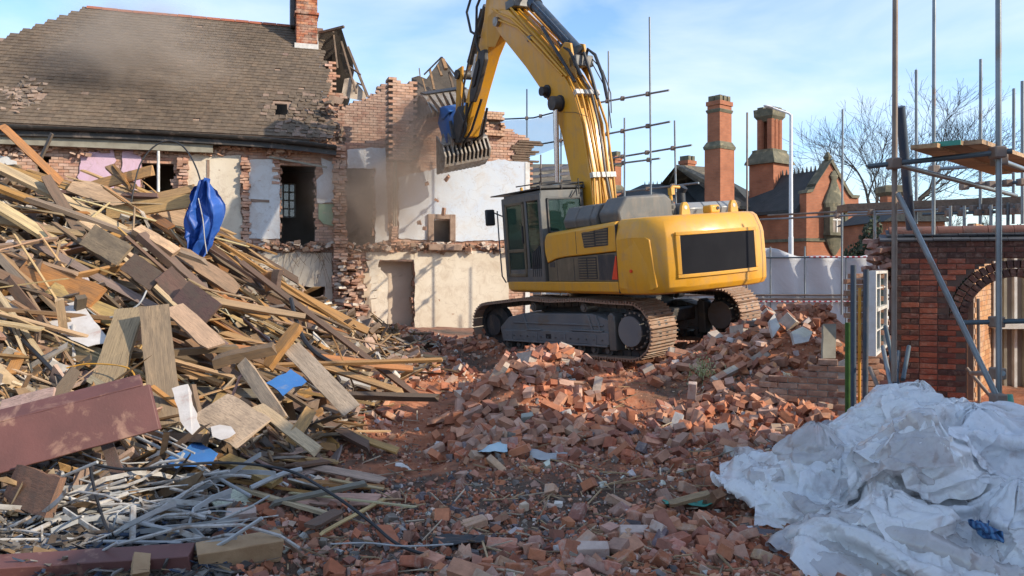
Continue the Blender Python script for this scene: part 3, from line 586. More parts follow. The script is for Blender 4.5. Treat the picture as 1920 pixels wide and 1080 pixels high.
v = np.stack(vv, 1); f = BOXF[None]+(np.arange(n)*8)[:, None, None]
npmesh('roof_tiles', v.reshape(-1, 3), f.reshape(-1, 4), np.repeat(base, 8, 0), MAT['tilec'], house, 'stuff')
# battens showing where tiles are missing
for k in range(-1, 4):
    tb = .06+.075*k+.04
    if 0 < tb < .4:
        p0, p1 = roof_pt(np.array(bs-.5), np.array(tb), .008), roof_pt(np.array(bs+.5), np.array(tb), .008); mb = MB(); mb.tube([tuple(p0), tuple(p1)], .016, 4); mb.build('batten', MAT['oldwood'], house)
n = 60; S_ = bs+rng.normal(0, .25, n); T2 = np.clip(.2+rng.normal(0, .08, n), .03, .4); pp = roof_pt(S_, T2, .035)
chunks('broken_tiles', pp, np.c_[rng.uniform(.06, .17, n), rng.uniform(.05, .14, n), np.full(n, .015)], np.c_[np.full(n, pitch)+rng.normal(0, .15, n), rng.normal(0, .1, n), rng.normal(0, .5, n)], np.array([(.27, .19, .14), (.2, .15, .11), (.33, .24, .18), (.14, .11, .085)])[rng.integers(0, 4, n)], MAT['tilec'], .12, house)
# felt and battens under the tiles, open at the hole
mb = MB(); cut = sorted([0, ht0-.01, ht1, 1])
def slopeq(sa0, sa1, t0, sb0, sb1, t1, up): return [tuple(roof_pt(np.array(q[0]), np.array(q[1]), up)) for q in ((sa0, t0), (sa1, t0), (sb1, t1), (sb0, t1))]
sre = lambda t0: SR0+(SR1-SR0)*t0-.12
def felt(sa, sb, t0, t1):
    a = slopeq(sa(t0), sb(t0), t0, sa(t1), sb(t1), t1, -.03); b = slopeq(sa(t0), sb(t0), t0, sa(t1), sb(t1), t1, -.002); mb.loft([a, b])
felt(lambda q: roof_left(q), sre, 0, ht0-.01); felt(lambda q: roof_left(q), sre, ht1, .999)
felt(lambda q: roof_left(q), lambda q: hs0, ht0-.01, ht1); felt(lambda q: hs1, sre, ht0-.01, ht1); mb.build('roof_underlay', MAT['dust'], house)
mb = MB(); SE = sre(1); bd = DR+RUN   # back slope, hip end, so that the loft is closed
mb.loft([[(SL1, DR, ZR-.02), (SE, DR, ZR-.02), (SE+.6, bd, ZE), (SL1-hipk*RUN, bd, ZE)], [(SL1, DR, ZR-.06), (SE, DR, ZR-.06), (SE+.6, bd, ZE-.05), (SL1-hipk*RUN, bd, ZE-.05)]])
mb.loft([[(SL1, DR, ZR-.02), (SL1-hipk*RUN, bd, ZE), (SL1-hipk*RUN, DE, ZE)], [(SL1+.05, DR, ZR-.06), (SL1-hipk*RUN+.05, bd, ZE-.04), (SL1-hipk*RUN+.05, DE, ZE-.04)]]); mb.build('back_roof_slope', MAT['slate'], house)
# the far end wall and back wall
mb = MB(); sl = SL1-hipk*RUN+.4; mb.box((sl, .3, -.2), (sl+.22, bd-.4, ZE)); mb.box((sl, bd-.6, -.2), (HL(990, 300)[0]-1.5, bd-.4, 2.2)); mb.build('rear_wall', MAT['mortar'], house)
# ridge tiles
s = SL1
while s < SE-.45:
    mb = MB(); r_ = .11; prof = [(r_*cos(q), r_*sin(q)*.9) for q in np.linspace(0, pi, 7)]+[((r_-.02)*cos(q), (r_-.02)*sin(q)*.9) for q in np.linspace(pi, 0, 7)]
    dz = random.uniform(-.008, .008); mb.prism([(DR+p[0], ZR-.03+p[1]+dz) for p in prof], 0, s+.004, s+.40); mb.build('ridge_tile', MAT['redtile'], house); s += .41
# gutter, fascia, soffit
SG0, SG1 = roof_left(0), SR0+.15
def sag(s): return ZE-.05-.03*sin((s-SG0)*.7)-.10*max(0, (s-SR0+2.2)/2.2)**2
pr = [(DE-.03+.085*cos(q), .085*sin(q)) for q in np.linspace(pi, 2*pi, 8)]+[(DE-.03+.07*cos(q), .07*sin(q)) for q in np.linspace(2*pi, pi, 8)]
mb = MB(); mb.loft([[(s, p[0]-.05, sag(s)+p[1]) for p in pr] for s in np.linspace(SG0, SG1, 30)]); mb.build('gutter', MAT['gutter'], house, smooth='auto')
mb = MB(); mb.loft([[(s, DE+.01, sag(s)-.22), (s, DE+.045, sag(s)-.22), (s, DE+.045, sag(s)+.05), (s, DE+.01, sag(s)+.05)] for s in np.linspace(SG0, SG1, 30)]); mb.build('fascia_board', MAT['gutter'], house)
mb = MB(); se = HL(400, 265)[0]; mb.box((SG0, -.30, ZE-.47), (se, -.03, ZE-.26)); mb.build('soffit_board', MAT['soffit'], house)
mb = MB(); mb.box((SG0, DE+.05, ZE-.262), (SG1-.3, .3, ZE-.235)); mb.build('eaves_lining', MAT['gutter'], house)
# chimney stack on the ridge
dC = 3.0; c0, c1, z0, z1 = HR(556, -40, 595, 105, dC); ch = []; cw = (c1-c0); rowz = np.arange(z0-.9, z1, .0775)
lo, hi = [], []
for k, z in enumerate(rowz):
    g = .05 if abs(z-HL(570, 26, dC)[1]) < .05 else (.03 if z > z1-.35 else 0)
    o_ = .11 if k % 2 else 0
    for s in np.arange(c0-.11+o_, c1, .2275):
        a_, b_ = max(s, c0-g), min(s+.219, c1+g)
        if b_-a_ > .03: lo.append((a_, dC-g-random.uniform(0, .006), z+.004)); hi.append((b_, dC+1.1+g, z+.0725))
    for d in np.arange(dC+.02+o_, dC+1.05, .2275):
        for e0, e1 in ((c0-g-.004, c0+.05), (c1-.05, c1+g+.004)): lo.append((e0, d, z+.004)); hi.append((e1, d+.219, z+.0725))
cc = np.array([(.40, .13, .06), (.34, .10, .05), (.46, .18, .08), (.26, .09, .05), (.18, .07, .045)])[rng.integers(0, 5, len(lo))]*rng.uniform(.8, 1.15, (len(lo), 1))
boxes('chimney', lo, hi, cc, MAT['wallbrick'], house, 'stuff', .003)
mb = MB(); mb.box((c0+.01, dC+.01, z0-.9), (c1-.01, dC+1.09, z1+.3)); mb.build('chimney_core', MAT['mortar'], house)
mb = MB(); zb = ZE+(ZR-ZE)*(dC-DE)/RUN+.06; mb.box((c0-.06, dC-.05, zb-.06), (c1+.03, dC-.012, zb+.09))
for k in range(7): mb.box((c1+.008, dC-.03+k*.14, zb-.02+k*.145), (c1+.03, dC+.16+k*.14, zb+.20+k*.145))
mb.build('lead_flashing', MAT['lead'], house)
mb = MB(); mb.box((c0-.16, dC+.45, HL(550, 40, dC)[1]), (c0-.005, dC+.95, z1+.2)); mb.build('chimney_flank', MAT['slate'], house, bevel=.03)
# torn roof beyond the verge: the rear slope seen from inside with rafters, felt and a strip of brick
def sheet(pts, d_fn, name, mat, th=.03, amp=.08):
    poly = ragged([(p[0], p[1]) for p in pts], amp*40, 14, random.random()*40); A, B = [], []
    for (x, y) in poly:
        d = d_fn(x, y); s, z = HL(x, y, d); A.append((s, d, z)); B.append((s, d+th, z+th*.3))
    mb = MB(); mb.loft([A, B]); return mb.build(name, MAT[mat], house)
MAT['felt'] = pm('torn_felt', (.055, .045, .036), (.085, .068, .052), 5, .9, .5, .02)
rd = lambda x, y: 4.0+(y-55)*.016
sheet([(598, 62), (640, 52), (652, 90), (664, 135), (655, 190), (640, 232), (618, 235), (606, 150)], rd, 'torn_roof_lining', 'felt')
sheet([(640, 60), (652, 92), (664, 136), (648, 140), (636, 100)], lambda x, y: 3.7+(y-55)*.012, 'torn_felt', 'gutter')
sheet([(598, 64), (632, 60), (628, 96), (612, 112), (600, 108)], lambda x, y: 3.2+(y-55)*.012, 'torn_felt', 'felt')
sheet([(646, 148), (660, 145), (688, 178), (684, 190), (640, 180)], lambda x, y: 3.0, 'torn_felt', 'pltaupe')
sheet([(618, 178), (645, 186), (640, 196), (612, 190)], lambda x, y: 1.5, 'torn_felt', 'dust')
for (xa, ya, xb, yb, r_) in ((652, 88, 690, 182, .05), (640, 78, 668, 175, .04), (648, 120, 676, 140, .03), (655, 150, 680, 160, .03), (602, 100, 622, 262, .06), (598, 62, 645, 50, .05), (625, 60, 633, 128, .035)):
    d = 3.4; a_, b_ = HL(xa, ya, d), HL(xb, yb, d-.6); mb = MB(); mb.tube([(a_[0], d, a_[1]), (b_[0], d-.6, b_[1])], r_, 4); mb.build('rafter', MAT['oldwood'], house)
s0, s1, z0, z1 = HR(606, 118, 628, 178, 2.2); cb = brick_cells(s0-.3, s1, z0, z1, lambda s, z: (s > s0+.1*fbm(s, z, 3, 2, 1)) & (s < s1+.12*fbm(s, z, 3, 2, 2))); brick_wall(cb, 2.2, .22, MAT['wallbrick'], house, hb_cols(len(cb))*1.15, name='party_wall_brickwork')
s0, s1, z0, z1 = HR(604, 178, 640, 268, 1.6); cb = brick_cells(s0-.3, s1, z0, z1, lambda s, z: (s > s0+.14*fbm(s, z, 3, 2, 1)) & (s < s1+.18*fbm(s, z, 3, 2, 2))); brick_wall(cb, 1.6, .22, MAT['wallbrick'], house, hb_cols(len(cb))*.9, name='party_wall_brickwork')
n = 130; px = rng.uniform(604, 665, n); py = rng.uniform(180, 275, n); P_ = np.array([HL(a_, b_, .35) for a_, b_ in zip(px, py)]); kk = px < 612+(py-180)*.45; P_ = P_[kk]; n = len(P_)
chunks('torn_verge_debris', np.c_[P_[:, 0], rng.uniform(.1, .9, n), P_[:, 1]], rng.uniform(.06, .3, (n, 3))*[1, .8, .35], rng.uniform(-.7, .7, (n, 3)), np.array([(.2, .15, .11), (.42, .24, .16), (.3, .2, .15), (.14, .115, .095)])[rng.integers(0, 4, n)], MAT['chips'], .22, house)
# the far remnant of roof: sloping boards with broken rafters
rd2 = lambda x, y: 3.2+(200-y)*.012
sheet([(772, 146), (785, 142), (800, 148), (828, 108), (862, 158), (868, 200), (850, 300), (772, 300)], rd2, 'roof_remnant', 'felt')
for (xa, ya, xb, yb, r_, m_) in ((795, 140, 828, 107, .035, 'gutter'), (828, 107, 868, 160, .035, 'gutter'), (830, 112, 836, 130, .08, 'joist'), (820, 122, 828, 142, .05, 'joist'), (806, 130, 814, 168, .045, 'joist'), (792, 148, 800, 178, .03, 'joist'), (842, 135, 856, 190, .05, 'oldwood'), (786, 128, 788, 146, .02, 'oldwood')):
    d = 3.1; a_, b_ = HL(xa, ya, d), HL(xb, yb, d-.2); mb = MB(); mb.tube([(a_[0], d, a_[1]), (b_[0], d-.2, b_[1])], r_, 4); mb.build('rafter', MAT[m_], house).color = (.30, .17, .08, 1)
# dark shelves of timber ends at the right corner
for k in range(9):
    s_, z_ = HL(random.uniform(988, 1004), 268+k*4.5); mb = MB(); mb.box((s_-.5, -.05, z_), (s_+random.uniform(.05, .35), .1, z_+.05)); mb.build('lath', MAT['oldwood'], house)
s_, z_ = HL(991, 305); mb = MB(); mb.box((s_-.12, -.06, -.1), (s_+.02, .2, z_)); mb.build('corner_post', MAT['whitep'], house)
# ---------------------------------------------------------------- the excavator
def tilt(a, tx, ty):
    Rz = M(((-sin(a), -cos(a), 0), (cos(a), -sin(a), 0), (0, 0, 1))); ax = V((tx, ty, 0)); return M.Rotation(ax.length, 3, ax.normalized()) @ Rz
EM = tilt(rad(30.5), rad(1.39), rad(-4.15)).to_4x4(); EM.translation = V((2.03, 16.3, CZ-1.6))
EX = empty('excavator', mat=EM, label='yellow tracked excavator with raised boom and open demolition grab, tilted on the rubble', cat='excavator')
def paint(name, c, c2, dirt, rough=.38, coat=.25):
    t = NT(name); v = t.coord(); col = t.mix(t.noise(v, 1.3, 4), c, c2); st = t.coord('Object', (3, 3, .5)); col = t.mix(t.ramp(t.noise(st, 2.2, 6, .7), [(.5, (0, 0, 0)), (.75, (dirt*.8,)*3)]), col, (.30, .21, .13))
    col = t.mix(t.ramp(t.noise(v, 2.6, 8, .72, .5), [(.52, (0, 0, 0)), (.76, (dirt,)*3)]), col, (.33, .22, .12))
    col = t.mix(t.ramp(t.noise(v, 38, 3, .6), [(.66, (0, 0, 0)), (.72, (dirt*.7,)*3)]), col, (.16, .10, .05))
    t.bump(t.noise(v, 3, 3), .05, .02); rr = t.ramp(t.noise(v, 4, 5, .6), [(.3, (rough,)*3), (.7, (rough+.25,)*3)])
    return t.out(col, rr, 0, **{'Coat Weight': coat, 'Coat Roughness': .2})
MAT['yellow'] = paint('yellow_paint', (.68, .325, .013), (.60, .28, .015), .58)
MAT['yellowd'] = paint('worn_yellow_paint', (.56, .27, .016), (.48, .225, .016), .7, .5, .05)
MAT['exgrey'] = paint('grey_machine_paint', (.105, .105, .10), (.085, .085, .08), .35, .45, .1)
MAT['exdark'] = paint('dark_machine_paint', (.035, .036, .036), (.028, .028, .03), .3, .5, .05)
MAT['exbrown'] = paint('dusty_panel', (.14, .105, .06), (.10, .08, .05), .4, .55, .05)
MAT['black'] = pm('black_rubber', (.015, .016, .018), (.025, .026, .028), 6, .55, .2)
MAT['navy'] = paint('blue_black_steel', (.022, .045, .075), (.03, .05, .075), .3, .45, .1)
MAT['blue'] = paint('blue_grab_paint', (.02, .11, .34), (.03, .13, .34), .4, .45, .05)
MAT['steel'] = pm('worn_steel', (.34, .31, .27), (.22, .18, .14), 9, .5, .4, metal=.55, c3=(.2, .13, .08), t3=.6, s3=4)
MAT['trackfr'] = pm('muddy_track_frame', (.13, .132, .135), (.17, .16, .15), 2.5, .7, .5, .01, c3=(.16, .125, .095), t3=.6, s3=2.2)
MAT['shoe'] = pm('rusty_track_shoe', (.36, .23, .155), (.27, .17, .115), 5, .75, .6, .01, metal=.25, c3=(.33, .25, .19), t3=.55, s3=7)
MAT['chrome'] = pm('chrome_rod', (.7, .68, .68), (.6, .57, .58), 4, .25, 0, metal=.9)
MAT['panel'] = pm('black_panel', (.010, .0105, .014), (.014, .0145, .018), 3, .85, .15, .004, **{'Specular IOR Level': .15})
MAT['red'] = pm('red_reflector', (.75, .06, .02), (.6, .05, .02), 9, .35, 0)
MAT['cast'] = pm('light_clamp', (.62, .6, .55), (.4, .36, .3), 12, .5, .3)
def glass(name, tint, alpha, rough=.04, tc=(.62, .74, .68)):
    t = NT(name); b = t.b; b.inputs['Base Color'].default_value = (*tint, 1); b.inputs['Roughness'].default_value = rough; b.inputs['IOR'].default_value = 1.5
    tr = t.n('BsdfTransparent'); tr.inputs[0].default_value = (*tc, 1); ms = t.n('MixShader'); ms.inputs[0].default_value = alpha
    t.l(tr.outputs[0], ms.inputs[1]); t.l(b.outputs[0], ms.inputs[2]); t.l(ms.outputs[0], t.t.nodes['Material Output'].inputs[0]); return t.m
MAT['glass'] = glass('cab_glass', (.02, .045, .04), .5)
def P(name, mat, fn, parent=EX, **k):
    mb = MB(); fn(mb); return mb.build(name, MAT[mat] if isinstance(mat, str) else [MAT[q] for q in mat], parent, **k)
# --- undercarriage, turned a little from the upper works
TM = M.Rotation(rad(9.7), 4, 'Z')
def ring(mb, c, r, y0, y1, n=20, X=TM, r2=None):
    mb.loft([[X @ V((c[0]+(r)*cos(2*pi*k/n), y0, c[1]+(r)*sin(2*pi*k/n))) for k in range(n)], [X @ V((c[0]+(r2 or r)*cos(2*pi*k/n), y1, c[1]+(r2 or r)*sin(2*pi*k/n))) for k in range(n)]])
def track_path():
    p = []
    for q in np.linspace(-pi/2, -3*pi/2+.25, 14): p.append((-1.98+.47*cos(q), .54+.47*sin(q)))
    p += [(-1.45, 1.015), (-.8, 1.055), (0, 1.03), (.7, 1.07), (1.3, 1.02)]
    for q in np.linspace(pi/2-.2, -pi/2, 13): p.append((1.98+.45*cos(q), .52+.45*sin(q)))
    p += [(1.0, .07), (0, .07), (-1, .07)]
    return np.array(p)
tp = track_path(); cl = np.vstack([tp, tp[:1]]); sg = np.linalg.norm(np.diff(cl, axis=0), axis=1); cum = np.r_[0, np.cumsum(sg)]; nsh = int(cum[-1]/.19); SP = []
for k in range(nsh):
    d = cum[-1]*k/nsh; SP.append((np.interp(d, cum, cl[:, 0]), np.interp(d, cum, cl[:, 1])))
mb = MB(); mb.box((-.09, -.34, 0), (.09, .34, .025))
for x in (-.075, -.005, .065): mb.prism([(x-.014, .02), (x+.014, .02), (x+.007, .06), (x-.007, .06)], 1, -.34, .34)
mb.mi = 1
for y in (-.12, .06): mb.box((-.045, y, .0245), (.03, y+.06, .0265))  # raised dark squares stand in for the shaded holes
shoe_me = mb.mesh('track_shoe'); shoe_me.materials.append(MAT['shoe']); shoe_me.materials.append(MAT['black']); shoe_me.polygons.foreach_set('material_index', mb.m)
for side in (1, -1):
    yc = 1.30*side
    def links(mb):
        for k in range(nsh):
            a, b = SP[k], SP[(k+1) % nsh]; d = V((b[0]-a[0], 0, b[1]-a[1])).normalized(); nrm = V((-d.z, 0, d.x))*-1
            for y in (-.11, .05):
                X = TM @ M((( d.x, 0, nrm.x, (a[0]+b[0])/2), (0, 1, 0, yc), (d.z, 0, nrm.z, (a[1]+b[1])/2), (0, 0, 0, 1))); mb.box((-.085, y, .0), (.085, y+.06, .10), X)
    tr = P('track', 'exdark', links)
    for k in range(nsh):
        a, b = SP[k], SP[(k+1) % nsh]; d = V((b[0]-a[0], 0, b[1]-a[1])).normalized(); nn = V((-d.z, 0, d.x)); c = V(((a[0]+b[0])/2, 0, (a[1]+b[1])/2))
        # outward normal points away from the loop
        if nn.dot(c-V((0, 0, .54))) < 0 and abs(c.x) > 1.5: nn = -nn
        if abs(c.x) <= 1.5: nn = V((0, 0, 1)) if c.z > .5 else V((0, 0, -1)); nn = (nn-d*nn.dot(d)).normalized()
        yv = nn.cross(d); o = bpy.data.objects.new('track_shoe', shoe_me); link(o, tr)
        o.matrix_local = TM @ M(((d.x, yv.x, nn.x, c.x), (0, yv.y, 0, yc), (d.z, yv.z, nn.z, c.z), (0, 0, 0, 1)))
    def frame(mb):
        prof = [(-1.55, .25), (1.6, .25), (1.65, .5), (1.35, .72), (.9, .80), (-1.0, .82), (-1.5, .70)]
        mb.prism(prof, 1, yc-.2, yc+.24, TM); mb.prism([(-1.45, .27), (1.5, .27), (1.5, .46), (-1.45, .50)], 1, yc-.24*(side > 0)-.0, yc+.30*side, TM) if side > 0 else None
        for x in (-1.25, -1.05, .75): mb.prism([(x, .50), (x+.05, .50), (x+.16, .80), (x+.11, .80)], 1, yc, yc+.27, TM)
        mb.box((.35, yc, .47), (.78, yc+.31, .50), TM); mb.box((-1.3, yc, .50), (-.5, yc+.31, .53), TM)
    P('track_frame', 'trackfr', frame, bevel=.012)
    def plates(mb):
        for x in (-1.15, -.35, .45, 1.2): mb.box((x, yc+.2, .255), (x+.16, yc+.315, .45), TM)
        mb.box((-1.42, yc+.2, .235), (1.48, yc+.325, .27), TM); mb.box((-1.3, yc+.24, .60), (1.2, yc+.26, .63), TM)
    P('frame_plates', 'trackfr', plates, bevel=.008)
    def fbolts(mb):
        for x in np.linspace(-1.3, 1.35, 14): ring(mb, (x, .36), .016, yc+.30, yc+.322, 6)
    P('frame_bolts', 'exgrey', fbolts)
    if side > 0: P('frame_slot', 'black', lambda mb: mb.box((.05, yc+.29, .33), (.20, yc+.303, .42), TM))
    for x in (-.78, .62): P('carrier_roller', 'exgrey', lambda mb: (ring(mb, (x, .93), .085, yc-.1, yc+.2*side if side > 0 else yc+.1, 14), ring(mb, (x, .93), .055, yc+.2, yc+.225, 14)), smooth='auto')
    for x in np.linspace(-1.35, 1.45, 9): P('track_roller', 'exgrey', lambda mb: (ring(mb, (x, .165), .095, yc-.15, yc+.20, 14), ring(mb, (x, .165), .05, yc+.20, yc+.25, 10)), smooth='auto')
    def spro(mb):
        ring(mb, (-1.98, .54), .40, yc-.06, yc+.06, 24); ring(mb, (-1.98, .54), .36, yc+.06, yc+.20, 24, r2=.34); ring(mb, (-1.98, .54), .29, yc+.20, yc+.30, 24, r2=.27)
        for q in range(14):
            a = 2*pi*q/14; X = TM @ M.Translation(V((-1.98, yc, .54))) @ M.Rotation(-a, 4, 'Y'); mb.prism([(.36, -.05), (.45, -.022), (.45, .022), (.36, .05)], 1, -.05, .05, X)
    sp = P('drive_sprocket', 'exdark', spro, smooth='auto')
    def bolts(mb):
        for q in range(18): a = 2*pi*q/18; ring(mb, (-1.98+.315*cos(a), .54+.315*sin(a)), .02, yc+.2, yc+.235, 6)
    P('hub_bolts', 'steel', bolts, sp); P('hub_cap', 'trackfr', lambda mb: ring(mb, (-1.98, .54), .265, yc+.30, yc+.325, 22), sp, smooth='auto')
    P('sprocket_guard', 'exgrey', lambda mb: mb.prism([(-1.62, .18), (-1.45, .18), (-1.45, .80), (-1.52, .86), (-1.62, .80)], 1, yc+.05, yc+.30, TM), bevel=.02)
    P('idler_wheel', 'exdark', lambda mb: (ring(mb, (1.96, .53), .41, yc-.07, yc+.07, 24), ring(mb, (1.96, .53), .22, yc-.13, yc+.16, 18)), smooth='auto')
P('car_body', 'exdark', lambda mb: (mb.prism([(-.9, .5), (.9, .5), (.75, .95), (-.75, .95)], 1, -1.15, 1.15, TM), mb.box((-1.35, -1.2, .45), (-.75, 1.2, .72), TM), mb.box((.75, -1.2, .45), (1.3, 1.2, .72), TM)), bevel=.04)
P('slew_ring', 'black', lambda mb: mb.cyl((0, 0, .93), (0, 0, 1.24), .78, 28), smooth='auto')
# --- upper works
P('deck', 'exdark', lambda mb: mb.box((-2.7, -1.2, 1.24), (1.45, 1.15, 1.40)), bevel=.02)
P('side_skirt', 'yellow', lambda mb: mb.loft([[(x, 1.1, 1.20), (x, 1.42, 1.20), (x, 1.48, 1.25), (x, 1.485, 1.42), (x, 1.1, 1.42)] for x in (-2.27, 1.35)]+[[(1.50, 1.1, 1.23), (1.5, 1.40, 1.23), (1.5, 1.45, 1.27), (1.5, 1.46, 1.42), (1.5, 1.1, 1.42)]]), bevel=.012)
def hoodf(mb):   # left side bodywork with its curved front and sloping top
    top = lambda x: 2.36+(-x)*.04
    prof = [(-.10, 1.78), (-.03, 2.0), (-.04, 2.2), (-.10, top(.1)), (-1.1, top(-1.1)), (-2.27, top(-2.27)), (-2.27, 1.94), (-1.2, 1.90), (-.7, 1.885), (-.4, 1.855)]
    mb.loft([[(x, .9, z) for x, z in prof], [(x, 1.42, z) for x, z in prof], [(x-.012*(x > -.3), 1.48, z-(.05 if z > 2.3 else 0)) for x, z in prof]])
P('engine_hood', 'yellow', hoodf, bevel=.02, ang=30)
P('lower_panel', 'exbrown', lambda mb: mb.prism([(-.10, 1.425), (-.10, 1.77), (-.42, 1.84), (-.72, 1.872), (-1.2, 1.885), (-2.265, 1.925), (-2.265, 1.425)], 1, .9, 1.462), bevel=.01)
for x in (-.42, -.98): P('panel_seam', 'black', lambda mb: mb.box((x, 1.4, 1.43), (x+.014, 1.4635, 1.85)))
P('panel_seam', 'black', lambda mb: mb.box((-1.12, 1.4, 1.93), (-1.107, 1.4815, 2.34)))
def slats(mb, x0, x1, z0, z1, n, y, xm=None):
    for k in range(n):
        z = z0+(z1-z0)*(k+.15)/n; h = (z1-z0)/n*.55
        mb.box((x0, y, z), (x1, y+.012, z+h))
g = P('vent_grille', 'black', lambda mb: mb.prism([(-1.30, 2.30), (-1.36, 2.03), (-2.06, 2.05), (-2.10, 2.36)], 1, 1.46, 1.482)); P('grille_slats', 'exbrown', lambda mb: (slats(mb, -1.68, -1.35, 2.05, 2.33, 6, 1.48), slats(mb, -2.07, -1.73, 2.06, 2.35, 6, 1.48)), g)
g = P('vent_grille', 'black', lambda mb: mb.box((-1.68, 1.45, 1.47), (-1.12, 1.464, 1.86))); P('grille_slats', 'exbrown', lambda mb: (slats(mb, -1.38, -1.14, 1.48, 1.85, 8, 1.462), slats(mb, -1.66, -1.42, 1.48, 1.85, 8, 1.462)), g)
P('dark_insert', 'exdark', lambda mb: mb.box((-2.2, 1.45, 1.45), (-1.72, 1.4645, 1.89)), bevel=.004); P('latch_plate', 'exdark', lambda mb: mb.box((-.34, 1.45, 1.70), (-.18, 1.468, 1.79)))
P('reflector', 'red', lambda mb: mb.prism([(-2.255, 1.46), (-2.255, 1.86), (-2.235, 1.86), (-2.10, 1.46)], 1, 1.46, 1.476))
P('hood_centre', 'exgrey', lambda mb: mb.box((-2.3, -1.2, 1.4), (-.5, .95, 2.40)), bevel=.05)
# counterweight lofted from its plan outline
plan = [(-2.285, 1.485), (-2.75, 1.48), (-3.05, 1.40), (-3.26, 1.22), (-3.36, .95), (-3.43, .5), (-3.45, .1), (-3.43, -.4), (-3.36, -.80), (-3.24, -1.05), (-3.0, -1.20), (-2.75, -1.25), (-2.285, -1.25)]
ctr = V((-2.285, .11))
def cwring(ins, z):
    r = []
    for x, y in plan:
        d = V((x+.9, y-.11)); L = d.length; q = d*(max(L-ins, .1)/L); r.append((min(q.x-.9, -2.285) if x > -2.3 else q.x-.9, q.y+.11, z))
    return r
P('counterweight', 'yellow', lambda mb: mb.loft([cwring(*q) for q in ((.16, 1.19), (.05, 1.215), (.0, 1.30), (-.012, 1.6), (0, 2.10), (.02, 2.20), (.10, 2.40), (.17, 2.46), (.26, 2.475))]), bevel=.025, seg=3, ang=28)
def cwx(y):
    ys = [p[1] for p in plan]; xs = [p[0] for p in plan]; return float(np.interp(-y, [-q for q in ys], xs))
def bent(mb, ya, yb, za, zb, off, th, n=12):
    ysq = np.linspace(ya, yb, n); mb.loft([[(cwx(y)-off, y, za), (cwx(y)-off-th, y, za), (cwx(y)-off-th, y, zb), (cwx(y)-off, y, zb)] for y in ysq])
P('rear_panel', 'panel', lambda mb: bent(mb, 1.02, -.60, 1.50, 2.13, .005, .022), smooth='auto')
def rim(mb):
    bent(mb, 1.09, -.67, 2.13, 2.19, 0, .035); bent(mb, 1.09, -.67, 1.44, 1.50, 0, .035); bent(mb, 1.09, 1.02, 1.50, 2.13, 0, .035, 2); bent(mb, -.60, -.67, 1.50, 2.13, 0, .035, 3)
P('panel_rim', 'yellow', rim, bevel=.008)
def door(mb):   # raised door on the flank of the counterweight
    pts = [(-2.34, 1.30), (-2.34, 2.14), (-2.70, 2.15), (-2.98, 2.15), (-3.06, 2.10), (-3.12, 1.32), (-3.06, 1.28)]
    def yo(x): return float(np.interp(-x, [2.28, 2.75, 3.05, 3.26], [1.485, 1.48, 1.40, 1.22]))
    mb.loft([[(x, yo(x)-.02, z) for x, z in pts], [(x, yo(x)+.022, z) for x, z in pts]])
P('side_door', 'yellow', door, bevel=.012); P('body_seam', 'black', lambda mb: mb.box((-2.292, 1.3, 1.22), (-2.272, 1.474, 2.40)))
P('door_lock', 'red', lambda mb: mb.cyl((-2.66, 1.49, 1.60), (-2.66, 1.515, 1.60), .028, 10))
for y in (.44, -.70): P('lifting_eye', 'yellow', lambda mb: (mb.prism([(y-.11, 2.45), (y+.11, 2.45), (y+.085, 2.62), (y+.04, 2.69), (y-.04, 2.69), (y-.085, 2.62)], 0, -2.92, -2.86)), bevel=.012); P('eye_hole', 'cast', lambda mb: mb.cyl((-2.925, y, 2.60), (-2.85, y, 2.60), .035, 10))
P('camera_box', 'yellow', lambda mb: mb.box((-3.0, -.28, 2.47), (-2.80, -.05, 2.62)), bevel=.03); P('camera_lens', 'black', lambda mb: mb.cyl((-3.0, -.22, 2.56), (-3.015, -.22, 2.56), .03, 10))
# grey covers on top
def cov(mb, x0, x1, prof):
    mb.loft([[(x0, y, z) for y, z in prof], [(x1, y, z) for y, z in prof]])
PR1 = [(.55, 2.38), (1.36, 2.40), (1.40, 2.55), (1.26, 2.80), (.75, 2.84), (.55, 2.8)]
for x0, x1 in ((-.62, -1.02), (-1.03, -1.45), (-1.46, -1.62)): P('hood_cover', 'exgrey', lambda mb: cov(mb, x0, x1, PR1), bevel=.03)
PR2 = [(-.05, 2.42), (1.30, 2.42), (1.34, 2.62), (1.12, 2.88), (.22, 2.90), (-.02, 2.70)]
P('air_cleaner_hood', 'exgrey', lambda mb: cov(mb, -1.64, -2.20, PR2), bevel=.05, seg=3)
def dots(mb):
    for k in range(3): mb.box((-2.206, .06, 2.53+.09*k), (-2.198, .10, 2.59+.09*k))
P('cover_holes', 'black', dots)
PR3 = [(-1.7, 2.46), (-2.42, 2.46), (-2.46, 2.60), (-2.36, 2.71), (-1.7, 2.73)]
MAT['covlight'] = paint('pale_grey_cover', (.22, .23, .235), (.18, .19, .195), .25, .4, .2)
for a, b in ((-.08, -.45), (-.46, -.85), (-.86, -1.24)): P('rear_cover', 'covlight', lambda mb: mb.loft([[(x, a, z) for x, z in PR3], [(x, b, z) for x, z in PR3]]), bevel=.02)
P('exhaust_stack', 'black', lambda mb: (mb.cyl((-1.35, -.92, 2.5), (-1.35, -.92, 2.98), .085, 14), mb.cyl((-1.35, -.92, 2.98), (-1.42, -.94, 3.07), .088, 14)), smooth='auto')
P('hand_rail', 'yellow', lambda mb: (mb.tube([(-1.75, -.30, 2.7), (-1.75, -.30, 3.0), (-1.72, -.38, 3.05), (-1.72, -.55, 3.04)], .03, 8), mb.box((-1.80, -.36, 2.9), (-1.70, -.28, 3.03))), smooth='auto')
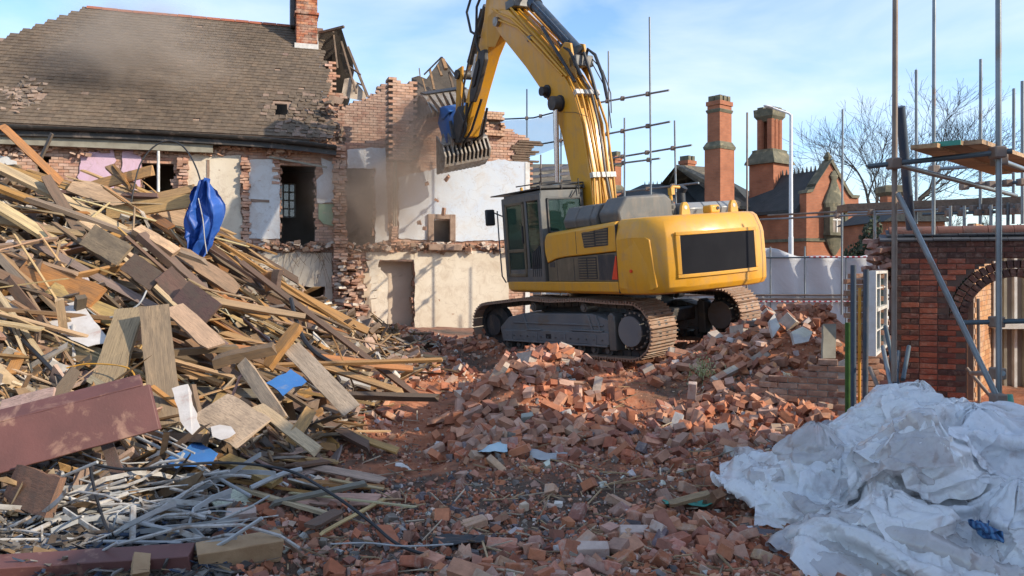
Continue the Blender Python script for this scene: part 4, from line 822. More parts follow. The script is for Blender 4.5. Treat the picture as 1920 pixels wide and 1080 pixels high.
# --- cab
CX0, CX1, CY0, CY1, CZ0, CZ1 = 0.02, 1.55, .42, 1.47, 1.40, 3.16
def shell(mb):
    t = .09
    mb.box((CX0, CY1-.05, CZ0), (CX0+.10, CY1, CZ1)); mb.box((.56, CY1-.05, CZ0), (.64, CY1, CZ1)); mb.box((CX1-.12, CY1-.05, CZ0+.1), (CX1-.02, CY1, CZ1))
    mb.box((CX0, CY1-.05, CZ1-.14), (CX1-.02, CY1-.002, CZ1)); mb.box((.08, CY1-.05, CZ0), (CX1-.02, CY1-.002, CZ0+.28))
    mb.box((CX0, CY0, CZ0), (CX0+.06, CY0+.09, CZ1)); mb.box((CX0, CY0, CZ0), (CX0+.06, CY1-.01, 2.38)); mb.box((CX0+.002, CY0+.01, 3.03), (CX0+.06, CY1-.01, CZ1)); mb.box((CX0+.001, CY1-.17, 2.3), (CX0+.06, CY1-.012, 3.1))
    mb.box((CX0+.02, CY0, CZ0), (CX1-.05, CY0+.04, 2.3)); mb.box((CX0, CY0+.002, CZ1-.1), (CX1-.1, CY1-.02, CZ1+.05)); mb.box((CX1-.12, CY0, CZ0), (CX1-.03, CY0+.08, CZ1)); mb.box((CX0+.02, CY0+.01, CZ0-.01), (CX1-.06, CY1-.06, CZ0+.05))
cab = P('cab', 'exgrey', shell, bevel=.018)
P('rear_window', 'glass', lambda mb: mb.box((CX0-.012, CY0+.08, 2.38), (CX0-.004, CY1-.16, 3.03)), cab); 
def rw(mb):
    a, b, c, d = CY0+.07, CY1-.15, 2.36, 3.05
    for q in ((a, c, b, c+.035), (a, d-.035, b, d), (a, c, a+.035, d), (b-.035, c, b, d)): mb.box((CX0-.03, q[0], q[1]), (CX0+.002, q[2], q[3]))
P('window_seal', 'exdark', rw, cab, bevel=.006)
P('quarter_window', 'glass', lambda mb: mb.box((.12, CY1-.03, 1.72), (.56, CY1-.022, 3.02)), cab)
def slv(mb):
    for k in range(5): mb.tube([(.15+.075*k, CY1-.012, 1.52), (.15+.07*k, CY1-.008, 1.85), (.19+.06*k, CY1-.012, 2.12-.03*k)], .018, 5)
P('louvre', 'black', slv, cab); P('louvre_back', 'exdark', lambda mb: mb.box((.1, CY1-.045, 1.45), (.54, CY1-.035, 2.15)), cab)
def dr(mb):
    a, b, c, d = .66, 1.40, 1.52, 3.04
    for q in ((a, c, b, c+.07), (a, d-.06, b, d), (a, c, a+.07, d), (b-.07, c, b, d), (a, 2.02, b, 2.09)): mb.box((q[0], CY1-.03, q[1]), (q[2], CY1+.012, q[3]))
dd = P('door', 'exbrown', dr, cab, bevel=.01); P('door_glass', 'glass', lambda mb: (mb.box((.72, CY1-.012, 2.08), (1.34, CY1-.004, 2.99)), mb.box((.72, CY1-.012, 1.58), (1.34, CY1-.004, 2.03))), dd)
P('door_handle', 'black', lambda mb: mb.box((.69, CY1+.01, 2.2), (.72, CY1+.04, 2.55)), dd)
P('windscreen', 'glass', lambda mb: mb.box((CX1-.06, CY0+.05, 1.6), (CX1-.05, CY1-.1, 3.05)), cab)
P('side_glass', 'glass', lambda mb: mb.box((CX0+.1, CY0+.012, 2.3), (CX1-.1, CY0+.02, 3.05)), cab)
def seat(mb):
    mb.box((.35, .68, 1.75), (.9, 1.2, 1.92)); mb.box((.30, .70, 1.85), (.44, 1.18, 2.55)); mb.box((.31, .8, 2.58), (.40, 1.08, 2.78)); mb.box((.4, .6, 1.45), (.85, .68, 2.15)); mb.box((1.2, .8, 1.45), (1.3, 1.1, 2.1))
P('seat', 'black', seat, cab, bevel=.04)
P('cab_roof_guard', 'exdark', lambda mb: (mb.box((.02, CY0-.05, 3.235), (1.92, CY1+.03, 3.26)), mb.box((.02, CY0-.05, 3.235), (.06, CY1, 3.30))), cab, bevel=.006)
def rails(mb):
    for y in (CY0, .95, CY1-.02): mb.tube([(.0, y, 3.22), (.0, y, 3.34), (.9, y, 3.36)], .014, 6)
    mb.tube([(.0, CY0, 3.34), (.0, CY1-.02, 3.34)], .014, 6); mb.tube([(-.02, .55, 3.1), (-.02, .55, 3.42)], .012, 6); mb.tube([(-.02, .75, 3.05), (-.06, .62, 3.22)], .014, 6)
P('roof_rails', 'exdark', rails, cab); P('beacon', 'yellow', lambda mb: mb.cyl((.75, 1.42, 3.26), (.75, 1.42, 3.33), .03, 10), cab)
P('mirror', 'black', lambda mb: mb.box((1.55, 1.62, 2.62), (1.62, 1.84, 2.96)), cab, bevel=.03)
P('mirror_arm', 'navy', lambda mb: (mb.tube([(1.50, 1.47, 2.80), (1.56, 1.56, 2.85), (1.58, 1.66, 2.9)], .014, 6), mb.tube([(1.56, 1.56, 2.92), (1.55, 1.57, 2.3), (1.53, 1.57, 1.55), (1.5, 1.50, 1.40)], .015, 6)), cab)
# --- boom, stick and rams
lowE = [(.28, 1.7), (.34, 2.4), (.46, 3.05), (.63, 3.87), (.76, 4.44), (.95, 4.92), (1.46, 5.54), (1.96, 6.10), (2.70, 6.82), (3.02, 7.12)]
upE = [(-.12, 1.7), (-.16, 2.4), (-.17, 2.95), (-.13, 3.45), (.02, 4.5), (.22, 5.15), (.55, 5.62), (1.22, 6.34), (1.8, 6.87), (2.55, 7.54), (2.95, 7.64)]
def boomf(mb):
    poly = lowE+[(3.16, 7.3), (3.16, 7.55)]+upE[::-1]; mb.prism(poly, 1, -.22, .34)
P('boom', 'yellow', boomf, bevel=.02, ang=40)
P('boom_seam', 'black', lambda mb: mb.tube([(-.20, .343, 4.62), (.2, .346, 4.78), (.62, .343, 4.86)], .006, 4))
P('boom_foot', 'yellowd', lambda mb: mb.box((-.5, -.5, 1.38), (.5, .5, 1.75)), bevel=.04)
for x, z, r_ in ((1.17, 5.40, .10), (.72, 5.06, .13)): P('pin_boss', 'black', lambda mb: (mb.cyl((x, .33, z), (x, .50, z), r_, 16), mb.cyl((x, .33, z), (x, .37, z), r_+.045, 16)), smooth='auto')
for s_ in (1, -1):
    P('boom_ram', 'exdark', lambda mb: (mb.cyl((.95, .46*s_, 1.9), (.86, .46*s_, 3.35), .11, 14)), smooth='auto')
    P('ram_rod', 'chrome', lambda mb: (mb.cyl((.87, .46*s_, 3.2), (.72, .46*s_, 5.06), .058, 14)), smooth='auto'); P('rod_eye', 'exdark', lambda mb: mb.cyl((.72, .36*s_, 5.06), (.72, .56*s_, 5.06), .15, 16), smooth='auto')
P('ram_head', 'cast', lambda mb: mb.cyl((.885, .46, 3.28), (.87, .46, 3.42), .10, 12))
# hydraulic lines along the back of the boom
def off(k, o):
    pts = [V((x, 0, z)) for x, z in upE[1:-1]]; r = []
    for i, p in enumerate(pts):
        d = (pts[min(i+1, len(pts)-1)]-pts[max(i-1, 0)]).normalized(); nrm = V((-d.z, 0, d.x)); r.append(p+nrm*o+V((0, k, 0)))
    return r
for j, y in enumerate((.30, .20, .08, -.03, -.12, -.20)):
    pth = off(y, .05+.03*(j % 2)); pth = [p+V((0, .03*sin(i*2.1+j), 0)) for i, p in enumerate(pth)]
    if j in (1, 3): pth = pth[:-3]+[pth[-3]+V((.02, 0, .1)), ]
    P('hydraulic_pipe', 'yellowd' if j != 3 else 'exgrey', lambda mb: mb.tube(pth, .027, 7), smooth='auto')
for i in (2, 4):
    pts = off(0, .06); p = pts[i]; d = (pts[i+1]-pts[i-1]).normalized(); nrm = V((-d.z, 0, d.x)); X = M(((d.x, 0, nrm.x, p.x), (0, 1, 0, 0), (d.z, 0, nrm.z, p.z), (0, 0, 0, 1)))
    def clamp(mb):
        for y in (.30, .20, .07, -.04, -.13, -.20): mb.box((-.055, y-.045, -.05), (.055, y+.045, .055), X)
    P('pipe_clamp', 'cast', clamp, bevel=.008)
def hoses(mb, sets, r=.028):
    for h in sets: mb.tube(h, r, 7)
P('hose', 'black', lambda mb: hoses(mb, [[(.35, -.1, 5.9), (.25, -.12, 6.1), (.08, -.16, 5.95), (-.1, -.18, 5.5), (-.2, -.18, 5.0)], [(.5, .05, 6.0), (.2, .02, 6.0), (.0, .0, 5.4), (-.12, .0, 5.0)], [(.8, .15, 6.3), (.45, .2, 6.1), (.1, .2, 5.5)], [(1.4, .2, 6.85), (1.0, .3, 6.45), (.5, .33, 5.85), (.2, .3, 5.4)]], .035), smooth='auto')
P('wire', 'exdark', lambda mb: hoses(mb, [[(.25, -.22, 5.9), (-.02, -.26, 5.6), (-.2, -.28, 5.1), (-.25, -.22, 4.7)], [(.3, -.2, 5.9), (-.05, -.3, 5.2), (-.22, -.22, 4.4)]], .012))
for qa, qb in (((.25, -.25, 5.75), (.5, .2, 5.98)), ((2.4, -.3, 7.6), (2.8, .25, 7.8)), ((1.6, .34, 6.6), (1.75, .40, 6.72))): P('valve_block', 'exgrey', lambda mb: mb.box(qa, qb), bevel=.02)
P('hydraulic_pipe', 'yellow', lambda mb: hoses(mb, [[(.4, .345, 5.55), (1.1, .37, 6.22), (1.7, .37, 6.75), (2.4, .37, 7.3), (2.9, .36, 7.55), (3.2, .36, 7.75)], [(.55, .345, 5.6), (1.3, .39, 6.3), (2.1, .38, 7.0), (2.9, .38, 7.4)], [(1.5, -.1, 6.85), (2.0, -.05, 7.35), (2.15, .0, 7.7), (2.5, 0, 7.85)], [(1.3, -.2, 6.75), (1.9, -.2, 7.2), (2.0, -.1, 7.6)]], .024), smooth='auto')
P('ram_bracket', 'yellowd', lambda mb: [mb.prism([(.3, 5.5), (.9, 6.15), (.62, 6.32), (.42, 6.25)], 1, y, y+.06) for y in (-.2, .14)], bevel=.01)
P('stick_ram', 'navy', lambda mb: (mb.cyl((.48, -.02, 6.12), (1.95, -.02, 7.52), .13, 16), mb.cyl((1.90, -.02, 7.47), (2.02, -.02, 7.59), .16, 16), mb.tube([(.6, .12, 6.35), (1.1, .14, 6.85), (1.8, .14, 7.5)], .03, 6)), smooth='auto')
P('ram_rod', 'chrome', lambda mb: mb.cyl((1.95, -.02, 7.52), (2.62, -.02, 8.35), .07, 12), smooth='auto')
stp = [(2.45, 8.55), (2.75, 8.75), (3.5, 8.75), (3.65, 8.2), (3.85, 7.7), (4.38, 6.9), (4.95, 6.15), (5.40, 5.55), (5.56, 5.25), (5.46, 5.05), (5.28, 5.08), (5.02, 5.42), (4.50, 6.1), (3.88, 6.82), (3.35, 7.24), (2.8, 7.6), (2.55, 8.1)]
P('stick', 'yellow', lambda mb: mb.prism(stp, 1, -.16, .24), bevel=.02, ang=40)
P('stick_plate', 'yellowd', lambda mb: mb.prism([(3.0, 7.15), (3.35, 6.9), (3.75, 7.0), (3.6, 7.7), (3.2, 7.75)], 1, .24, .275), bevel=.01); P('pivot_pin', 'steel', lambda mb: mb.cyl((3.02, -.42, 7.40), (3.02, .42, 7.40), .11, 16), smooth='auto')
P('stick_guard', 'exdark', lambda mb: mb.prism([(3.75, 6.95), (4.05, 6.95), (4.15, 6.75), (4.62, 6.12), (4.68, 5.85), (4.5, 5.82), (4.25, 6.05), (3.75, 6.7)], 1, .24, .36), bevel=.02)
P('guard_rib', 'black', lambda mb: mb.prism([(4.0, 6.78), (4.12, 6.72), (4.4, 6.35), (4.38, 6.15), (4.28, 6.2), (4.0, 6.6)], 1, .36, .40), bevel=.01)
P('light_mark', 'cast', lambda mb: mb.prism([(4.30, 6.98), (4.42, 7.0), (4.72, 6.5), (4.62, 6.46)], 1, .236, .245))
P('bucket_ram', 'exdark', lambda mb: (mb.cyl((4.05, 0, 8.1), (5.1, 0, 6.95), .11, 14), mb.tube([(4.0, .2, 8.0), (4.6, .22, 7.2), (5.2, .2, 6.4), (5.5, .15, 5.7)], .03, 6)), smooth='auto'); P('ram_rod', 'chrome', lambda mb: mb.cyl((5.1, 0, 6.95), (5.35, 0, 6.7), .06, 12))
P('grab_link', 'yellowd', lambda mb: [(mb.prism([(5.05, 6.85), (5.45, 6.82), (5.42, 6.5), (5.6, 5.75), (5.42, 5.7), (5.2, 6.3)], 1, y, y+.07)) for y in (-.3, .23)], bevel=.015); P('link_pin', 'exdark', lambda mb: mb.cyl((5.28, -.36, 6.68), (5.28, .36, 6.68), .12, 14), smooth='auto')
P('hose', 'black', lambda mb: hoses(mb, [[(4.35, .27, 6.2), (4.9, .32, 5.6), (5.3, .3, 5.25), (5.6, .2, 5.3)], [(4.6, -.1, 5.7), (5.0, -.12, 5.1), (5.4, -.1, 5.0), (5.7, -.1, 5.3)], [(4.5, .1, 5.9), (5.0, .18, 5.2), (5.4, .2, 4.95), (5.75, .1, 5.2)], [(4.05, .34, 8.5), (4.35, .42, 8.0), (4.25, .4, 7.5), (4.0, .3, 7.3)], [(3.3, .3, 8.6), (3.9, .38, 8.0), (4.1, .36, 7.2), (4.0, .33, 6.9)], [(3.4, -.3, 6.9), (3.15, -.3, 6.65), (3.0, -.28, 6.9), (2.9, -.25, 7.1)], [(5.0, .26, 5.9), (5.1, .3, 5.2), (5.35, .34, 4.95), (5.6, .3, 5.15)]], .033), smooth='auto')
# --- the grab
WD = V((-.05, -.985, .16)).normalized(); GO = V((0, 0, .0))
def gpt(x, z, w): return V((x, 0, z))+WD*w
def gprism(mb, prof, w0, w1): mb.loft([[gpt(x, z, w0) for x, z in prof], [gpt(x, z, w1) for x, z in prof]])
P('grab_mount', 'exdark', lambda mb: (gprism(mb, [(4.95, 5.35), (5.3, 4.85), (5.6, 4.95), (5.5, 5.6), (5.2, 5.8)], -.36, .36), gprism(mb, [(5.15, 5.15), (5.55, 4.95), (5.75, 5.35), (5.4, 5.75)], -.3, .3), gprism(mb, [(5.45, 5.0), (5.5, 5.0), (5.62, 5.5), (5.55, 5.5)], -.45, .45)), bevel=.02)
def gring(mb):
    c, ax = V((5.72, 0, 5.42)), V((.9, .25, .15)).normalized(); u = ax.orthogonal().normalized(); w = ax.cross(u)
    for o_, r0, r1 in ((-.12, .40, .40), (.0, .36, .36), (.06, .30, .18)): mb.loft([[c+ax*(o_)+(u*cos(2*pi*k/26)+w*sin(2*pi*k/26))*r0 for k in range(26)], [c+ax*(o_+.10)+(u*cos(2*pi*k/26)+w*sin(2*pi*k/26))*r1 for k in range(26)]])
P('grab_rotator', 'blue', gring, smooth='auto')
P('grab_body', 'blue', lambda mb: (gprism(mb, [(5.75, 5.0), (6.25, 4.95), (6.55, 5.6), (6.3, 5.95), (5.85, 5.75)], -.32, .32), gprism(mb, [(5.68, 5.75), (5.95, 5.95), (6.3, 5.98), (6.2, 5.6)], -.36, .36)), bevel=.03)
P('grab_cylinder', 'steel', lambda mb: [mb.cyl(gpt(5.55, 5.05, w), gpt(5.62, 4.78, w), .05, 10) for w in (-.4, -.15, .15, .4)])
GLIFT = .13
def jaw(name, pv, path, w=.66, nt=7):
    o_ = V((0, 0, 0)); path = [V((x, 0, z)) for x, z in path]
    def nr(i):
        d = (path[min(i+1, len(path)-1)]-path[max(i-1, 0)]).normalized(); return V((d.z, 0, -d.x))
    j = P(name, 'steel', lambda mb: mb.loft([[p+WD*-w, p+WD*w, p+nr(i)*.035+WD*w, p+nr(i)*.035+WD*-w] for i, p in list(enumerate(path))[3:]]), bevel=.004)
    P('slot_shade_plate', 'black', lambda mb: mb.loft([[path[i]-nr(i)*.05+WD*-(w-.03), path[i]-nr(i)*.05+WD*(w-.03), path[i]-nr(i)*.03+WD*(w-.03), path[i]-nr(i)*.03+WD*-(w-.03)] for i in (1, 2, 3)]), j)  # black plate added so the slots between the ribs look shaded
    def ribs(mb):
        for k in range(12):
            x = -w+2*w*k/11; mb.loft([[path[i]+WD*(x-.022), path[i]+WD*(x+.022), path[i]+nr(i)*.05+WD*(x+.022), path[i]+nr(i)*.05+WD*(x-.022)] for i in (1, 2, 3)])
        a = path[3]; mb.loft([[a+WD*-w, a+WD*w, a+nr(3)*.055+WD*w, a+nr(3)*.055+WD*-w], [a+(path[2]-a)*.22+WD*-w, a+(path[2]-a)*.22+WD*w, a+(path[2]-a)*.22+nr(3)*.055+WD*w, a+(path[2]-a)*.22+nr(3)*.055+WD*-w]])
        a = path[1]; mb.loft([[a+WD*-w, a+WD*w, a+nr(1)*.06+WD*w, a+nr(1)*.06+WD*-w], [a+(path[2]-a)*.14+WD*-w, a+(path[2]-a)*.14+WD*w, a+(path[2]-a)*.14+nr(1)*.06+WD*w, a+(path[2]-a)*.14+nr(1)*.06+WD*-w]])
    P('jaw_ribs', 'steel', ribs, j)
    def tines(mb):
        for k in range(nt):
            x = -w*.95+2*w*.95*k/(nt-1); a, b = path[1], V((pv[0], 0, pv[1])); mb.loft([[a+WD*(x-.075), a+WD*(x+.075), a+nr(1)*.06+WD*(x+.075), a+nr(1)*.06+WD*(x-.075)], [b+WD*(x*.75-.012), b+WD*(x*.75+.012), b+nr(1)*.06+WD*(x*.75+.012), b+nr(1)*.06+WD*(x*.75-.012)]])
    P('jaw_tines', 'steel', tines, j)
    def ends(mb):
        for s_ in (sgn,): mb.loft([[p+WD*s_ for p in path]+[V((pv[0], 0, pv[1]))+WD*s_], [p+WD*(s_+.03) for p in path]+[V((pv[0], 0, pv[1]))+WD*(s_+.03)]])
    for sgn in (-w, w-.03): P('jaw_cheek', 'steel', ends, j)
    P('jaw_edge', 'exdark', lambda mb: [mb.loft([[path[-2]+nr(-2)*.036+WD*(x-.03), path[-2]+nr(-2)*.036+WD*(x+.03), path[-2]+nr(-2)*.06+WD*(x+.03), path[-2]+nr(-2)*.06+WD*(x-.03)], [path[-1]+WD*(x-.03), path[-1]+WD*(x+.03), path[-1]+nr(len(path)-1)*.05+WD*(x+.03), path[-1]+nr(len(path)-1)*.05+WD*(x-.03)]]) for x in np.linspace(-w+.05, w-.05, 12)], j)
jaw('grab_jaw', (5.98, 5.2), [(5.9, 5.15), (5.66, 4.90), (5.52, 4.58), (5.60, 4.36), (5.82, 4.24), (6.12, 4.24)])
jaw('grab_jaw', (6.15, 5.85), [(6.2, 5.95), (6.52, 6.38), (6.80, 6.48), (7.02, 6.36), (7.2, 6.12), (7.28, 5.86)])
for o in EX.children:
    if o.name.split('.')[0] in ('grab_mount', 'grab_rotator', 'grab_body', 'grab_cylinder', 'grab_jaw'): o.location = (.12, 0, GLIFT)
MUD = 0
for nm in ('trackfr', 'exdark'): pass
# ---------------------------------------------------------------- cloth: a small position-based solver in numpy
def cloth(nu, nv, lu, lv, init, Hf, steps=150, it=7, pins=None, bend=.35, fric=.35, thick=.012, grav=.004, noise_=.0, seed=0, damp=.97):
    """nu x nv points, rest size lu x lv; init(u, v) -> start positions; Hf(x, y) -> height of what it falls on"""
    r = np.random.default_rng(seed); u, v = np.meshgrid(np.linspace(0, 1, nu), np.linspace(0, 1, nv)); x = init(u, v).astype(float); x += r.normal(0, noise_, x.shape); p0 = x.copy()
    du, dv = lu/(nu-1), lv/(nv-1); dd = math.hypot(du, dv); cons = []
    def sl(a, b, L, k): cons.append((a, b, L, k))
    S = np.s_
    for o_ in (0, 1):
        sl(S[:, o_:-1:2], S[:, o_+1::2], du, 1.0); sl(S[o_:-1:2, :], S[o_+1::2, :], dv, 1.0)
        sl(S[o_:-1:2, :-1], S[o_+1::2, 1:], dd, .6); sl(S[o_:-1:2, 1:], S[o_+1::2, :-1], dd, .6)
    for o_ in (0, 1, 2, 3): sl(S[:, o_:-2:4], S[:, o_+2::4], 2*du, bend); sl(S[o_:-2:4, :], S[o_+2::4, :], 2*dv, bend)
    hx = None
    for st in range(steps):
        vel = (x-p0)*damp; p0 = x.copy(); x = x+vel; x[..., 2] -= grav
        for _ in range(it):
            for a, b, L, k in cons:
                A, B = x[a], x[b]; m = min(A.shape[0], B.shape[0]), min(A.shape[1], B.shape[1]); A = A[:m[0], :m[1]]; B = B[:m[0], :m[1]]
                d = B-A; l_ = np.sqrt((d*d).sum(-1))+1e-9; c = (k*.5*(l_-L)/l_)[..., None]*d; A += c; B -= c
            if pins is not None: x[pins[0], pins[1]] = pins[2]
        h = Hf(x[..., 0], x[..., 1])+thick; pen = x[..., 2] < h
        x[..., 2] = np.where(pen, h, x[..., 2]); p0[pen] = x[pen]+(p0[pen]-x[pen])*(1-fric)*.6; p0[..., 2] = np.where(pen, x[..., 2], p0[..., 2])
    return x
def gridmesh(name, x, mat, parent=None, thick=.004, sub=1):
    nv_, nu_ = x.shape[:2]; idx = np.arange(nu_*nv_).reshape(nv_, nu_); f = np.stack([idx[:-1, :-1], idx[:-1, 1:], idx[1:, 1:], idx[1:, :-1]], -1).reshape(-1, 4)
    o = npmesh(name, x.reshape(-1, 3), f, None, mat, parent, None, True)
    if sub: m_ = o.modifiers.new('sub', 'SUBSURF'); m_.levels = m_.render_levels = sub
    if thick: m_ = o.modifiers.new('solid', 'SOLIDIFY'); m_.thickness = thick
    return o
def crumple(x, lu, lv, seed, amp=1.0, fine=True):
    """refine a sheet and fold sharp plastic creases into it"""
    r = np.random.default_rng(seed)
    def up(a):
        b = np.zeros((a.shape[0]*2-1, a.shape[1]*2-1, 3)); b[::2, ::2] = a; b[1::2, ::2] = (a[1:]+a[:-1])/2; b[:, 1::2] = (b[:, :-1:2]+b[:, 2::2])/2; return b
    x = up(x) if fine else x; nv_, nu_ = x.shape[:2]; U, W = np.meshgrid(np.linspace(0, lu, nu_), np.linspace(0, lv, nv_)); d = np.zeros_like(U)
    for k in range(14):
        a = r.uniform(0, pi); f_ = r.uniform(.8, 2.0)*(1 if k < 9 else 2.4); ph = (U*cos(a)+W*sin(a))*f_+r.random()+.45*fbm(U, W, 1.2, 2, seed+k); tri = np.exp(-np.abs((ph % 1)-.5)/f_/.022); d += (tri*r.choice((1, 1, -.8))*.013+(np.abs((ph % 1)-.5)-.25)*.02/f_)*np.clip(.35+1.7*fbm(U, W, 1.1, 2, seed+k*3+1), 0, 1.4)*amp
    gu = np.gradient(x, axis=1); gv = np.gradient(x, axis=0); n_ = np.cross(gu, gv); n_ /= np.linalg.norm(n_, axis=-1, keepdims=True)+1e-9; return x+n_*d[..., None]
CRUMPLE = crumple
# ---------------------------------------------------------------- the timber pile
def plank_proto(k, nseg=7, name='plank'):
    r = random.Random(100+k); vs_ = []; fs = []; bow = r.uniform(-.02, .02); 
    for i in range(nseg+1):
        x = -.5+i/nseg; end = 1 if i in (0, nseg) else 0; wz = bow*(1-4*x*x)+r.uniform(-.006, .006)
        for (y, z) in ((-.5, -.5), (.5, -.5), (.5, .5), (-.5, .5)):
            xx = x+(r.uniform(-.05, .012)*(1 if i == nseg else -1)*r.random()*(1.5 if k % 2 else .4) if end else 0); yy = y*(1-(.35*r.random() if end and k % 3 == 0 else 0)); vs_.append((xx, yy+r.uniform(-.03, .03), z*(1+r.uniform(-.1, .1))+wz*6))
    for i in range(nseg):
        for q in range(4): a = i*4+q; b = i*4+(q+1) % 4; fs.append((a, b, b+4, a+4))
    fs.append((3, 2, 1, 0)); e = nseg*4; fs.append((e, e+1, e+2, e+3))
    me = bpy.data.meshes.new(name); me.from_pydata(vs_, [], fs); return me
PL = {}
for mname in ('plank', 'lath', 'board', 'joist'):
    PL[mname] = []
    for k in range(6):
        me = plank_proto(k, name=mname); me.materials.append(MAT[mname]); PL[mname].append(me)
NAMES = {'plank': 'plank', 'lath': 'lath', 'board': 'broken_board', 'joist': 'joist'}
def stick(a, b, W, T, mat, roll=0.0, label=None, cat=None, group=None, name=None):
    a, b = V(a), V(b); d = b-a; L = d.length; d.normalize(); up = V((0, 0, 1)); y = up.cross(d)
    y = y.normalized() if y.length > 1e-3 else V((0, 1, 0)); z = d.cross(y); R_ = M.Rotation(roll, 3, d); y = R_ @ y; z = R_ @ z; c = (a+b)/2
    o = bpy.data.objects.new(name or NAMES[mat], PL[mat][random.randrange(6)]); link(o)
    o.matrix_world = M(((d.x*L, y.x*W, z.x*T, c.x), (d.y*L, y.y*W, z.y*T, c.y), (d.z*L, y.z*W, z.z*T, c.z), (0, 0, 0, 1)))
    tn = random.choice(TONES[{'plank': 'sawn_timber', 'lath': 'raw_lath', 'board': 'plasterboard', 'joist': 'old_joist'}[mat]])
    if label and group is None:
        w_ = label.split(); hit = [q for q in TONES[{'plank': 'sawn_timber', 'lath': 'raw_lath', 'board': 'plasterboard', 'joist': 'old_joist'}[mat]] if q[0] in w_]
        if hit: tn = hit[0]
        elif mat == 'plank' and not {'dark', 'brown'} & set(w_): tn = random.choice(TONES['sawn_timber'][:3])
    o.color = (*[q*random.uniform(.9, 1.1) for q in tn[1]], 1)
    if group:
        nn = ('long ' if L > 2 else 'short ' if L < .8 else '')+tn[0]+' '+{'plank': 'plank', 'lath': 'lath', 'board': 'board', 'joist': 'joist'}[mat]; later(o, nn, c)
    return tag(o, label if not group else None, cat or {'plank': 'plank', 'lath': 'lath', 'board': 'board', 'joist': 'joist'}[mat], group)
def lay(x, y, yaw, L, W, T, mat, lift, roll, label, group, tilt_=0.0):
    dx, dy = cos(yaw)*L/2, sin(yaw)*L/2; za, zb = gh(x-dx, y-dy), gh(x+dx, y+dy); zc = gh(x, y); over = max(0, zc-(za+zb)/2)
    return stick((x-dx, y-dy, za+over+lift+tilt_), (x+dx, y+dy, zb+over+lift-tilt_), W, T, mat, roll, label, None, group)
# litter of splinters covering the mound
n = 14000; X, Y = screen_scatter(n*2, -.95, -.08, 5.0, 17); k = wood_h(X, Y) > .12; X, Y = X[k][:n], Y[k][:n]; n = len(X)
Ls = np.exp(rng.normal(-1.35, .6, n)); size = np.c_[Ls, rng.uniform(.012, .09, n)*np.minimum(1, Ls*3), rng.uniform(.006, .03, n)]
wc = np.array([(.42, .25, .10), (.5, .33, .17), (.30, .19, .10), (.19, .12, .075), (.55, .42, .27), (.36, .19, .07), (.25, .2, .16), (.5, .44, .37)])[rng.integers(0, 8, n)]*rng.uniform(.35, 1.05, (n, 1))  # tones darkened to put shade into the gaps between timbers
chunks('timber_litter', np.c_[X, Y, ground_h(X, Y)+rng.uniform(-.01, .12, n)], size, np.c_[rng.normal(0, .6, n), rng.normal(.18, .35, n), rng.normal(-.2, .8, n)], wc, MAT['woodstuff'], .1)
n = 1500; X, Y = screen_scatter(n*2, -.95, -.08, 5.4, 16); k = wood_h(X, Y) > .15; X, Y = X[k][:n], Y[k][:n]; n = len(X)
bc = np.array([(.42, .29, .22), (.34, .2, .12), (.55, .5, .43), (.2, .14, .1), (.28, .2, .15), (.45, .33, .2)])[rng.integers(0, 6, n)]*rng.uniform(.7, 1.1, (n, 1))
chunks('timber_offcuts', np.c_[X, Y, ground_h(X, Y)+rng.uniform(.0, .14, n)], np.c_[rng.uniform(.12, .5, n), rng.uniform(.08, .26, n), rng.uniform(.01, .05, n)], np.c_[rng.normal(0, .7, n), rng.normal(.2, .5, n), rng.uniform(0, 6.3, n)], bc, MAT['woodstuff'], .09)
GU, GM, GL_ = 'timbers sliding down the upper pile', 'broken timbers on the middle of the pile', 'boards at the foot of the pile'
def mound_xy(xa, xb, ya, yb):
    while True:
        Yq = 1/random.uniform(1/yb, 1/ya); x = random.uniform(xa, xb)*Yq
        if wood_h(x, Yq) > .2: return x, Yq
for k in range(190):   # long planks lying down the slope, all tipping the same way
    x, y = mound_xy(-.70, -.235, 8.2, 14.0); m_ = random.choices(('plank', 'joist', 'lath'), (5.5, 1.6, 4))[0]
    L = random.uniform(.9, 3.2) if m_ != 'lath' else random.uniform(.9, 2.6); W = {'plank': random.uniform(.05, .14), 'joist': random.uniform(.07, .15), 'lath': random.uniform(.02, .045)}[m_]; T = {'plank': random.uniform(.022, .04), 'joist': random.uniform(.05, .085), 'lath': .014}[m_]
    lay(x, y, random.gauss(-.14, .38), L, W, T, m_, random.uniform(.04, .42), random.gauss(.15, .55), {'plank': 'long sawn plank sliding down the upper slope of the timber pile', 'joist': 'dark old joist lying down the upper slope of the timber pile', 'lath': 'thin pale lath on the upper slope of the timber pile'}[m_], GU+', '+m_, random.gauss(.02, .15))
for k in range(190):
    x, y = mound_xy(-.66, -.205, 6.6, 11.0); m_ = random.choices(('plank', 'board', 'joist', 'lath'), (4, 3, 1.3, 5))[0]
    L = random.uniform(.4, 1.5); W = {'plank': random.uniform(.05, .13), 'board': random.uniform(.12, .32), 'joist': random.uniform(.07, .13), 'lath': random.uniform(.02, .045)}[m_]; T = {'plank': .025, 'board': .014, 'joist': .07, 'lath': .012}[m_]
    lay(x, y, random.gauss(-.45, 1.15), L if m_ != 'board' else L*.6, W, T, m_, random.uniform(.03, .22), random.gauss(.15, .5), {'plank': 'short snapped plank on the middle of the timber pile', 'board': 'broken flat board on the middle of the timber pile', 'joist': 'short dark joist on the middle of the timber pile', 'lath': 'snapped lath on the middle of the timber pile'}[m_], GM+', '+m_, random.gauss(0, .2))
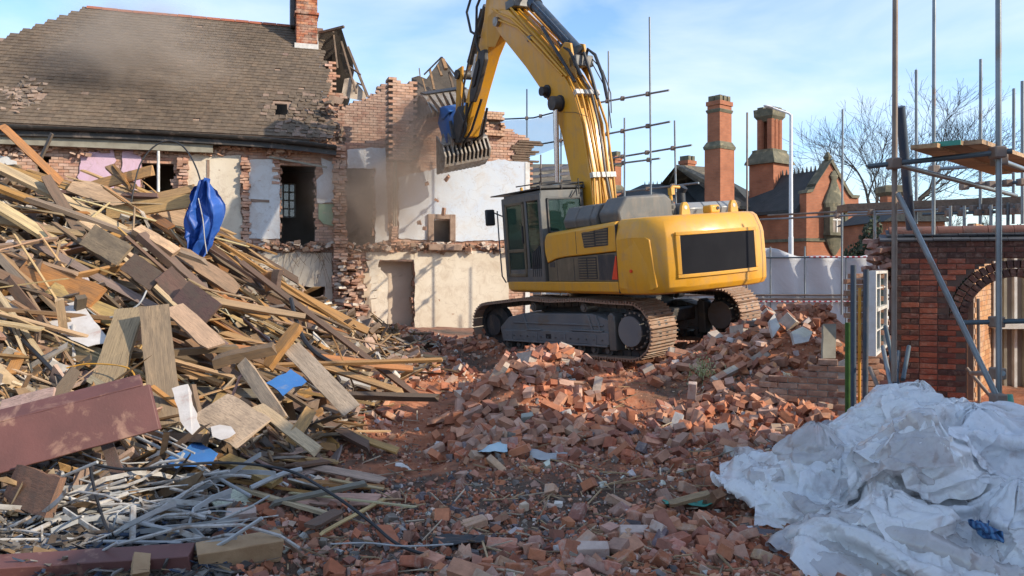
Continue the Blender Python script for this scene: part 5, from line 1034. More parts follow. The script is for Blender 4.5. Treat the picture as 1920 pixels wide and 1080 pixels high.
for k in range(55):
    y = random.uniform(5.6, 10.5); x = random.uniform(-.37, -.19)*y; m_ = random.choices(('plank', 'board', 'lath'), (3, 2, 4))[0]
    L = random.uniform(.35, 1.2); W = {'plank': .11, 'board': random.uniform(.14, .3), 'lath': .035}[m_]
    lay(x, y, random.gauss(-.2, .9), L if m_ != 'board' else L*.7, W, {'plank': .025, 'board': .014, 'lath': .012}[m_], m_, random.uniform(.03, .1), random.gauss(0, .4), {'plank': 'short plank in the rubble at the foot of the timber pile', 'board': 'scrap of flat board at the foot of the timber pile', 'lath': 'lath strewn at the foot of the timber pile'}[m_], GL_+', '+m_)
# timbers that can be told apart
def hp(x0, y0, d0, x1, y1, d1, W, T, mat, roll, label, cat=None): return stick(at(x0, y0, d0), at(x1, y1, d1), W, T, mat, roll, label, cat)
hp(2, 234, 11.6, 118, 345, 12.0, .12, .03, 'plank', 1.2, 'splintered orange plank jutting up above the top left of the pile')
hp(-40, 366, 10.2, 190, 506, 10.6, .20, .05, 'plank', .5, 'long pale weathered plank reaching in from the left edge of the picture')
hp(-30, 300, 11.2, 330, 482, 11.8, .17, .06, 'plank', .6, 'longest pale plank running down across the top of the pile')
hp(-20, 345, 11.0, 250, 455, 11.4, .16, .06, 'plank', .4, 'orange notched plank below the longest pale plank')
hp(130, 345, 12.2, 372, 420, 12.4, .28, .04, 'plank', 1.1, 'broad pale board lying across the crest of the pile')
hp(165, 352, 12.5, 292, 318, 12.3, .19, .03, 'plank', 1.2, 'yellow plank with a split end pointing up at the crest')
hp(200, 400, 12.0, 385, 372, 12.0, .22, .035, 'plank', 1.25, 'yellow plank jutting right towards the blue tarpaulin')
hp(225, 385, 12.3, 370, 352, 12.2, .15, .03, 'plank', 1.0, 'upper of the thin yellow planks beside the blue tarpaulin')
hp(240, 345, 12.2, 215, 312, 12.6, .10, .03, 'plank', .8, 'short orange offcut standing up on the crest')
hp(75, 300, 12.4, 98, 250, 12.4, .09, .03, 'joist', .9, 'dark splinter of joist sticking up behind the crest')
hp(205, 312, 12.6, 250, 352, 12.3, .14, .05, 'plank', .5, 'brown plank leaning on the crest in front of the pink wall')
hp(262, 440, 10.9, 395, 560, 11.0, .15, .10, 'joist', .4, 'square brown joist end below the crest')
hp(255, 430, 11.0, 330, 475, 11.0, .18, .09, 'plank', .5, 'thick light offcut with a sawn face below the crest')
hp(330, 470, 11.3, 445, 545, 11.6, .26, .05, 'joist', .9, 'wide dark plank below the blue tarpaulin')
hp(400, 470, 12.4, 690, 622, 13.2, .16, .05, 'plank', .9, 'long orange plank ending near the house rubble')
hp(430, 545, 12.2, 690, 668, 12.6, .2, .07, 'joist', .5, 'long dark beam along the lower right edge of the pile')
hp(470, 590, 11.4, 620, 665, 11.6, .07, .04, 'plank', .5, 'thin brown plank along the toe of the pile')
hp(40, 505, 9.4, 185, 560, 9.2, .30, .06, 'plank', .95, 'big splintered orange board in the left of the pile')
hp(90, 545, 9.2, 250, 612, 9.1, .24, .05, 'plank', .8, 'broken yellow board below the big splintered one')
hp(289, 575, 8.6, 312, 800, 7.6, .29, .045, 'joist', .15, 'grey-brown plank standing upright in the pile')
hp(245, 580, 8.8, 195, 730, 7.9, .3, .05, 'board', .1, 'brown board propped left of the upright plank')
hp(325, 575, 8.9, 405, 650, 8.6, .26, .025, 'board', .25, 'pinkish board leaning right of the upright plank')
hp(400, 680, 8.2, 520, 652, 8.3, .14, .10, 'plank', .3, 'light brown block of timber lying level in the lower pile')
hp(500, 690, 8.6, 560, 610, 8.9, .12, .08, 'plank', .3, 'light sawn timber angled up beside the level block')
hp(455, 680, 8.1, 530, 790, 7.3, .13, .05, 'plank', .9, 'pale plank sliding down below the level block')
hp(545, 650, 8.8, 660, 770, 8.0, .20, .02, 'board', .6, 'cream painted board at the right toe of the pile')
hp(545, 830, 7.0, 585, 765, 7.3, .11, .03, 'plank', .8, 'short light plank standing on the scrap board')
hp(60, 640, 8.6, 230, 690, 8.3, .26, .03, 'board', .9, 'brown flat board left of the upright plank')
hp(-30, 600, 8.9, 180, 640, 8.6, .15, .04, 'plank', .8, 'broad brown plank beside the left edge')
for q, (x0, y0, d0, x1, y1, d1, W) in enumerate(((165, 440, 10.1, 235, 480, 9.9, .30), (240, 490, 9.8, 295, 530, 9.7, .26), (305, 510, 9.7, 350, 558, 9.6, .26), (340, 545, 9.5, 400, 590, 9.3, .3))):
    hp(x0, y0, d0, x1, y1, d1, W, .04, 'joist', 1.1, ('highest', 'second', 'third', 'lowest')[q]+' of four dark board ends stepping down the pile', 'board')
hp(505, 460+50, 11.9, 512, 545, 11.9, .2, .16, 'plank', .2, 'stubby timber block standing above the long orange plank', 'block')
hp(522, 505, 11.8, 516, 545, 11.8, .13, .1, 'joist', .2, 'dark stub of post standing above the long orange plank', 'block')
hp(440, 480, 12.0, 490, 540, 12.0, .05, .03, 'joist', .2, 'thin dark stick leaning above the slope before the house')
hp(480, 760, 7.4, 600, 850, 6.8, .11, .03, 'lath', .4, 'pale split lath at the toe of the pile')
hp(390, 760, 7.3, 480, 815, 6.9, .40, .02, 'board', .5, 'tan hardboard sheet before the upright plank')
hp(0, 770, 6.9, 100, 745, 6.9, .2, .03, 'board', .9, 'tan sheet behind the maroon board')
hp(505, 945, 6.3, 690, 905, 6.5, .05, .03, 'plank', .3, 'grey timber batten pointing right in the foreground')
hp(420, 860, 6.9, 520, 905, 6.6, .12, .05, 'plank', .3, 'mossy round timber in the foreground scrap')
hp(1255, 945, 6.4, 1330, 925, 6.4, .07, .03, 'plank', .3, 'small tan batten beside the plastic sheeting')
# torn pale sheet, blue sheets
MAT['paper'] = pm('torn_white_sheet', (.62, .58, .54), (.5, .45, .40), 5, .85, .3, .01, c3=(.42, .26, .22), t3=.64, s3=5)
MAT['bluesheet'] = pm('blue_board', (.04, .16, .42), (.05, .19, .45), 4, .5, .2, c3=(.3, .3, .3), t3=.66, s3=5)
def scrap(name, pts, D, mat, label, cat, th=.015, amp=6):
    out_ = []; n_ = len(pts)
    for i in range(n_):
        a, b = V((*pts[i], 0)), V((*pts[(i+1) % n_], 0)); k = max(1, int((b-a).length/12))
        for q in range(k):
            p = a+(b-a)*q/k; out_.append((p.x+(random.uniform(-amp, amp)*.5 if q else 0), p.y+(random.uniform(-amp, amp)*.5 if q else 0)))
    ds = lambda x, y: D[0]+D[1]*(y-pts[0][1])/100
    A = [at(x, y, ds(x, y)) for x, y in out_]; B = [p+V((0, th, -th*.4)) for p in A]; mb = MB(); mb.loft([A, B]); o = mb.build(name, MAT[mat]); return tag(o, label, cat)
scrap('plasterboard_sheet', [(85, 590), (150, 560), (205, 640), (165, 650), (110, 625)], (8.9, -.9), 'paper', 'torn white plasterboard sheet left of the upright plank', 'sheet')
scrap('plasterboard_sheet', [(-10, 560), (30, 552), (45, 572), (10, 600), (-10, 600)], (9.0, -.9), 'paper', 'torn white sheet at the left edge under the planks', 'sheet')
scrap('blue_board', [(498, 718), (545, 692), (575, 715), (530, 742)], (7.9, -1.2), 'bluesheet', 'blue painted board lying among pale boards at the toe of the pile', 'board')
scrap('blue_board', [(310, 862), (372, 825), (408, 850), (395, 872), (330, 878)], (6.6, -1.3), 'bluesheet', 'blue sheet under the white conduit tangle', 'sheet')
scrap('paper_scrap', [(395, 800), (430, 795), (442, 812), (415, 825), (398, 818)], (7.0, -1), 'paper', 'white torn paper with a dark centre on the tan hardboard', 'paper', .004)
scrap('cloth_scrap', [(322, 728), (352, 720), (375, 800), (360, 815), (338, 790)], (7.0, -.6), 'paper', 'grey torn cloth hanging beside the maroon board', 'cloth', .01, 10)
# maroon board and beam in the near left
MAT['maroon'] = pm('maroon_paint', (.145, .058, .05), (.11, .046, .04), 3, .6, .3, .006, c3=(.30, .17, .12), t3=.60, s3=3.5)
MAT['rawwood'] = pm('raw_timber', (.40, .26, .14), (.30, .18, .09), 6, .8, .5)
def slab(name, a, b, W, T, mat, roll, bev=.006):
    a, b = V(a), V(b); d = (b-a); L = d.length; d.normalize(); y = V((0, 0, 1)).cross(d).normalized(); z = d.cross(y); R_ = M.Rotation(roll, 3, d); y = R_ @ y; z = R_ @ z; mb = MB()
    nseg = 10; rings = []
    for i in range(nseg+1):
        e = .02*random.uniform(-1, 1); c = a+d*(L*i/nseg); q = .012*random.uniform(-1, 1) if i in (0, nseg) else 0
        rings.append([c+d*(q+random.uniform(-.02, .02)*(i in (0, nseg)))+y*(W/2*sy+e*.15)+z*(T/2*sz) for sy, sz in ((-1, -1), (1, -1), (1, 1), (-1, 1))])
    mb.loft(rings); return mb.build(name, MAT[mat], None, bevel=bev)
def sub(o, root):
    o.parent = root; o.matrix_parent_inverse = M.Translation(-root.location); return o
r_ = empty('maroon_board', at(140, 800, 6.3), 'maroon painted board with a brown top rail sticking in from the left', 'board')
sub(slab('face_board', at(-60, 856, 6.0), at(294, 762, 6.5), .38, .045, 'maroon', 1.25), r_); sub(slab('top_rail', at(-60, 800, 6.12), at(268, 716, 6.6), .16, .06, 'maroon', .5), r_)
r_ = empty('painted_beam', at(200, 1050, 5.2), 'half maroon half bare wooden beam along the bottom left corner', 'beam')
sub(slab('painted_length', at(-60, 1078, 4.95), at(366, 1050, 5.2), .17, .16, 'maroon', .2), r_); sub(slab('bare_end', at(366, 1049, 5.205), at(526, 1022, 5.45), .165, .155, 'rawwood', .2), r_)
bk = slab('timber_block', at(262, 1082, 4.95), at(266, 1043, 5.08), .10, .06, 'rawwood', .3, .012); tag(bk, 'small sawn block resting against the painted beam', 'block')
hp(20, 905, 6.0, 110, 935, 5.7, .28, .05, 'plank', 1.2, 'thick brown plank end under the maroon board')
hp(200, 830, 6.5, 225, 900, 6.2, .09, .03, 'joist', .6, 'dark strip hanging under the maroon board')
# white conduit tangle
n = 2600; X, Y = screen_scatter(n, -.66, -.35, 5.0, 6.9); cc_ = np.array([(.05, .042, .036), (.09, .08, .072), (.16, .14, .12), (.07, .05, .035), (.22, .2, .18), (.04, .06, .10), (.2, .13, .07)])[rng.integers(0, 7, n)]
chunks('scrap_litter', np.c_[X, Y, ground_h(X, Y)+rng.uniform(-.01, .05, n)], np.c_[rng.uniform(.03, .28, n), rng.uniform(.01, .05, n), rng.uniform(.004, .02, n)], np.c_[rng.normal(0, .4, n), rng.normal(0, .3, n), rng.uniform(0, 6.3, n)], cc_, MAT['chips'], .15)
MAT['pvc'] = pm('dirty_white_conduit', (.48, .46, .43), (.34, .32, .29), 9, .55, .2, c3=(.22, .17, .13), t3=.56, s3=8)
MAT['pvcg'] = pm('grey_conduit', (.30, .31, .31), (.4, .4, .39), 9, .5, .2)
for k in range(120):
    px, py = random.uniform(5, 420), random.uniform(858, 1035); Yc = np.interp(py, [850, 1035], [6.7, 5.35])+random.uniform(-.1, .1); c = at(px, py, Yc); c.z = max(gh(c.x, c.y)+.02, c.z)+random.uniform(-.03, .03)
    a = random.choice((random.gauss(-.5, .25), random.gauss(.45, .25), random.uniform(-1.6, 1.6))); L = random.uniform(.3, 1.25); d = V((cos(a), sin(a)*.5, -sin(a)*.1+random.gauss(.12, .16))); bq_ = random.choice((.022, .03, .085)); bend = V((random.gauss(0, bq_), random.gauss(0, bq_*.7), random.gauss(0, bq_)))
    pts = [c+d*(L*t_)+bend*(1-4*t_*t_) for t_ in (-.5, -.2, .1, .35, .5)]
    mb = MB()
    if k % 4 == 0: mb.loft([[p+V(q) for q in ((0, 0, -.018), (.012, .005, -.018), (.012, .005, .018), (0, 0, .018))] for p in pts])
    else: mb.tube(pts, random.choice((.006, .009, .013)), 6)
    wh_ = random.random() < .62; o = mb.build('conduit', MAT['pvc' if wh_ else 'pvcg'], None, smooth='auto')
    later(o, ('long ' if L > .7 else 'short ' if L < .42 else '')+('straight ' if bend.length < .035 else 'bowed ')+('flat ' if k % 4 == 0 else '')+('white' if wh_ else 'grey')+(' trunking strip' if k % 4 == 0 else ' conduit')+(', rising right' if d.x*d.z > 0 else ''), c); tag(o, None, 'conduit', 'conduits in the scrap tangle, '+('flat' if k % 4 == 0 else 'round'))
def big(x0, y0, d0, x1, y1, d1, r_, lab, mat='pvc'):
    a, b = at(x0, y0, d0), at(x1, y1, d1); mb = MB(); mb.tube([a, a*.66+b*.34+V((0, 0, .015)), a*.33+b*.67+V((0, 0, .02)), b], r_, 7); tag(mb.build('conduit', MAT[mat], None, smooth='auto'), lab, 'conduit')
big(190, 1035, 5.35, 380, 905, 6.2, .016, 'long straight white conduit crossing the front of the tangle'); big(10, 1020, 5.5, 240, 925, 6.1, .018, 'long white conduit rising from the left in the tangle')
big(248, 1035, 5.4, 250, 950, 5.6, .022, 'white conduit standing upright in the tangle'); big(195, 790, 7.0, 470, 930, 6.2, .014, 'dark edged strip crossing below the blue sheet', 'pvcg'); big(470, 915, 6.4, 565, 880, 6.7, .022, 'pale grey trunking at the right end of the tangle', 'pvcg')
big(225, 800, 6.9, 365, 850, 6.6, .009, 'upper of two slim rods above the blue sheet'); big(235, 785, 7.0, 350, 838, 6.7, .009, 'topmost slim rod above the blue sheet'); big(137, 610, 8.7, 140, 715, 8.2, .02, 'white pipe standing upright left of the brown board')
# cables and rods
def cable(pts, r_, label, mat='black', cat='cable', name='cable'):
    P_ = [at(*p) for p in pts]; sm = []
    for i in range(len(P_)-1):
        p0, p1, p2, p3 = P_[max(i-1, 0)], P_[i], P_[i+1], P_[min(i+2, len(P_)-1)]
        for t_ in np.linspace(0, 1, 7)[:-1]: sm.append(.5*((2*p1)+(p2-p0)*t_+(2*p0-5*p1+4*p2-p3)*t_**2+(3*p1-p0-3*p2+p3)*t_**3))
    sm.append(P_[-1]); mb = MB(); mb.tube(sm, r_, 6); tag(mb.build(name, MAT[mat], None, smooth='auto'), label, cat)
cable([(110, 855, 6.4), (230, 880, 6.2), (330, 872, 6.2), (430, 868, 6.3), (540, 882, 6.2), (620, 925, 5.9), (690, 975, 5.7), (745, 1020, 5.5), (810, 1042, 5.4), (900, 1050, 5.4)], .012, 'black cable snaking from the scrap tangle across the soil')
cable([(168, 868, 6.2), (180, 930, 5.9), (205, 1000, 5.5), (240, 1035, 5.3)], .012, 'black cable hanging down over the conduit tangle')
cable([(243, 400, 12.2), (262, 310, 12.3), (300, 268, 12.4), (340, 272, 12.4), (370, 320, 12.2), (386, 390, 12.0)], .012, 'black hose arching above the crest before the house')
cable([(0, 598, 8.6), (60, 655, 8.2), (125, 722, 7.7)], .022, 'straight black rod lying down the left of the pile', 'black', 'rod', 'rod')
cable([(140, 540, 9.3), (165, 580, 9.1), (200, 596, 9.0), (255, 575, 9.0), (275, 545, 9.1)], .010, 'loop of grey wire on the orange boards', 'pvcg')
cable([(545, 560, 11), (562, 620, 10.6), (590, 660, 10.2), (640, 690, 10)], .03, 'black drooping pipe near the right end of the pile')
cable([(620, 1020, 5.5), (690, 1018, 5.5), (760, 1024, 5.4), (850, 1020, 5.4)], .006, 'thin grey wire lying level in the foreground soil', 'pvcg')
cable([(125, 690, 8.0), (170, 682, 8.0), (240, 690, 7.9), (258, 722, 7.7)], .008, 'thin yellow wire strung before the upright plank', 'yellow')
# blue tarpaulin hooked over the right end of the crest
t = NT('blue_tarpaulin'); v = t.coord(); t.bump(t.noise(v, 9, 4, .6), .35, .02); MAT['tarp'] = t.out(t.ramp(t.noise(v, 3, 4), [(.35, (.012, .06, .27)), (.7, (.02, .09, .36))]), .5)
Dt = 11.9; tc0 = at(381, 350, Dt); u_, v_ = np.meshgrid(np.linspace(0, 1, 30), np.linspace(0, 1, 44))
wv_ = np.interp(v_, [0, .10, .3, .55, .8, 1], [.30, .52, .54, .46, .50, .22]); lean = np.interp(v_, [0, .3, 1], [.04, .05, -.06])
tx = np.stack([tc0.x+lean+(u_-.5)*wv_+.05*np.sin(v_*9+u_*4), Dt-.1-.10*np.sin(v_*2.0)*np.sin(pi*u_)**.6+.05*np.sin(u_*13+v_*3)+.05*np.sin(u_*23-v_*5), tc0.z-v_*.98+.12*np.sin(pi*u_)*np.interp(v_, [0, .2], [1, 0])+.10*(u_-.5)*np.sin(v_*6)-.12*v_*np.abs(u_-.45)], -1)
tag(gridmesh('tarpaulin', CRUMPLE(tx, .8, 1.2, 77, 1.3), MAT['tarp'], None, 0, 0), 'crumpled blue tarpaulin hanging from the right end of the timber crest', 'tarpaulin')
cable([(372, 372, 11.6), (380, 410, 11.5), (384, 450, 11.5), (388, 476, 11.5)], .008, 'white rope dangling over the blue tarpaulin', 'pvc', 'rope', 'rope')
# ---------------------------------------------------------------- school building across the road
def btex(name, c1, c2, mort, sc_=1.0, rot=(pi/2, 0, 0)):
    t = NT(name); v = t.coord('Object'); sx = t.n('SeparateXYZ'); t.l(v, sx.inputs[0]); cm = t.n('CombineXYZ'); t.l(t.math('ADD', sx.outputs[0], sx.outputs[1]), cm.inputs[0]); t.l(sx.outputs[2], cm.inputs[1])
    b = t.n('TexBrick'); b.inputs['Scale'].default_value = sc_; b.inputs['Color1'].default_value = (*c1, 1); b.inputs['Color2'].default_value = (*c2, 1); b.inputs['Mortar'].default_value = (*mort, 1)
    b.inputs['Mortar Size'].default_value = .010; b.inputs['Brick Width'].default_value = .225; b.inputs['Row Height'].default_value = .075; t.l(cm.outputs[0], b.inputs['Vector'])
    col = t.mix(1, b.outputs['Color'], t.ramp(t.noise(v, 1.1, 6, .65), [(.3, (.62,)*3), (.7, (1.12,)*3)]), 'MULTIPLY'); t.bump(b.outputs['Fac'], -.4, .01); return t.out(col, .9)
MAT['school'] = btex('school_brick', (.42, .15, .07), (.36, .12, .055), (.33, .15, .09))
MAT['stone'] = pm('mossy_stone', (.15, .135, .09), (.09, .085, .055), 3, .9, .5, c3=(.24, .2, .12), t3=.6, s3=2.5)
MAT['sroof'] = pm('lichen_tiles', (.155, .125, .085), (.09, .08, .06), 1.6, .9, .8, .03, bs=9, c3=(.26, .21, .14), t3=.58, s3=2)
MAT['sroofd'] = pm('dark_tiles', (.05, .055, .055), (.035, .04, .04), 2, .85, .7, .03, bs=9)
G0 = at(1512, 500, 36); GXv, GYv = V((.90, .436, 0)).normalized(), V((-.436, .90, 0)).normalized()
SM = M(((GXv.x, GYv.x, 0, G0.x), (GXv.y, GYv.y, 0, G0.y), (0, 0, 1, 0), (0, 0, 0, 1))); SMi = SM.inverted()
def SY(px, py, y0):     # point on the plane local y = y0
    o_ = SMi @ V((0, 0, CZ)); d = SMi.to_3x3() @ V(((px-960)/F, 1, (HY-py)/F)); t_ = (y0-o_.y)/d.y; q = o_+d*t_; return q.x, q.z
def SX(px, py, x0):
    o_ = SMi @ V((0, 0, CZ)); d = SMi.to_3x3() @ V(((px-960)/F, 1, (HY-py)/F)); t_ = (x0-o_.x)/d.x; q = o_+d*t_; return q.y, q.z
school = empty('school_building', mat=SM, label='red brick Victorian building with tall chimneys and a small gable across the road', cat='building')
def SP_(name, mat, fn, parent=None, **k): mb = MB(); fn(mb); return mb.build(name, MAT[mat], parent or school, **k)
gpts = [SY(*p, 0) for p in [(1512, 500), (1512, 362), (1524, 360), (1528, 350), (1558, 304), (1590, 362), (1597, 371), (1610, 372), (1610, 500)]]; gpts[0] = (gpts[0][0], -.2); gpts[-1] = (gpts[-1][0], -.2)
SP_('gable_wall', 'school', lambda mb: mb.prism(gpts, 1, 0, .4)); ax_, az_ = gpts[4]; gx1 = gpts[-2][0]; ez = SY(1512, 385, 0)[1]
SP_('wing_wall', 'school', lambda mb: mb.box((.02, .4, -.2), (gx1-.02, 7, ez)))
SP_('wing_roof', 'sroofd', lambda mb: mb.loft([[(-.25, y, ez-.15), (ax_, y, az_-.3), (gx1+.25, y, ez-.15), (gx1+.25, y, ez-.3), (-.25, y, ez-.3)] for y in (.39, 4.4)]))
SP_('gable_coping', 'stone', lambda mb: [mb.loft([[(p[0]-.07, -.08, p[1]), (p[0]-.07, .46, p[1]), (p[0]+.02, .46, p[1]+.14), (p[0]+.02, -.08, p[1]+.14)] for p in (gpts[a], gpts[a+1])]) for a in (1, 2, 3, 4, 5, 6)])
SP_('ridge_crest', 'sroofd', lambda mb: [mb.prism([(y, az_-.32), (y+.12, az_-.32), (y+.06, az_-.05)], 0, ax_-.03, ax_+.03) for y in np.arange(.6, 4.3, .26)])
SP_('finial', 'stone', lambda mb: mb.loft([[(ax_+r_*cos(q), .2+r_*sin(q), z) for q in np.linspace(0, 2*pi, 7)[:-1]] for r_, z in ((.12, az_+.1), (.2, az_+.25), (.05, az_+.5))]))
sz = SY(1512, 449, 0)[1]; SP_('string_course', 'stone', lambda mb: (mb.box((-.06, -.06, sz-.08), (gx1+.05, .5, sz+.06)), mb.box((-.061, .5, sz-.08), (.05, 7, sz+.06))))
wx0, wz0 = SY(1551, 436, 0); wx1, wz1 = SY(1573, 400, 0); wc_ = (wx0+wx1)/2
ow = SP_('oriel_window', 'stone', lambda mb: (mb.box((wx0-.22, -.35, wz0), (wx0, .02, wz1)), mb.box((wx1, -.35, wz0), (wx1+.22, .02, wz1)), mb.box((wx0-.25, -.4, wz1), (wx1+.25, .02, wz1+.25)), mb.box((wx0-.25, -.4, wz0-.15), (wx1+.25, .02, wz0))), bevel=.02)
SP_('pane', 'dark', lambda mb: mb.box((wx0, -.2, wz0), (wx1, -.17, wz1)), ow); SP_('frame', 'whitep', lambda mb: (mb.box((wc_-.03, -.24, wz0), (wc_+.03, -.2, wz1)), mb.box((wx0, -.24, (wz0+wz1)/2+.1), (wx1, -.2, (wz0+wz1)/2+.16))), ow)
def bal(mb, prof): mb.loft([[(wc_+r_*cos(q)*1.0, -.05+min(0, -abs(r_*sin(q)))*.32, z) for q in np.linspace(0, pi, 9)] for r_, z in prof])
SP_('window_head', 'stone', lambda mb: bal(mb, [(.62, wz1+.25), (.68, wz1+.45), (.52, wz1+.8), (.30, wz1+1.15), (.16, wz1+1.5), (.26, wz1+1.7), (.08, wz1+1.95)])); SP_('window_corbel', 'stone', lambda mb: bal(mb, [(.66, wz0-.15), (.55, wz0-.4), (.34, wz0-.75), (.1, wz0-1.05)]))
# main block to the left
yb = 4.0; mx0, _ = SY(1374, 400, yb); mzE = SY(1440, 386, yb)[1]; mx1 = 0.0
SP_('main_wall', 'school', lambda mb: mb.box((mx0, yb, -.2), (mx1, yb+9, mzE)))
mzR = SY(1400, 318, yb+3.5)[1]
SP_('main_roof', 'sroof', lambda mb: mb.loft([[(mx0-.2, yb-.3, mzE-.1), (mx1+.3, yb-.3, mzE-.1), (mx1+.3, yb-.3, mzE-.25), (mx0-.2, yb-.3, mzE-.25)], [(mx0+2, yb+3.5, mzR), (mx1-1.5, yb+3.5, mzR), (mx1-1.5, yb+3.5, mzR-.2), (mx0+2, yb+3.5, mzR-.2)], [(mx0-.2, yb+8, mzE), (mx1+.3, yb+8, mzE), (mx1+.3, yb+8, mzE-.2), (mx0-.2, yb+8, mzE-.2)]]))
for px in (1452, 1466):
    x_, z_ = SY(px, 435, yb); wz = SP_('window', 'stone', lambda mb: mb.box((x_-.45, yb-.08, z_-.1), (x_+.45, yb, z_+1.4))); SP_('pane', 'dark', lambda mb: mb.box((x_-.3, yb-.1, z_), (x_+.3, yb-.082, z_+1.3)), wz)
SP_('string_course', 'stone', lambda mb: mb.box((mx0, yb-.07, sz-.08), (-.07, yb, sz+.06)))
SP_('downpipe', 'whitep', lambda mb: mb.cyl((SY(1450, 400, yb-.2)[0], yb-.2, 0), (SY(1450, 400, yb-.2)[0], yb-.2, mzE+.8), .07, 8))
def stack(name, px0, px1, pxm, ytop, yb1, yb2, y0, shaft, mat='school'):
    """square brick stack: px0..pxm is the face towards the left, pxm..px1 the lit face"""
    x0 = SY(px0, 300, y0)[0]; k = SY(pxm, 300, y0)[0]; w = abs(SY(px1, 300, y0)[0]-SY(px0, 300, y0)[0])*.62
    return x0, w
def chim(pxc, D, w, d_, ytop, ymid, ybot, ybase, pots, oct_=False):
    c = SMi @ at(pxc, 400, D); zt, zm, zb = [CZ+(HY-q)/F*D for q in (ytop, ymid, ybot)]; cx_, cy_ = c.x, c.y; x = y = 0; zz = CZ+(HY-ybase)/F*D
    if not oct_:
        ch = SP_('chimney', 'school', lambda mb: (mb.box((x-w/2, y-d_/2, zm), (x+w/2, y+d_/2, zt-.35)), mb.box((x-w/2-.05, y-d_/2-.05, zt-.35), (x+w/2+.05, y+d_/2+.05, zt-.15)), mb.box((x-w/2-.09, y-d_/2-.09, zz), (x+w/2+.09, y+d_/2+.09, zm-.2))))
    else:
        def sh(mb):
            for i in (-1, 0, 1):
                for j in (-1, 1): mb.cyl((x+i*w*.33, y+j*d_*.3, zm), (x+i*w*.33, y+j*d_*.3, zt-.5), w*.17, 8)
            mb.box((x-w*.72, y-d_*.72, zz), (x+w*.72, y+d_*.72, zb))
        ch = SP_('chimney', 'school', sh)
        SP_('chimney_base', 'stone', lambda mb: mb.loft([[(x+a*s_*w, y+b*s_*d_, z) for a, b in ((-1, -1), (1, -1), (1, 1), (-1, 1))] for s_, z in ((.9, zb), (.88, zb+.1), (.55, zb+.75), (.6, zm-.35), (.62, zm)) ]), ch)
    ch.location = (cx_, cy_, 0); ch.rotation_euler = (0, 0, rad(14))
    SP_('chimney_cap', 'stone', lambda mb: mb.loft([[(x+a*(w/2+e), y+b*(d_/2+e), z) for a, b in ((-1, -1), (1, -1), (1, 1), (-1, 1))] for e, z in ((.02, zt-.7), (.06, zt-.58), (.03, zt-.54)) ] if not oct_ else [[(x+a*(w/2+e), y+b*(d_/2+e), z) for a, b in ((-1, -1), (1, -1), (1, 1), (-1, 1))] for e, z in ((-.12, zt-.6), (.05, zt-.35), (.07, zt), (.0, zt))]), ch)
    if not oct_: SP_('chimney_collar', 'stone', lambda mb: mb.loft([[(x+a*(w/2+e), y+b*(d_/2+e), z) for a, b in ((-1, -1), (1, -1), (1, 1), (-1, 1))] for e, z in ((.12, zm-.25), (.15, zm-.12), (.06, zm+.05), (.02, zm+.12))]), ch)
    for i in range(pots):
        for j in (-.25, .25): SP_('chimney_pot', 'stone', lambda mb: mb.box((x-w/2+w*(i+.15)/pots, y+j*d_-.16, zt-.16), (x-w/2+w*(i+.8)/pots, y+j*d_+.16, zt+.12)), ch)
chim(1349, 38.5, .95, .72, 186, 272, 340, 400, 3); chim(1443, 40, 1.05, .95, 207, 283, 310, 392, 3, True); chim(1289, 46, .72, .6, 297, 335, 340, 345, 2); chim(1153, 44, .5, .5, 289, 352, 360, 380, 1)
# lower left wings with dark ridged roofs
def hiproof(p0, p1, D0, D1, yr, ye, dep, mat, nm='side_roof'):
    a, b = at(p0, yr, D0), at(p1, yr-3, D1); ze = CZ+(HY-ye)/F*(D0+D1)/2; u_ = (b-a).normalized(); n_ = V((u_.y, -u_.x, 0)).normalized(); X = SMi
    A = [a-u_*dep*.5+n_*dep, b+u_*dep*.5+n_*dep, b+u_*dep*.5-n_*dep, a-u_*dep*.5-n_*dep]; A = [V((q.x, q.y, ze)) for q in A]; mb = MB(); vs_ = [X @ q for q in A+[a, b]]
    mb.add(vs_, [(0, 1, 5, 4), (1, 2, 5), (2, 3, 4, 5), (3, 0, 4), (3, 2, 1, 0)]); mb.build(nm, MAT[mat], school)
    mb = MB(); B = [X @ V((q.x, q.y, ze)) for q in A]; C_ = [X @ V((q.x, q.y, -.2)) for q in A]; mb.loft([[q*1 for q in C_], B]); mb.build('side_wall', MAT['school'], school)
    mb = MB(); L = (b-a).length
    for k in range(int(L/.3)): p = a+u_*(k*.3+.1); q = [X @ (p+V((0, 0, -.03))), X @ (p+u_*.12+V((0, 0, -.03))), X @ (p+u_*.06+V((0, 0, .2)))]; mb.add([tuple(q[0]), tuple(q[1]), tuple(q[2])], [(0, 1, 2)])
    mb.build('ridge_crest', MAT['sroofd'], school)
hiproof(1205, 1275, 43, 44.5, 346, 388, 2.8, 'sroofd'); hiproof(1296, 1340, 44, 45, 327, 392, 3.2, 'sroofd')
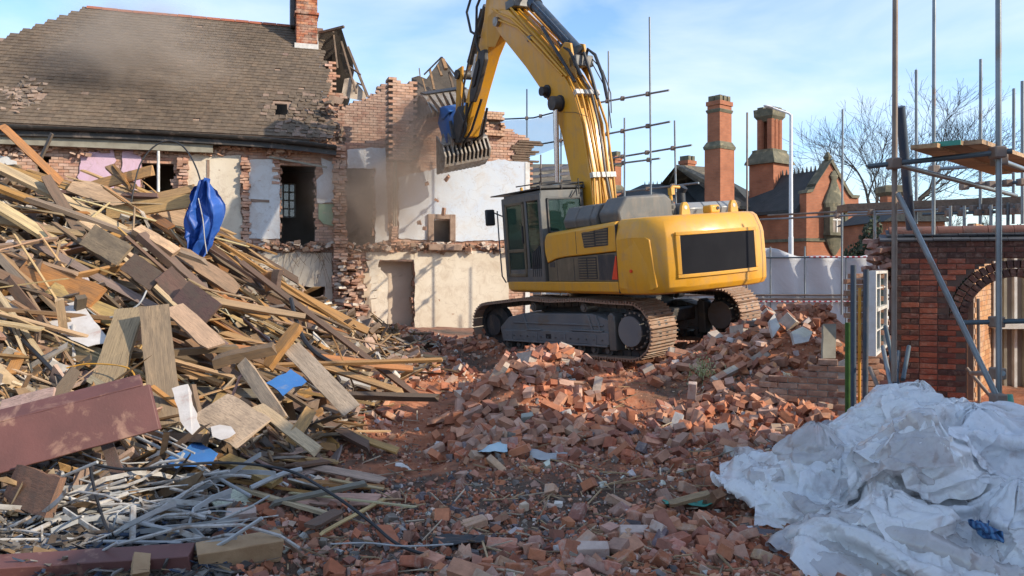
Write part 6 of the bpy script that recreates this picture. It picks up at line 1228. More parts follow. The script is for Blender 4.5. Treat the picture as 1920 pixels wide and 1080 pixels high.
# ---------------------------------------------------------------- street lamp
MAT['galv'] = pm('white_lamp_paint', (.68, .69, .70), (.6, .61, .62), 3, .4, .05)
lamp = empty('street_lamp', at(1483, 500, 32), 'tall white street lamp with an angled arm beside the brick chimney', 'street lamp'); lz = lambda y: (HY-y)/F*32
lamp.location.z = 0; zt = CZ+lz(215)
def LP(name, mat, fn, **k): mb = MB(); fn(mb); return mb.build(name, MAT[mat], lamp, **k)
LP('pole', 'galv', lambda mb: (mb.cyl((0, 0, 0), (0, 0, 3.2), .10, 12), mb.tube([(0, 0, 3.2), (0, 0, zt)], [.085, .06], 12)), smooth='auto'); LP('arm', 'galv', lambda mb: mb.tube([(0, 0, zt-.05), (-.08, 0, zt+.05), (-.75, 0, zt+.28)], .045, 8), smooth='auto')
LP('lamp_head', 'galv', lambda mb: mb.loft([[(-.72-q, r_*cos(a), zt+.28+q*.22+r_*.5*sin(a)) for a in np.linspace(0, 2*pi, 9)[:-1]] for q, r_ in ((0, .06), (.08, .12), (.3, .12), (.38, .04))]), smooth='auto'); LP('control_box', 'galv', lambda mb: mb.box((.10, -.08, 1.0+.55), (.26, .08, 2.15)))
# ---------------------------------------------------------------- bare trees
MAT['bark'] = pm('grey_bark', (.085, .068, .055), (.05, .042, .036), 6, .95, .5, .02)
def tree(px, D, ztop, spread, seed, label, thick=.26):
    r = random.Random(seed); base = V(((px-960)/F*D, D, 0)); tr = empty('bare_tree', base, label, 'tree', 'bare winter trees'); br = MB(); tk = MB()
    def grow(p, d, L, rad_, lev):
        pts = [p]; n_ = 4; q = p; dd = d.copy()
        for i in range(n_): dd = (dd+V((r.gauss(0, .13), r.gauss(0, .13), r.gauss(.04, .08)))).normalized(); q = q+dd*(L/n_); pts.append(q)
        rs = [max(.010 if lev < 6 else .007, rad_*(1-.42*i/n_)) for i in range(n_+1)]; (tk if lev == 0 else br).tube(pts, rs, 7 if lev < 2 else (4 if lev < 4 else 3), caps=lev < 2)
        if lev >= (6 if ztop > 8 else 5): return
        for c in range(r.choice((2, 3)) if lev else 5):
            i = r.choice((2, 3, 4)) if lev else r.choice((2, 3, 4, 4)); ang = r.uniform(.35, .95) if lev else r.uniform(.3, .9); az = r.uniform(0, 6.28); t_ = (pts[i]-pts[i-1]).normalized(); o_ = t_.orthogonal().normalized(); o_ = M.Rotation(az, 3, t_) @ o_
            nd = (t_*cos(ang)+o_*sin(ang)*spread+V((0, 0, .10))).normalized(); grow(pts[i], nd, L*r.uniform(.62, .85), rs[i]*r.uniform(.52, .72), lev+1)
        if lev: grow(pts[-1], dd, L*.75, rs[-1]*.85, lev+1)
    grow(V((0, 0, 0)), V((0, 0, 1)), ztop*.40, thick, 0); tk.build('trunk', MAT['bark'], tr); br.build('crown', MAT['bark'], tr, kind='stuff')
tree(1652, 46, 10.8, 1.0, 3, 'large bare winter tree beyond the scaffolding, behind the school gable', .34); tree(1800, 52, 4.6, 1.1, 8, 'smaller bare tree right of the large bare tree', .2); tree(1890, 55, 4.6, 1.2, 12, 'low bare tree at the right edge behind the scaffold boards', .2)
# bush and far brick house glimpsed under the rails
MAT['leaf'] = vcol('leaf', .7, 0, var=.2)
def bush(px, py, D, w, h, n, label, g=None):
    root = empty('bush', at(px, py, D), label, 'bush', g); root.location.z = 0; q = rng.normal(0, 1, (n, 3)); q /= np.linalg.norm(q, axis=1)[:, None]; q *= rng.random((n, 1))**.4; pos = q*[w/2, w/2.4, h/2]+[0, 0, h/2]; pos[:, 2] *= 1+.15*np.sin(pos[:, 0]*5)
    chunks('foliage', pos, np.c_[np.full((n, 2), .09), np.full(n, .012)]*rng.uniform(.6, 1.4, (n, 1)), rng.uniform(-2, 2, (n, 3)), np.array([(.035, .055, .022), (.05, .07, .03), (.028, .04, .02), (.07, .075, .04)])[rng.integers(0, 4, n)], MAT['leaf'], .1, root)
    mb = MB(); mb.cyl((0, 0, 0), (0, 0, h*.6), .05, 6); mb.build('stem', MAT['bark'], root)
bush(1624, 440, 27, 1.6, 3.4, 2600, 'dark evergreen bush behind the white sheeted fence'); bush(1830, 440, 26, 3.4, 3.0, 3200, 'dark hedge behind the long scaffold boards'); bush(1905, 440, 25, 2.2, 3.1, 2000, 'dark bush at the right edge under the scaffold boards')
fh = empty('brick_outbuilding', at(1722, 430, 30), 'low orange brick building glimpsed behind the garden wall', 'building'); fh.location.z = 0
mb = MB(); mb.box((-1.2, 0, -.1), (1.0, 4, 3.7)); mb.build('wall', MAT['school'], fh); mb = MB(); mb.loft([[(-1.4, y, 3.7), (-.1, y, 4.5), (1.2, y, 3.7)] for y in (-.2, 4.2)]); mb.build('roof', MAT['sroofd'], fh)
fh2 = empty('brick_chimney_stack', at(1672, 430, 34), 'square brick chimney with a stone head in front of the large tree', 'chimney'); fh2.location.z = 0
mb = MB(); mb.box((-.35, -.35, -.1), (.35, .35, 5.1)); mb.build('shaft', MAT['school'], fh2); mb = MB(); mb.loft([[(a*e, b*e, z) for a, b in ((-1, -1), (1, -1), (1, 1), (-1, 1))] for e, z in ((.36, 5.0), (.5, 5.15), (.5, 5.4), (.4, 5.45))]); mb.build('head', MAT['stone'], fh2)
dh = empty('distant_house', at(1030, 330, 31), 'house with a brown tiled roof glimpsed behind the ruin', 'house'); dh.location.z = 0
z0, z1 = CZ+(HY-352)/F*31, CZ+(HY-292)/F*31; mb = MB(); mb.box((-1.9, 0, -.1), (1.6, 5, z0)); mb.build('wall', MAT['plw'], dh); mb = MB(); mb.loft([[(x, -.3, z0), (x, 2.5, z1), (x, 5.3, z0)] for x in (-2.1, 1.8)]); mb.build('roof', MAT['sroof'], dh)
# ---------------------------------------------------------------- white sheeted fence
t = NT('white_sheeting'); v = t.coord(); t.bump(t.noise(v, 1.6, 6, .6, .8), .5, .06); MAT['sheetw'] = t.out(t.ramp(t.noise(v, 1.1, 5), [(.3, (.46, .47, .48)), (.7, (.55, .56, .57))]), .6)
MAT['tape'] = None; t = NT('striped_tape'); v = t.coord(); w_ = t.n('TexWave'); w_.inputs['Scale'].default_value = 2.2; t.l(v, w_.inputs['Vector']); MAT['tape'] = t.out(t.ramp(w_.outputs['Fac'], [(.5, (.7, .68, .68)), (.52, (.45, .06, .07))], 'CONSTANT'), .5)
fe = empty('sheeted_fence', (0, 0, 0), 'long white plastic sheeted site fence behind the excavator', 'fence')
fa, fb = at(985, 500, 26.5), at(1668, 500, 23.0); nu_ = 90; rows = []
for j in range(9):
    row = []
    for i in range(nu_):
        u_ = i/(nu_-1); p = fa.lerp(fb, u_); px = 960+F*p.x/p.y; yt = np.interp(px, [985, 1440, 1452, 1500, 1600, 1640, 1668], [470, 466, 464, 481, 481, 476, 474]); zt_ = CZ+(HY-yt)/F*p.y; z = .05+(zt_-.05)*j/8
        row.append((p.x, p.y+.06*sin(u_*70+j*.4)+.05*float(fbm(np.array([u_*30.]), np.array([j*.5]), 1, 2, 3)[0]), z+.03*sin(u_*40)*(j/8)))
    rows.append(row)
gridmesh('sheeting', np.array(rows), MAT['sheetw'], fe, .004, 1)
def fline(name, mat, y_of, r_, y0=0, off_=-.12, a=985, b=1668):
    mb = MB(); pts = []
    for i in range(24):
        u_ = (a-985)/683+(b-a)/683*i/23; p = fa.lerp(fb, u_); px = 960+F*p.x/p.y; pts.append((p.x, p.y+off_, CZ+(HY-y_of(px))/F*p.y))
    mb.tube(pts, r_, 6); mb.build(name, MAT[mat], fe)
MAT['tube'] = pm('galvanised_tube', (.24, .27, .29), (.16, .18, .19), 3, .42, .15, .004, metal=.5, c3=(.2, .13, .09), t3=.63, s3=2.6)
MAT['tubed'] = pm('dark_tube', (.06, .085, .10), (.09, .11, .12), 3, .45, .15, .004, metal=.4, c3=(.2, .12, .08), t3=.66, s3=3)
MAT['tuber'] = pm('rusty_tube', (.17, .12, .09), (.24, .2, .17), 3, .6, .3, .004, metal=.3)
fline('fence_rail', 'tubed', lambda x: np.interp(x, [985, 1668], [486, 482]), .024); fline('fence_rail', 'tuber', lambda x: np.interp(x, [985, 1668], [553, 553]), .03); fline('fence_rail', 'tuber', lambda x: np.interp(x, [985, 1668], [561, 560]), .03); fline('warning_tape', 'tape', lambda x: 482, .022, 0, -.16, 1530, 1655); fline('warning_tape', 'tape', lambda x: 565, .022, 0, -.16, 1420, 1600)
for px in (1450, 1510, 1580, 1640, 1365, 1300):
    u_ = (px-985)/683; p = fa.lerp(fb, min(1, u_+.02)); mb = MB(); mb.cyl((p.x, p.y-.09, 0), (p.x, p.y-.09, 2.6 if px in (1450, 1510) else 2.3), .024, 8); mb.build('fence_post', MAT['tube'], fe)
# ---------------------------------------------------------------- scaffolds
def scaffold(label, poles, rails, couplers=True, r_=.0242, root_at=None):
    root = empty('scaffold', root_at or at(poles[0][0], 500, poles[0][3]), label, 'scaffold'); root.location.z = 0; off_ = root.location
    for p in poles:
        px, y0, y1, D = p[:4]; m_ = p[4] if len(p) > 4 else 'tube'; a, b = at(px, y0, D), at(p[5] if len(p) > 5 else px, y1, D); b.z = max(b.z, -.1) if y1 < 900 else -.05; mb = MB(); mb.cyl(a-off_, b-off_, r_, 10); mb.build('scaffold_pole', MAT[m_], root, smooth='auto')
    for q in rails:
        x0, y0, d0, x1, y1, d1 = q[:6]; m_ = q[6] if len(q) > 6 else 'tube'; a, b = at(x0, y0, d0), at(x1, y1, d1); mb = MB(); mb.cyl(a-off_, b-off_, r_, 10); mb.build('scaffold_rail', MAT[m_], root, smooth='auto')
        for p in poles:
            t_ = (p[0]-x0)/(x1-x0) if x1 != x0 else -1
            if 0 < t_ < 1 and couplers:
                c = a.lerp(b, t_)-off_
                if abs((a.lerp(b, t_)).y-p[3]) < 1.2: mb = MB(); mb.box((c.x-.05, c.y-.06, c.z-.05), (c.x+.05, c.y+.06, c.z+.05)); mb.build('coupler', MAT['tuber'], root, bevel=.012)
    return root
scaffold('open grid of scaffold tubes rising behind the excavator boom', [(1218, 32, 560, 19.0, 'tube', 1222), (1141, 96, 560, 20.6, 'tube', 1143), (1171, 221, 560, 20.0), (1265, 226, 560, 19.2, 'tube', 1270)],
         [(1120, 193, 20.8, 1255, 169, 18.4), (1120, 255, 20.8, 1257, 228, 18.4), (1135, 299, 20.8, 1297, 272, 18.4), (1135, 310, 20.8, 1237, 297, 18.8), (1150, 362, 20.6, 1310, 343, 18.4)])
net = scaffold('scaffold with pale netting behind the broken right end of the house', [(988, 167, 560, 25.5, 'tubed'), (1052, 190, 560, 24.5, 'tubed'), (1014, 290, 560, 24.6, 'tuber')], [(930, 224, 26.2, 1000, 221, 25.3, 'tubed'), (1000, 221, 25.3, 1062, 205, 24.2, 'tubed'), (985, 275, 25.4, 1062, 262, 24.2, 'tubed'), (995, 318, 25, 1075, 309, 24.1), (995, 331, 25, 1075, 322, 24.1), (990, 345, 25, 1075, 338, 24.1)])
MAT['net'] = glass('debris_netting', (.75, .77, .78), .42, .9, (.93, .95, .95)); off_ = net.location; gx_ = []
for j in range(8):
    gx_.append([tuple(at(938+(1060-938)*i/15, np.interp(938+(1060-938)*i/15, [938, 1000, 1060], [226, 224, 208])+(np.interp(938+(1060-938)*i/15, [938, 1060], [300, 287])-224)*j/7, 26.1-1.7*i/15)-off_+V((0, .05*sin(i*1.3+j), 0))) for i in range(16)])
gridmesh('netting', np.array(gx_), MAT['net'], net, 0, 1)
for y in (320, 332): a, b = at(996, y, 24.8)-off_, at(1075, y-8, 23.9)-off_; mb = MB(); mb.loft([[a+V((0, 0, -.04)), a+V((0, .2, -.04)), a+V((0, .2, .04)), a+V((0, 0, .04))], [b+V((0, 0, -.04)), b+V((0, .2, -.04)), b+V((0, .2, .04)), b+V((0, 0, .04))]]); mb.build('toe_board', MAT['whitep'], net)
scaffold('two lone scaffold tubes standing by the sheeted fence', [(1580, 205, 590, 19, 'tube', 1578), (1401, 211, 560, 20, 'tuber', 1400)], [(1440, 404, 20, 1690, 391, 17.5, 'tuber'), (1420, 412, 20, 1700, 399, 17.3, 'tube')])
MAT['sboard'] = wood_random('scaffold_board', [('', (.42, .26, .13))], .4)
front = scaffold('near scaffold at the right with timber boards on top and a sloping brace', [(1679, -80, 715, 7.3, 'tuber', 1676), (1872, -80, 775, 6.9, 'tube', 1873), (1752, -60, 440, 10.6, 'tube', 1750)],
         [(1627, 312, 7.35, 1898, 283, 6.8, 'tubed'), (1683, 309, 7.28, 1905, 367, 9.6, 'tube'), (1745, 318, 10.4, 1990, 300, 9.6, 'tube'), (1868, 298, 6.95, 1975, 338, 9.2, 'tube'), (1683, 362, 7.22, 1880, 766, 6.78, 'tube'), (1805, 605, 7.6, 1990, 600, 7.0, 'tubed'), (1880, 700, 6.9, 1822, 700, 8.5, 'tube')])
off_ = front.location
for q, (xa, xb) in enumerate(((1728, 1762), (1770, 1806), (1811, 1846))):
    a, b = at((xa+xb)/2, [286, 281, 279][q]+2, 7.05), at([1880, 1925, 1968][q], [331, 327, 323][q], 9.9); d = (b-a).normalized(); y_ = V((0, 0, 1)).cross(d).normalized(); mb = MB(); mb.loft([[c-off_+y_*(sy*.105)+V((0, 0, sz_*.019)) for sy, sz_ in ((-1, -1), (1, -1), (1, 1), (-1, 1))] for c in (a-d*.25+V((0, 0, .045)), b+V((0, 0, .045)))]); bd_ = mb.build('scaffold_board', MAT['sboard'], front); bd_.color = [(.42, .26, .13, 1), (.34, .21, .11, 1), (.47, .31, .18, 1)][q]
    if q == 1: mb = MB(); mb.loft([[c-off_+y_*(sy*.107)+V((0, 0, sz_*.021)) for sy, sz_ in ((-1, -1), (1, -1), (1, 1), (-1, 1))] for c in (a-d*.255+V((0, 0, .045)), a-d*.235+V((0, 0, .045)))]); MAT['greenp'] = MAT.get('greenp') or pm('green_board_paint', (.03, .22, .16), (.05, .27, .2), 8, .6, .2); mb.build('painted_end', MAT['greenp'], bd_)
scaffold('farther scaffold poles at the right behind the garden wall', [(1718, 131, 420, 13.5, 'tube'), (1839, 111, 420, 12.6, 'tube', 1838), (1901, 166, 420, 13, 'tube', 1900), (1917, 152, 420, 12, 'tube'), (1640, 395, 560, 13.8, 'tube'), (1782, 386, 424, 12.6, 'tube'), (1808, 386, 424, 12.6, 'tube'), (1858, 384, 424, 12.4, 'tube'), (1890, 380, 424, 12.3, 'tubed')],
         [(1590, 399, 14.2, 1960, 386, 12.0, 'tube'), (1800, 350, 11.6, 1960, 338, 11.0, 'tubed'), (1730, 402, 13.2, 1960, 394, 12.0, 'tubed')], root_at=at(1718, 500, 13.5))
def lbeam(x0, y0, d0, x1, y1, d1, h, w, label):
    a, b = at(x0, y0, d0), at(x1, y1, d1); mb = MB(); mb.loft([[c+V((0, 0, -h/2)), c+V((0, w, -h/2)), c+V((0, w, h/2)), c+V((0, 0, h/2))] for c in (a, b)]); o = mb.build('walkway_board', MAT['joist'], None, bevel=.005); o.color = (.2, .14, .1, 1); tag(o, label, 'board')
lbeam(1588, 389, 14.3, 1960, 374, 12.0, .13, .45, 'long weathered scaffold board running level behind the garden wall')
def pipe(x0, y0, d0, x1, y1, d1, r_, mat, label, cat='pipe', name='pipe', grp=None):
    mb = MB(); mb.cyl(at(x0, y0, d0), at(x1, y1, d1), r_, 14); return tag(mb.build(name, MAT[mat], None, smooth='auto'), label, cat, grp)
pipe(1688, 200, 9.0, 1708, 430, 9.4, .052, 'navy', 'thick blue-black pipe leaning behind the left scaffold pole')
# ---------------------------------------------------------------- garden wall with arch
RV = V((1, -.35, 0)).normalized(); RNm = V((.35, 1, 0)).normalized(); R0 = V(((1672-960)/F*10.95, 10.95, 0))
RM = M(((RV.x, RNm.x, 0, R0.x), (RV.y, RNm.y, 0, R0.y), (0, 0, 1, 0), (0, 0, 0, 1)))
def RL(px, py, d=0.0):
    r = V(((px-960)/F, 1, (HY-py)/F)); t_ = (V((R0.x, R0.y, 0)).dot(RNm)+d)/(r.x*RNm.x+r.y*RNm.y); p = r*t_; return (V((p.x, p.y, 0))-R0).dot(RV), CZ+p.z
wall = empty('garden_wall', mat=RM, label='dark red brick garden wall with dark headers, tiled coping and an arched opening', cat='wall')
def wb(name, c): return brick_mat(name, c, .3)
MAT['wred'] = wb('wall_red_brick', [('', (.27, .072, .04)), ('', (.33, .098, .055)), ('', (.23, .06, .036)), ('', (.30, .085, .048)), ('', (.17, .055, .04))])
MAT['wdark'] = wb('wall_dark_brick', [('', (.10, .045, .034)), ('', (.13, .055, .04)), ('', (.075, .04, .034))])
def face_brick(L, H, mat, D=.1):
    bm = bmesh.new(); bmesh.ops.create_cube(bm, size=1)
    for v_ in bm.verts: v_.co = V((v_.co.x*L, v_.co.y*D, v_.co.z*H))
    bmesh.ops.bevel(bm, geom=bm.edges[:], offset=.004, segments=1, affect='EDGES')
    for v_ in bm.verts: v_.co += V((random.uniform(-1, 1), random.uniform(-1, 1), random.uniform(-1, 1)))*.0018
    me = bpy.data.meshes.new('brick'); bm.to_mesh(me); bm.free(); me.materials.append(MAT[mat]); return me
FB = {(l, m_): [face_brick({'s': .215, 'h': .1025}[l], .065, m_) for _ in range(3)] for l in 'sh' for m_ in ('wred', 'wdark')}
AX, AZ = RL(1907, 600); AR = AX-RL(1815, 600)[0]; zS = RL(1750, 453)[1]; smax = RL(1932, 500)[0]
def solid(s, z): return not ((z <= AZ and abs(s-AX) < AR+.02) or (z > AZ and math.hypot(s-AX, z-AZ) < AR+.235))
cnt = 0; row = 0; z = zS-.0375; lo, hi, cl_ = [], [], []
while z > -.05:
    s = -.0; seq = 0; off_r = (0 if row % 2 else 1)
    if row % 2: s -= .11
    while s < 3.2:
        hd = (seq % 4 == (3 if row % 2 else 1)) and row > 2; L = .1125 if hd else .225; c = s+L/2; m_ = 'wdark' if (hd or row < 3 or random.random() < .07 or s < .07) else 'wred'
        if c > .03 and solid(c, z) and solid(c-L*.4, z) and solid(c+L*.4, z):
            if c < smax and cnt < 290:
                o = bpy.data.objects.new('brick', random.choice(FB[('h' if hd else 's', m_)])); link(o, wall); o.color = (*random.choice(TONES['wall_red_brick' if m_ == 'wred' else 'wall_dark_brick'])[1], 1); o.location = (c, .05+random.uniform(-.004, .003), z); o.rotation_euler = (0, random.gauss(0, .004), random.gauss(0, .006)); cnt += 1
            else: lo.append((s+.005, 0, z-.032)); hi.append((s+L-.005, .1, z+.032)); cl_.append((.26, .075, .042))
        s += L; seq += 1
    z -= .075; row += 1
boxes('brickwork', lo, hi, np.array(cl_), MAT['darkwallbrick'], wall)
lo, hi = [], []
for z in np.arange(-.1, zS, .0375):
    segs = [(.0, 3.3)]
    if z <= AZ: segs = [(0, AX-AR-.012), (AX+AR+.012, 3.3)]
    elif z < AZ+AR+.225: q = math.sqrt(max(0, (AR+.225)**2-(z-AZ)**2)); segs = [(0, AX-q), (AX+q, 3.3)]
    for a, b in segs: lo.append((a, .012, z)); hi.append((b, .33, z+.0385))
MAT['mort2'] = pm('dark_mortar', (.13, .085, .065), (.09, .065, .055), 8, .95, .4); boxes('mortar_bed', lo, hi, np.full((len(lo), 3), .2), MAT['mort2'], wall)
for rg, r_ in enumerate((AR, AR+.112)):
    n_ = int(pi*(r_+.05)/.078)
    for k in range(n_):
        a = pi-(k+.5)*pi/n_; o = bpy.data.objects.new('voussoir', FB[('h', 'wdark')][k % 3]); 
        if AX+r_*cos(a) > smax+.1: o2 = None
        link(o, wall); o.color = (*random.choice(TONES['wall_dark_brick'])[1], 1); o.location = (AX+(r_+.055)*cos(a), .05-.006*rg, AZ+(r_+.055)*sin(a)); o.rotation_euler = (0, -a, 0)
mb = MB(); mb.loft([[(AX+q*cos(a), y, AZ+q*sin(a)) for a in np.linspace(pi, 0, 24)] for q, y in ((AR-.002, .02), (AR-.002, .34), (AR+.05, .34), (AR+.05, .02))]+[[(AX+(AR-.002)*cos(a), .02, AZ+(AR-.002)*sin(a)) for a in np.linspace(pi, 0, 24)]], close=False, caps=False); mb.build('arch_soffit', MAT['mort2'], wall)
mb = MB(); MAT['jamb'] = pm('cut_brick_jamb', (.42, .22, .11), (.3, .14, .07), 9, .9, .6, .01); mb.box((AX-AR-.011, .015, -.05), (AX-AR+.004, .335, AZ)); mb.build('jamb', MAT['jamb'], wall)
MAT['coping'] = pm('coping_tile', (.20, .085, .06), (.14, .065, .05), 4, .85, .5, c3=(.11, .09, .08), t3=.56, s3=3)
zc = zS+.13; s = -.02
while s < 3.0:
    mb = MB(); L = .30; pr = [(.165+.115*cos(q), zc+.085*sin(q)) for q in np.linspace(-.2, pi+.2, 9)]; mb.loft([[(x, p[0], p[1]) for p in pr] for x in (s, s+L-.006)]); o = mb.build('coping_tile', MAT['coping'], wall, smooth='auto'); o.location.z = random.uniform(-.004, .004); s += L
for rw, (zz, yy) in enumerate(((zS+.075, .03), (zS+.005, -.035))):
    s = -.06-.09*rw
    while s < 3.0: mb = MB(); mb.loft([[(x, yy, zz), (x, yy+.16, zz+.085), (x, yy+.17, zz+.10), (x, yy-.003, zz+.022)] for x in (s, s+.215)]); o = mb.build('coping_slate', MAT['slate'], wall); o.location = (0, random.uniform(-.004, .004), random.uniform(-.003, .003)); s += .22
# ragged broken end of the wall
for k in range(46):
    o = bpy.data.objects.new('brick', PROTO[random.randrange(8)]); link(o, wall); o.color = (.34, .19, .15, 1); zz = random.uniform(.05, 2.42) if k < 10 else random.uniform(1.72, 2.42); o.location = (-.02-random.random()**1.5*(.30 if zz > 1.9 else .1), random.uniform(.02, .3), zz); o.rotation_euler = (random.gauss(0, .2), random.gauss(0, .2), random.gauss(0, .8))
# brick building seen through the arch
inn = empty('inner_brick_wall', V(((1822-960)/F*11.6, 11.6, 0)), 'brick wall seen through the arched opening, coloured orange as if sunlit', 'wall'); d_ = V((.62, .78, 0)).normalized(); n_ = V((d_.y, -d_.x, 0)); lo = []; vv, cc = [], []
for k, z in enumerate(np.arange(0, 2.6, .075)):
    for s in np.arange(-.3-(.11 if k % 2 else 0), 1.25, .225):
        for (a, b, c) in UNIT+.5:
            p = d_*(s+a*.216)-n_*(b*.1)*-1; vv.append((p.x, p.y, z+c*.066))
        cc.append(np.array([(.48, .24, .10), (.42, .19, .075), (.53, .30, .15)])[random.randrange(3)]*random.uniform(.85, 1.1))  # orange tones put warm sunlight into the brick colour
nb = len(cc); npmesh('brickwork', np.array(vv), (BOXF[None]+(np.arange(nb)*8)[:, None, None]).reshape(-1, 4), np.repeat(np.array(cc), 8, 0), MAT['wallbrick'], inn, 'stuff')
mb = MB(); q0, q1 = d_*-.45, d_*1.27; mb.loft([[q0+n_*.01, q0+n_*.09, q0+n_*.09+V((0, 0, 2.6)), q0+n_*.01+V((0, 0, 2.6))], [q1+n_*.01, q1+n_*.09, q1+n_*.09+V((0, 0, 2.6)), q1+n_*.01+V((0, 0, 2.6))]]); mb.build('mortar_bed', MAT['mortar'], inn)
dw = empty('door_screen', at(1862, 500, 12.4), 'dark glazed door screen with pale uprights beyond the arch', 'door'); dw.location.z = 0
mb = MB(); mb.box((-.05, .05, 0), (1.6, .09, 2.5)); mb.build('dark_panel', MAT['dark'], dw)
for k in range(7): mb = MB(); mb.box((.0+k*.16, -.02, 0), (.045+k*.16, .05, 2.5)); mb.build('upright', MAT['soffit' if k % 2 else 'whitep'], dw)
mb = MB(); mb.box((-.1, -.25, 1.05), (1.6, .1, 1.12)); mb.build('sill', MAT['whitep'], dw)
pipe(1812, 690, 9.9, 1880, 770, 9.6, .022, 'tuber', 'old tube leaning low in the arched opening'); pipe(1834, 560, 10.6, 1836, 760, 10.6, .02, 'tuber', 'upright rusty tube standing in the arched opening')
pipe(1880, 740, 6.85, 1888, 790, 6.8, .075, 'greenp', 'green plastic sleeve at the foot of the right scaffold pole', 'sleeve', 'post_sleeve')
# sash window, posts and low wall left of the garden wall
wn = empty('sash_window', at(1634, 668, 9.7), 'tall white sash window standing edge-on beside the broken wall', 'window'); w0, w1 = at(1634, 668, 9.7), at(1657, 660, 10.9); wd = V((w1.x-w0.x, w1.y-w0.y, 0)); wh = CZ+(HY-508)/F*9.7-w0.z; wn_ = V((wd.y, -wd.x, 0)).normalized()
def wbar(mb, u0, u1, v0, v1, t0, t1): mb.loft([[wd*u_+wn_*t_+V((0, 0, wh*v0)) for u_, t_ in ((u0, t0), (u1, t0), (u1, t1), (u0, t1))], [wd*u_+wn_*t_+V((0, 0, wh*v1)) for u_, t_ in ((u0, t0), (u1, t0), (u1, t1), (u0, t1))]])
def fr(mb):
    for a in (0, .92): wbar(mb, a, a+.08, 0, 1, -.05, .05)
    for b in (0, .965): wbar(mb, .08, .92, b, b+.035, -.05, .05)
    wbar(mb, .08, .92, .52, .56, -.04, .06)
mb = MB(); fr(mb); mb.build('frame', MAT['whitep'], wn)
mb = MB(); wbar(mb, .46, .51, .035, .965, -.02, .03)
for b in (.27, .78): wbar(mb, .08, .46, b, b+.016, -.02, .03); wbar(mb, .51, .92, b, b+.016, -.02, .03)
mb.build('glazing_bars', MAT['whitep'], wn); mb = MB(); wbar(mb, .08, .92, .035, .965, 0, .006); mb.build('pane', MAT['glass'], wn)
pipe(1600, 497, 8.6, 1600, 790, 8.6, .030, 'navy', 'thick blue-black post left of the sash window', 'post', 'post'); pipe(1624, 505, 9.2, 1622, 770, 9.2, .032, 'navy', 'blue-black post touching the sash window', 'post', 'post')
pipe(1612, 540, 9.9, 1611, 780, 9.9, .018, 'yellowd', 'yellow strip standing in for sunlit wall between the two blue-black posts', 'post', 'post'); pipe(1591, 600, 8.9, 1591, 800, 8.9, .05, 'greenp2', 'mossy green upright beside the low wall', 'post', 'post') if 'greenp2' in MAT else None  # yellow tube added in place of the sunlit wall behind
MAT['moss'] = pm('moss_green', (.05, .12, .02), (.03, .07, .015), 9, .95, .6)
pipe(1590, 605, 8.9, 1590, 800, 8.9, .032, 'moss', 'mossy green upright beside the low wall', 'post', 'post')
for k, (x0, y0, x1, y1) in enumerate(((1660, 612, 1684, 725), (1655, 650, 1672, 730), (1684, 660, 1680, 720), (1704, 650, 1693, 712), (1631, 690, 1652, 740))): pipe(x0, y0, 8.4, x1, y1, 7.9, .022, ('tubed', 'tube', 'navy', 'tubed', 'tuber')[k], ('tallest', 'second', 'short blue', 'rightmost', 'leftmost')[k]+' of the loose scaffold tubes leaning behind the plastic sheeting', 'tube', 'scaffold_tube')
low = empty('low_wall', V(((1590-960)/F*9.4, 9.4, 0)), 'low broken brick wall with pale pointing behind the plastic sheeting', 'wall'); MAT['lowb'] = brick_mat('low_wall_brick', [('', (.30, .15, .09)), ('', (.36, .19, .12)), ('', (.24, .12, .08)), ('', (.33, .2, .14))], .6)
lme = [face_brick(.215, .065, 'lowb') for _ in range(3)]; ld = V((-.93, .36, 0)).normalized(); ln = V((-ld.y, ld.x, 0)); ang = math.atan2(ld.y, ld.x)
for row in range(13):
    for k in range(6):
        s = .11+k*.225+(.11 if row % 2 else 0); z = .04+row*.075
        if z < .92-.55*max(0, s-.25)+random.uniform(-.05, .05): o = bpy.data.objects.new('brick', random.choice(lme)); link(o, low); o.color = (*random.choice(TONES['low_wall_brick'])[1], 1); o.location = ld*s+V((0, 0, z)); o.rotation_euler = (0, random.gauss(0, .01), ang+random.gauss(0, .01))
mb = MB(); mb.loft([[ld*s_-ln*.035*sg+V((0, 0, z)) for s_, sg, z in ((0, -1, 0), (0, 1, 0), (0, 1, .92), (0, -1, .92))], [ld*1.4-ln*.035*sg+V((0, 0, z)) for sg, z in ((-1, 0), (1, 0), (1, .25), (-1, .25))]]); MAT['pale_mortar'] = pm('pale_pointing', (.42, .38, .33), (.3, .26, .22), 8, .95, .4); mb.build('mortar_bed', MAT['pale_mortar'], low)
pr_ = empty('brick_pier', V(((1606-960)/F*10.6, 10.6, 0)), 'broken brick pier behind the blue-black posts', 'wall')
for row in range(22):
    for k in range(2):
        o = bpy.data.objects.new('brick', random.choice(lme)); link(o, pr_); o.color = (*random.choice(TONES['low_wall_brick'])[1], 1); o.location = (-.05+k*.225+(.06 if row % 2 else 0), random.uniform(-.01, .01), .3+row*.075); o.rotation_euler = (0, 0, random.gauss(0, .03))
scrap('concrete_slab', [(1544, 607), (1568, 607), (1567, 672), (1543, 672)], (9.9, -.2), 'soffit', 'pale upright slab leaning among the bricks by the mossy post', 'slab', .06, 1); MAT['palest'] = pm('pale_stone', (.52, .49, .45), (.4, .37, .33), 6, .9, .4)
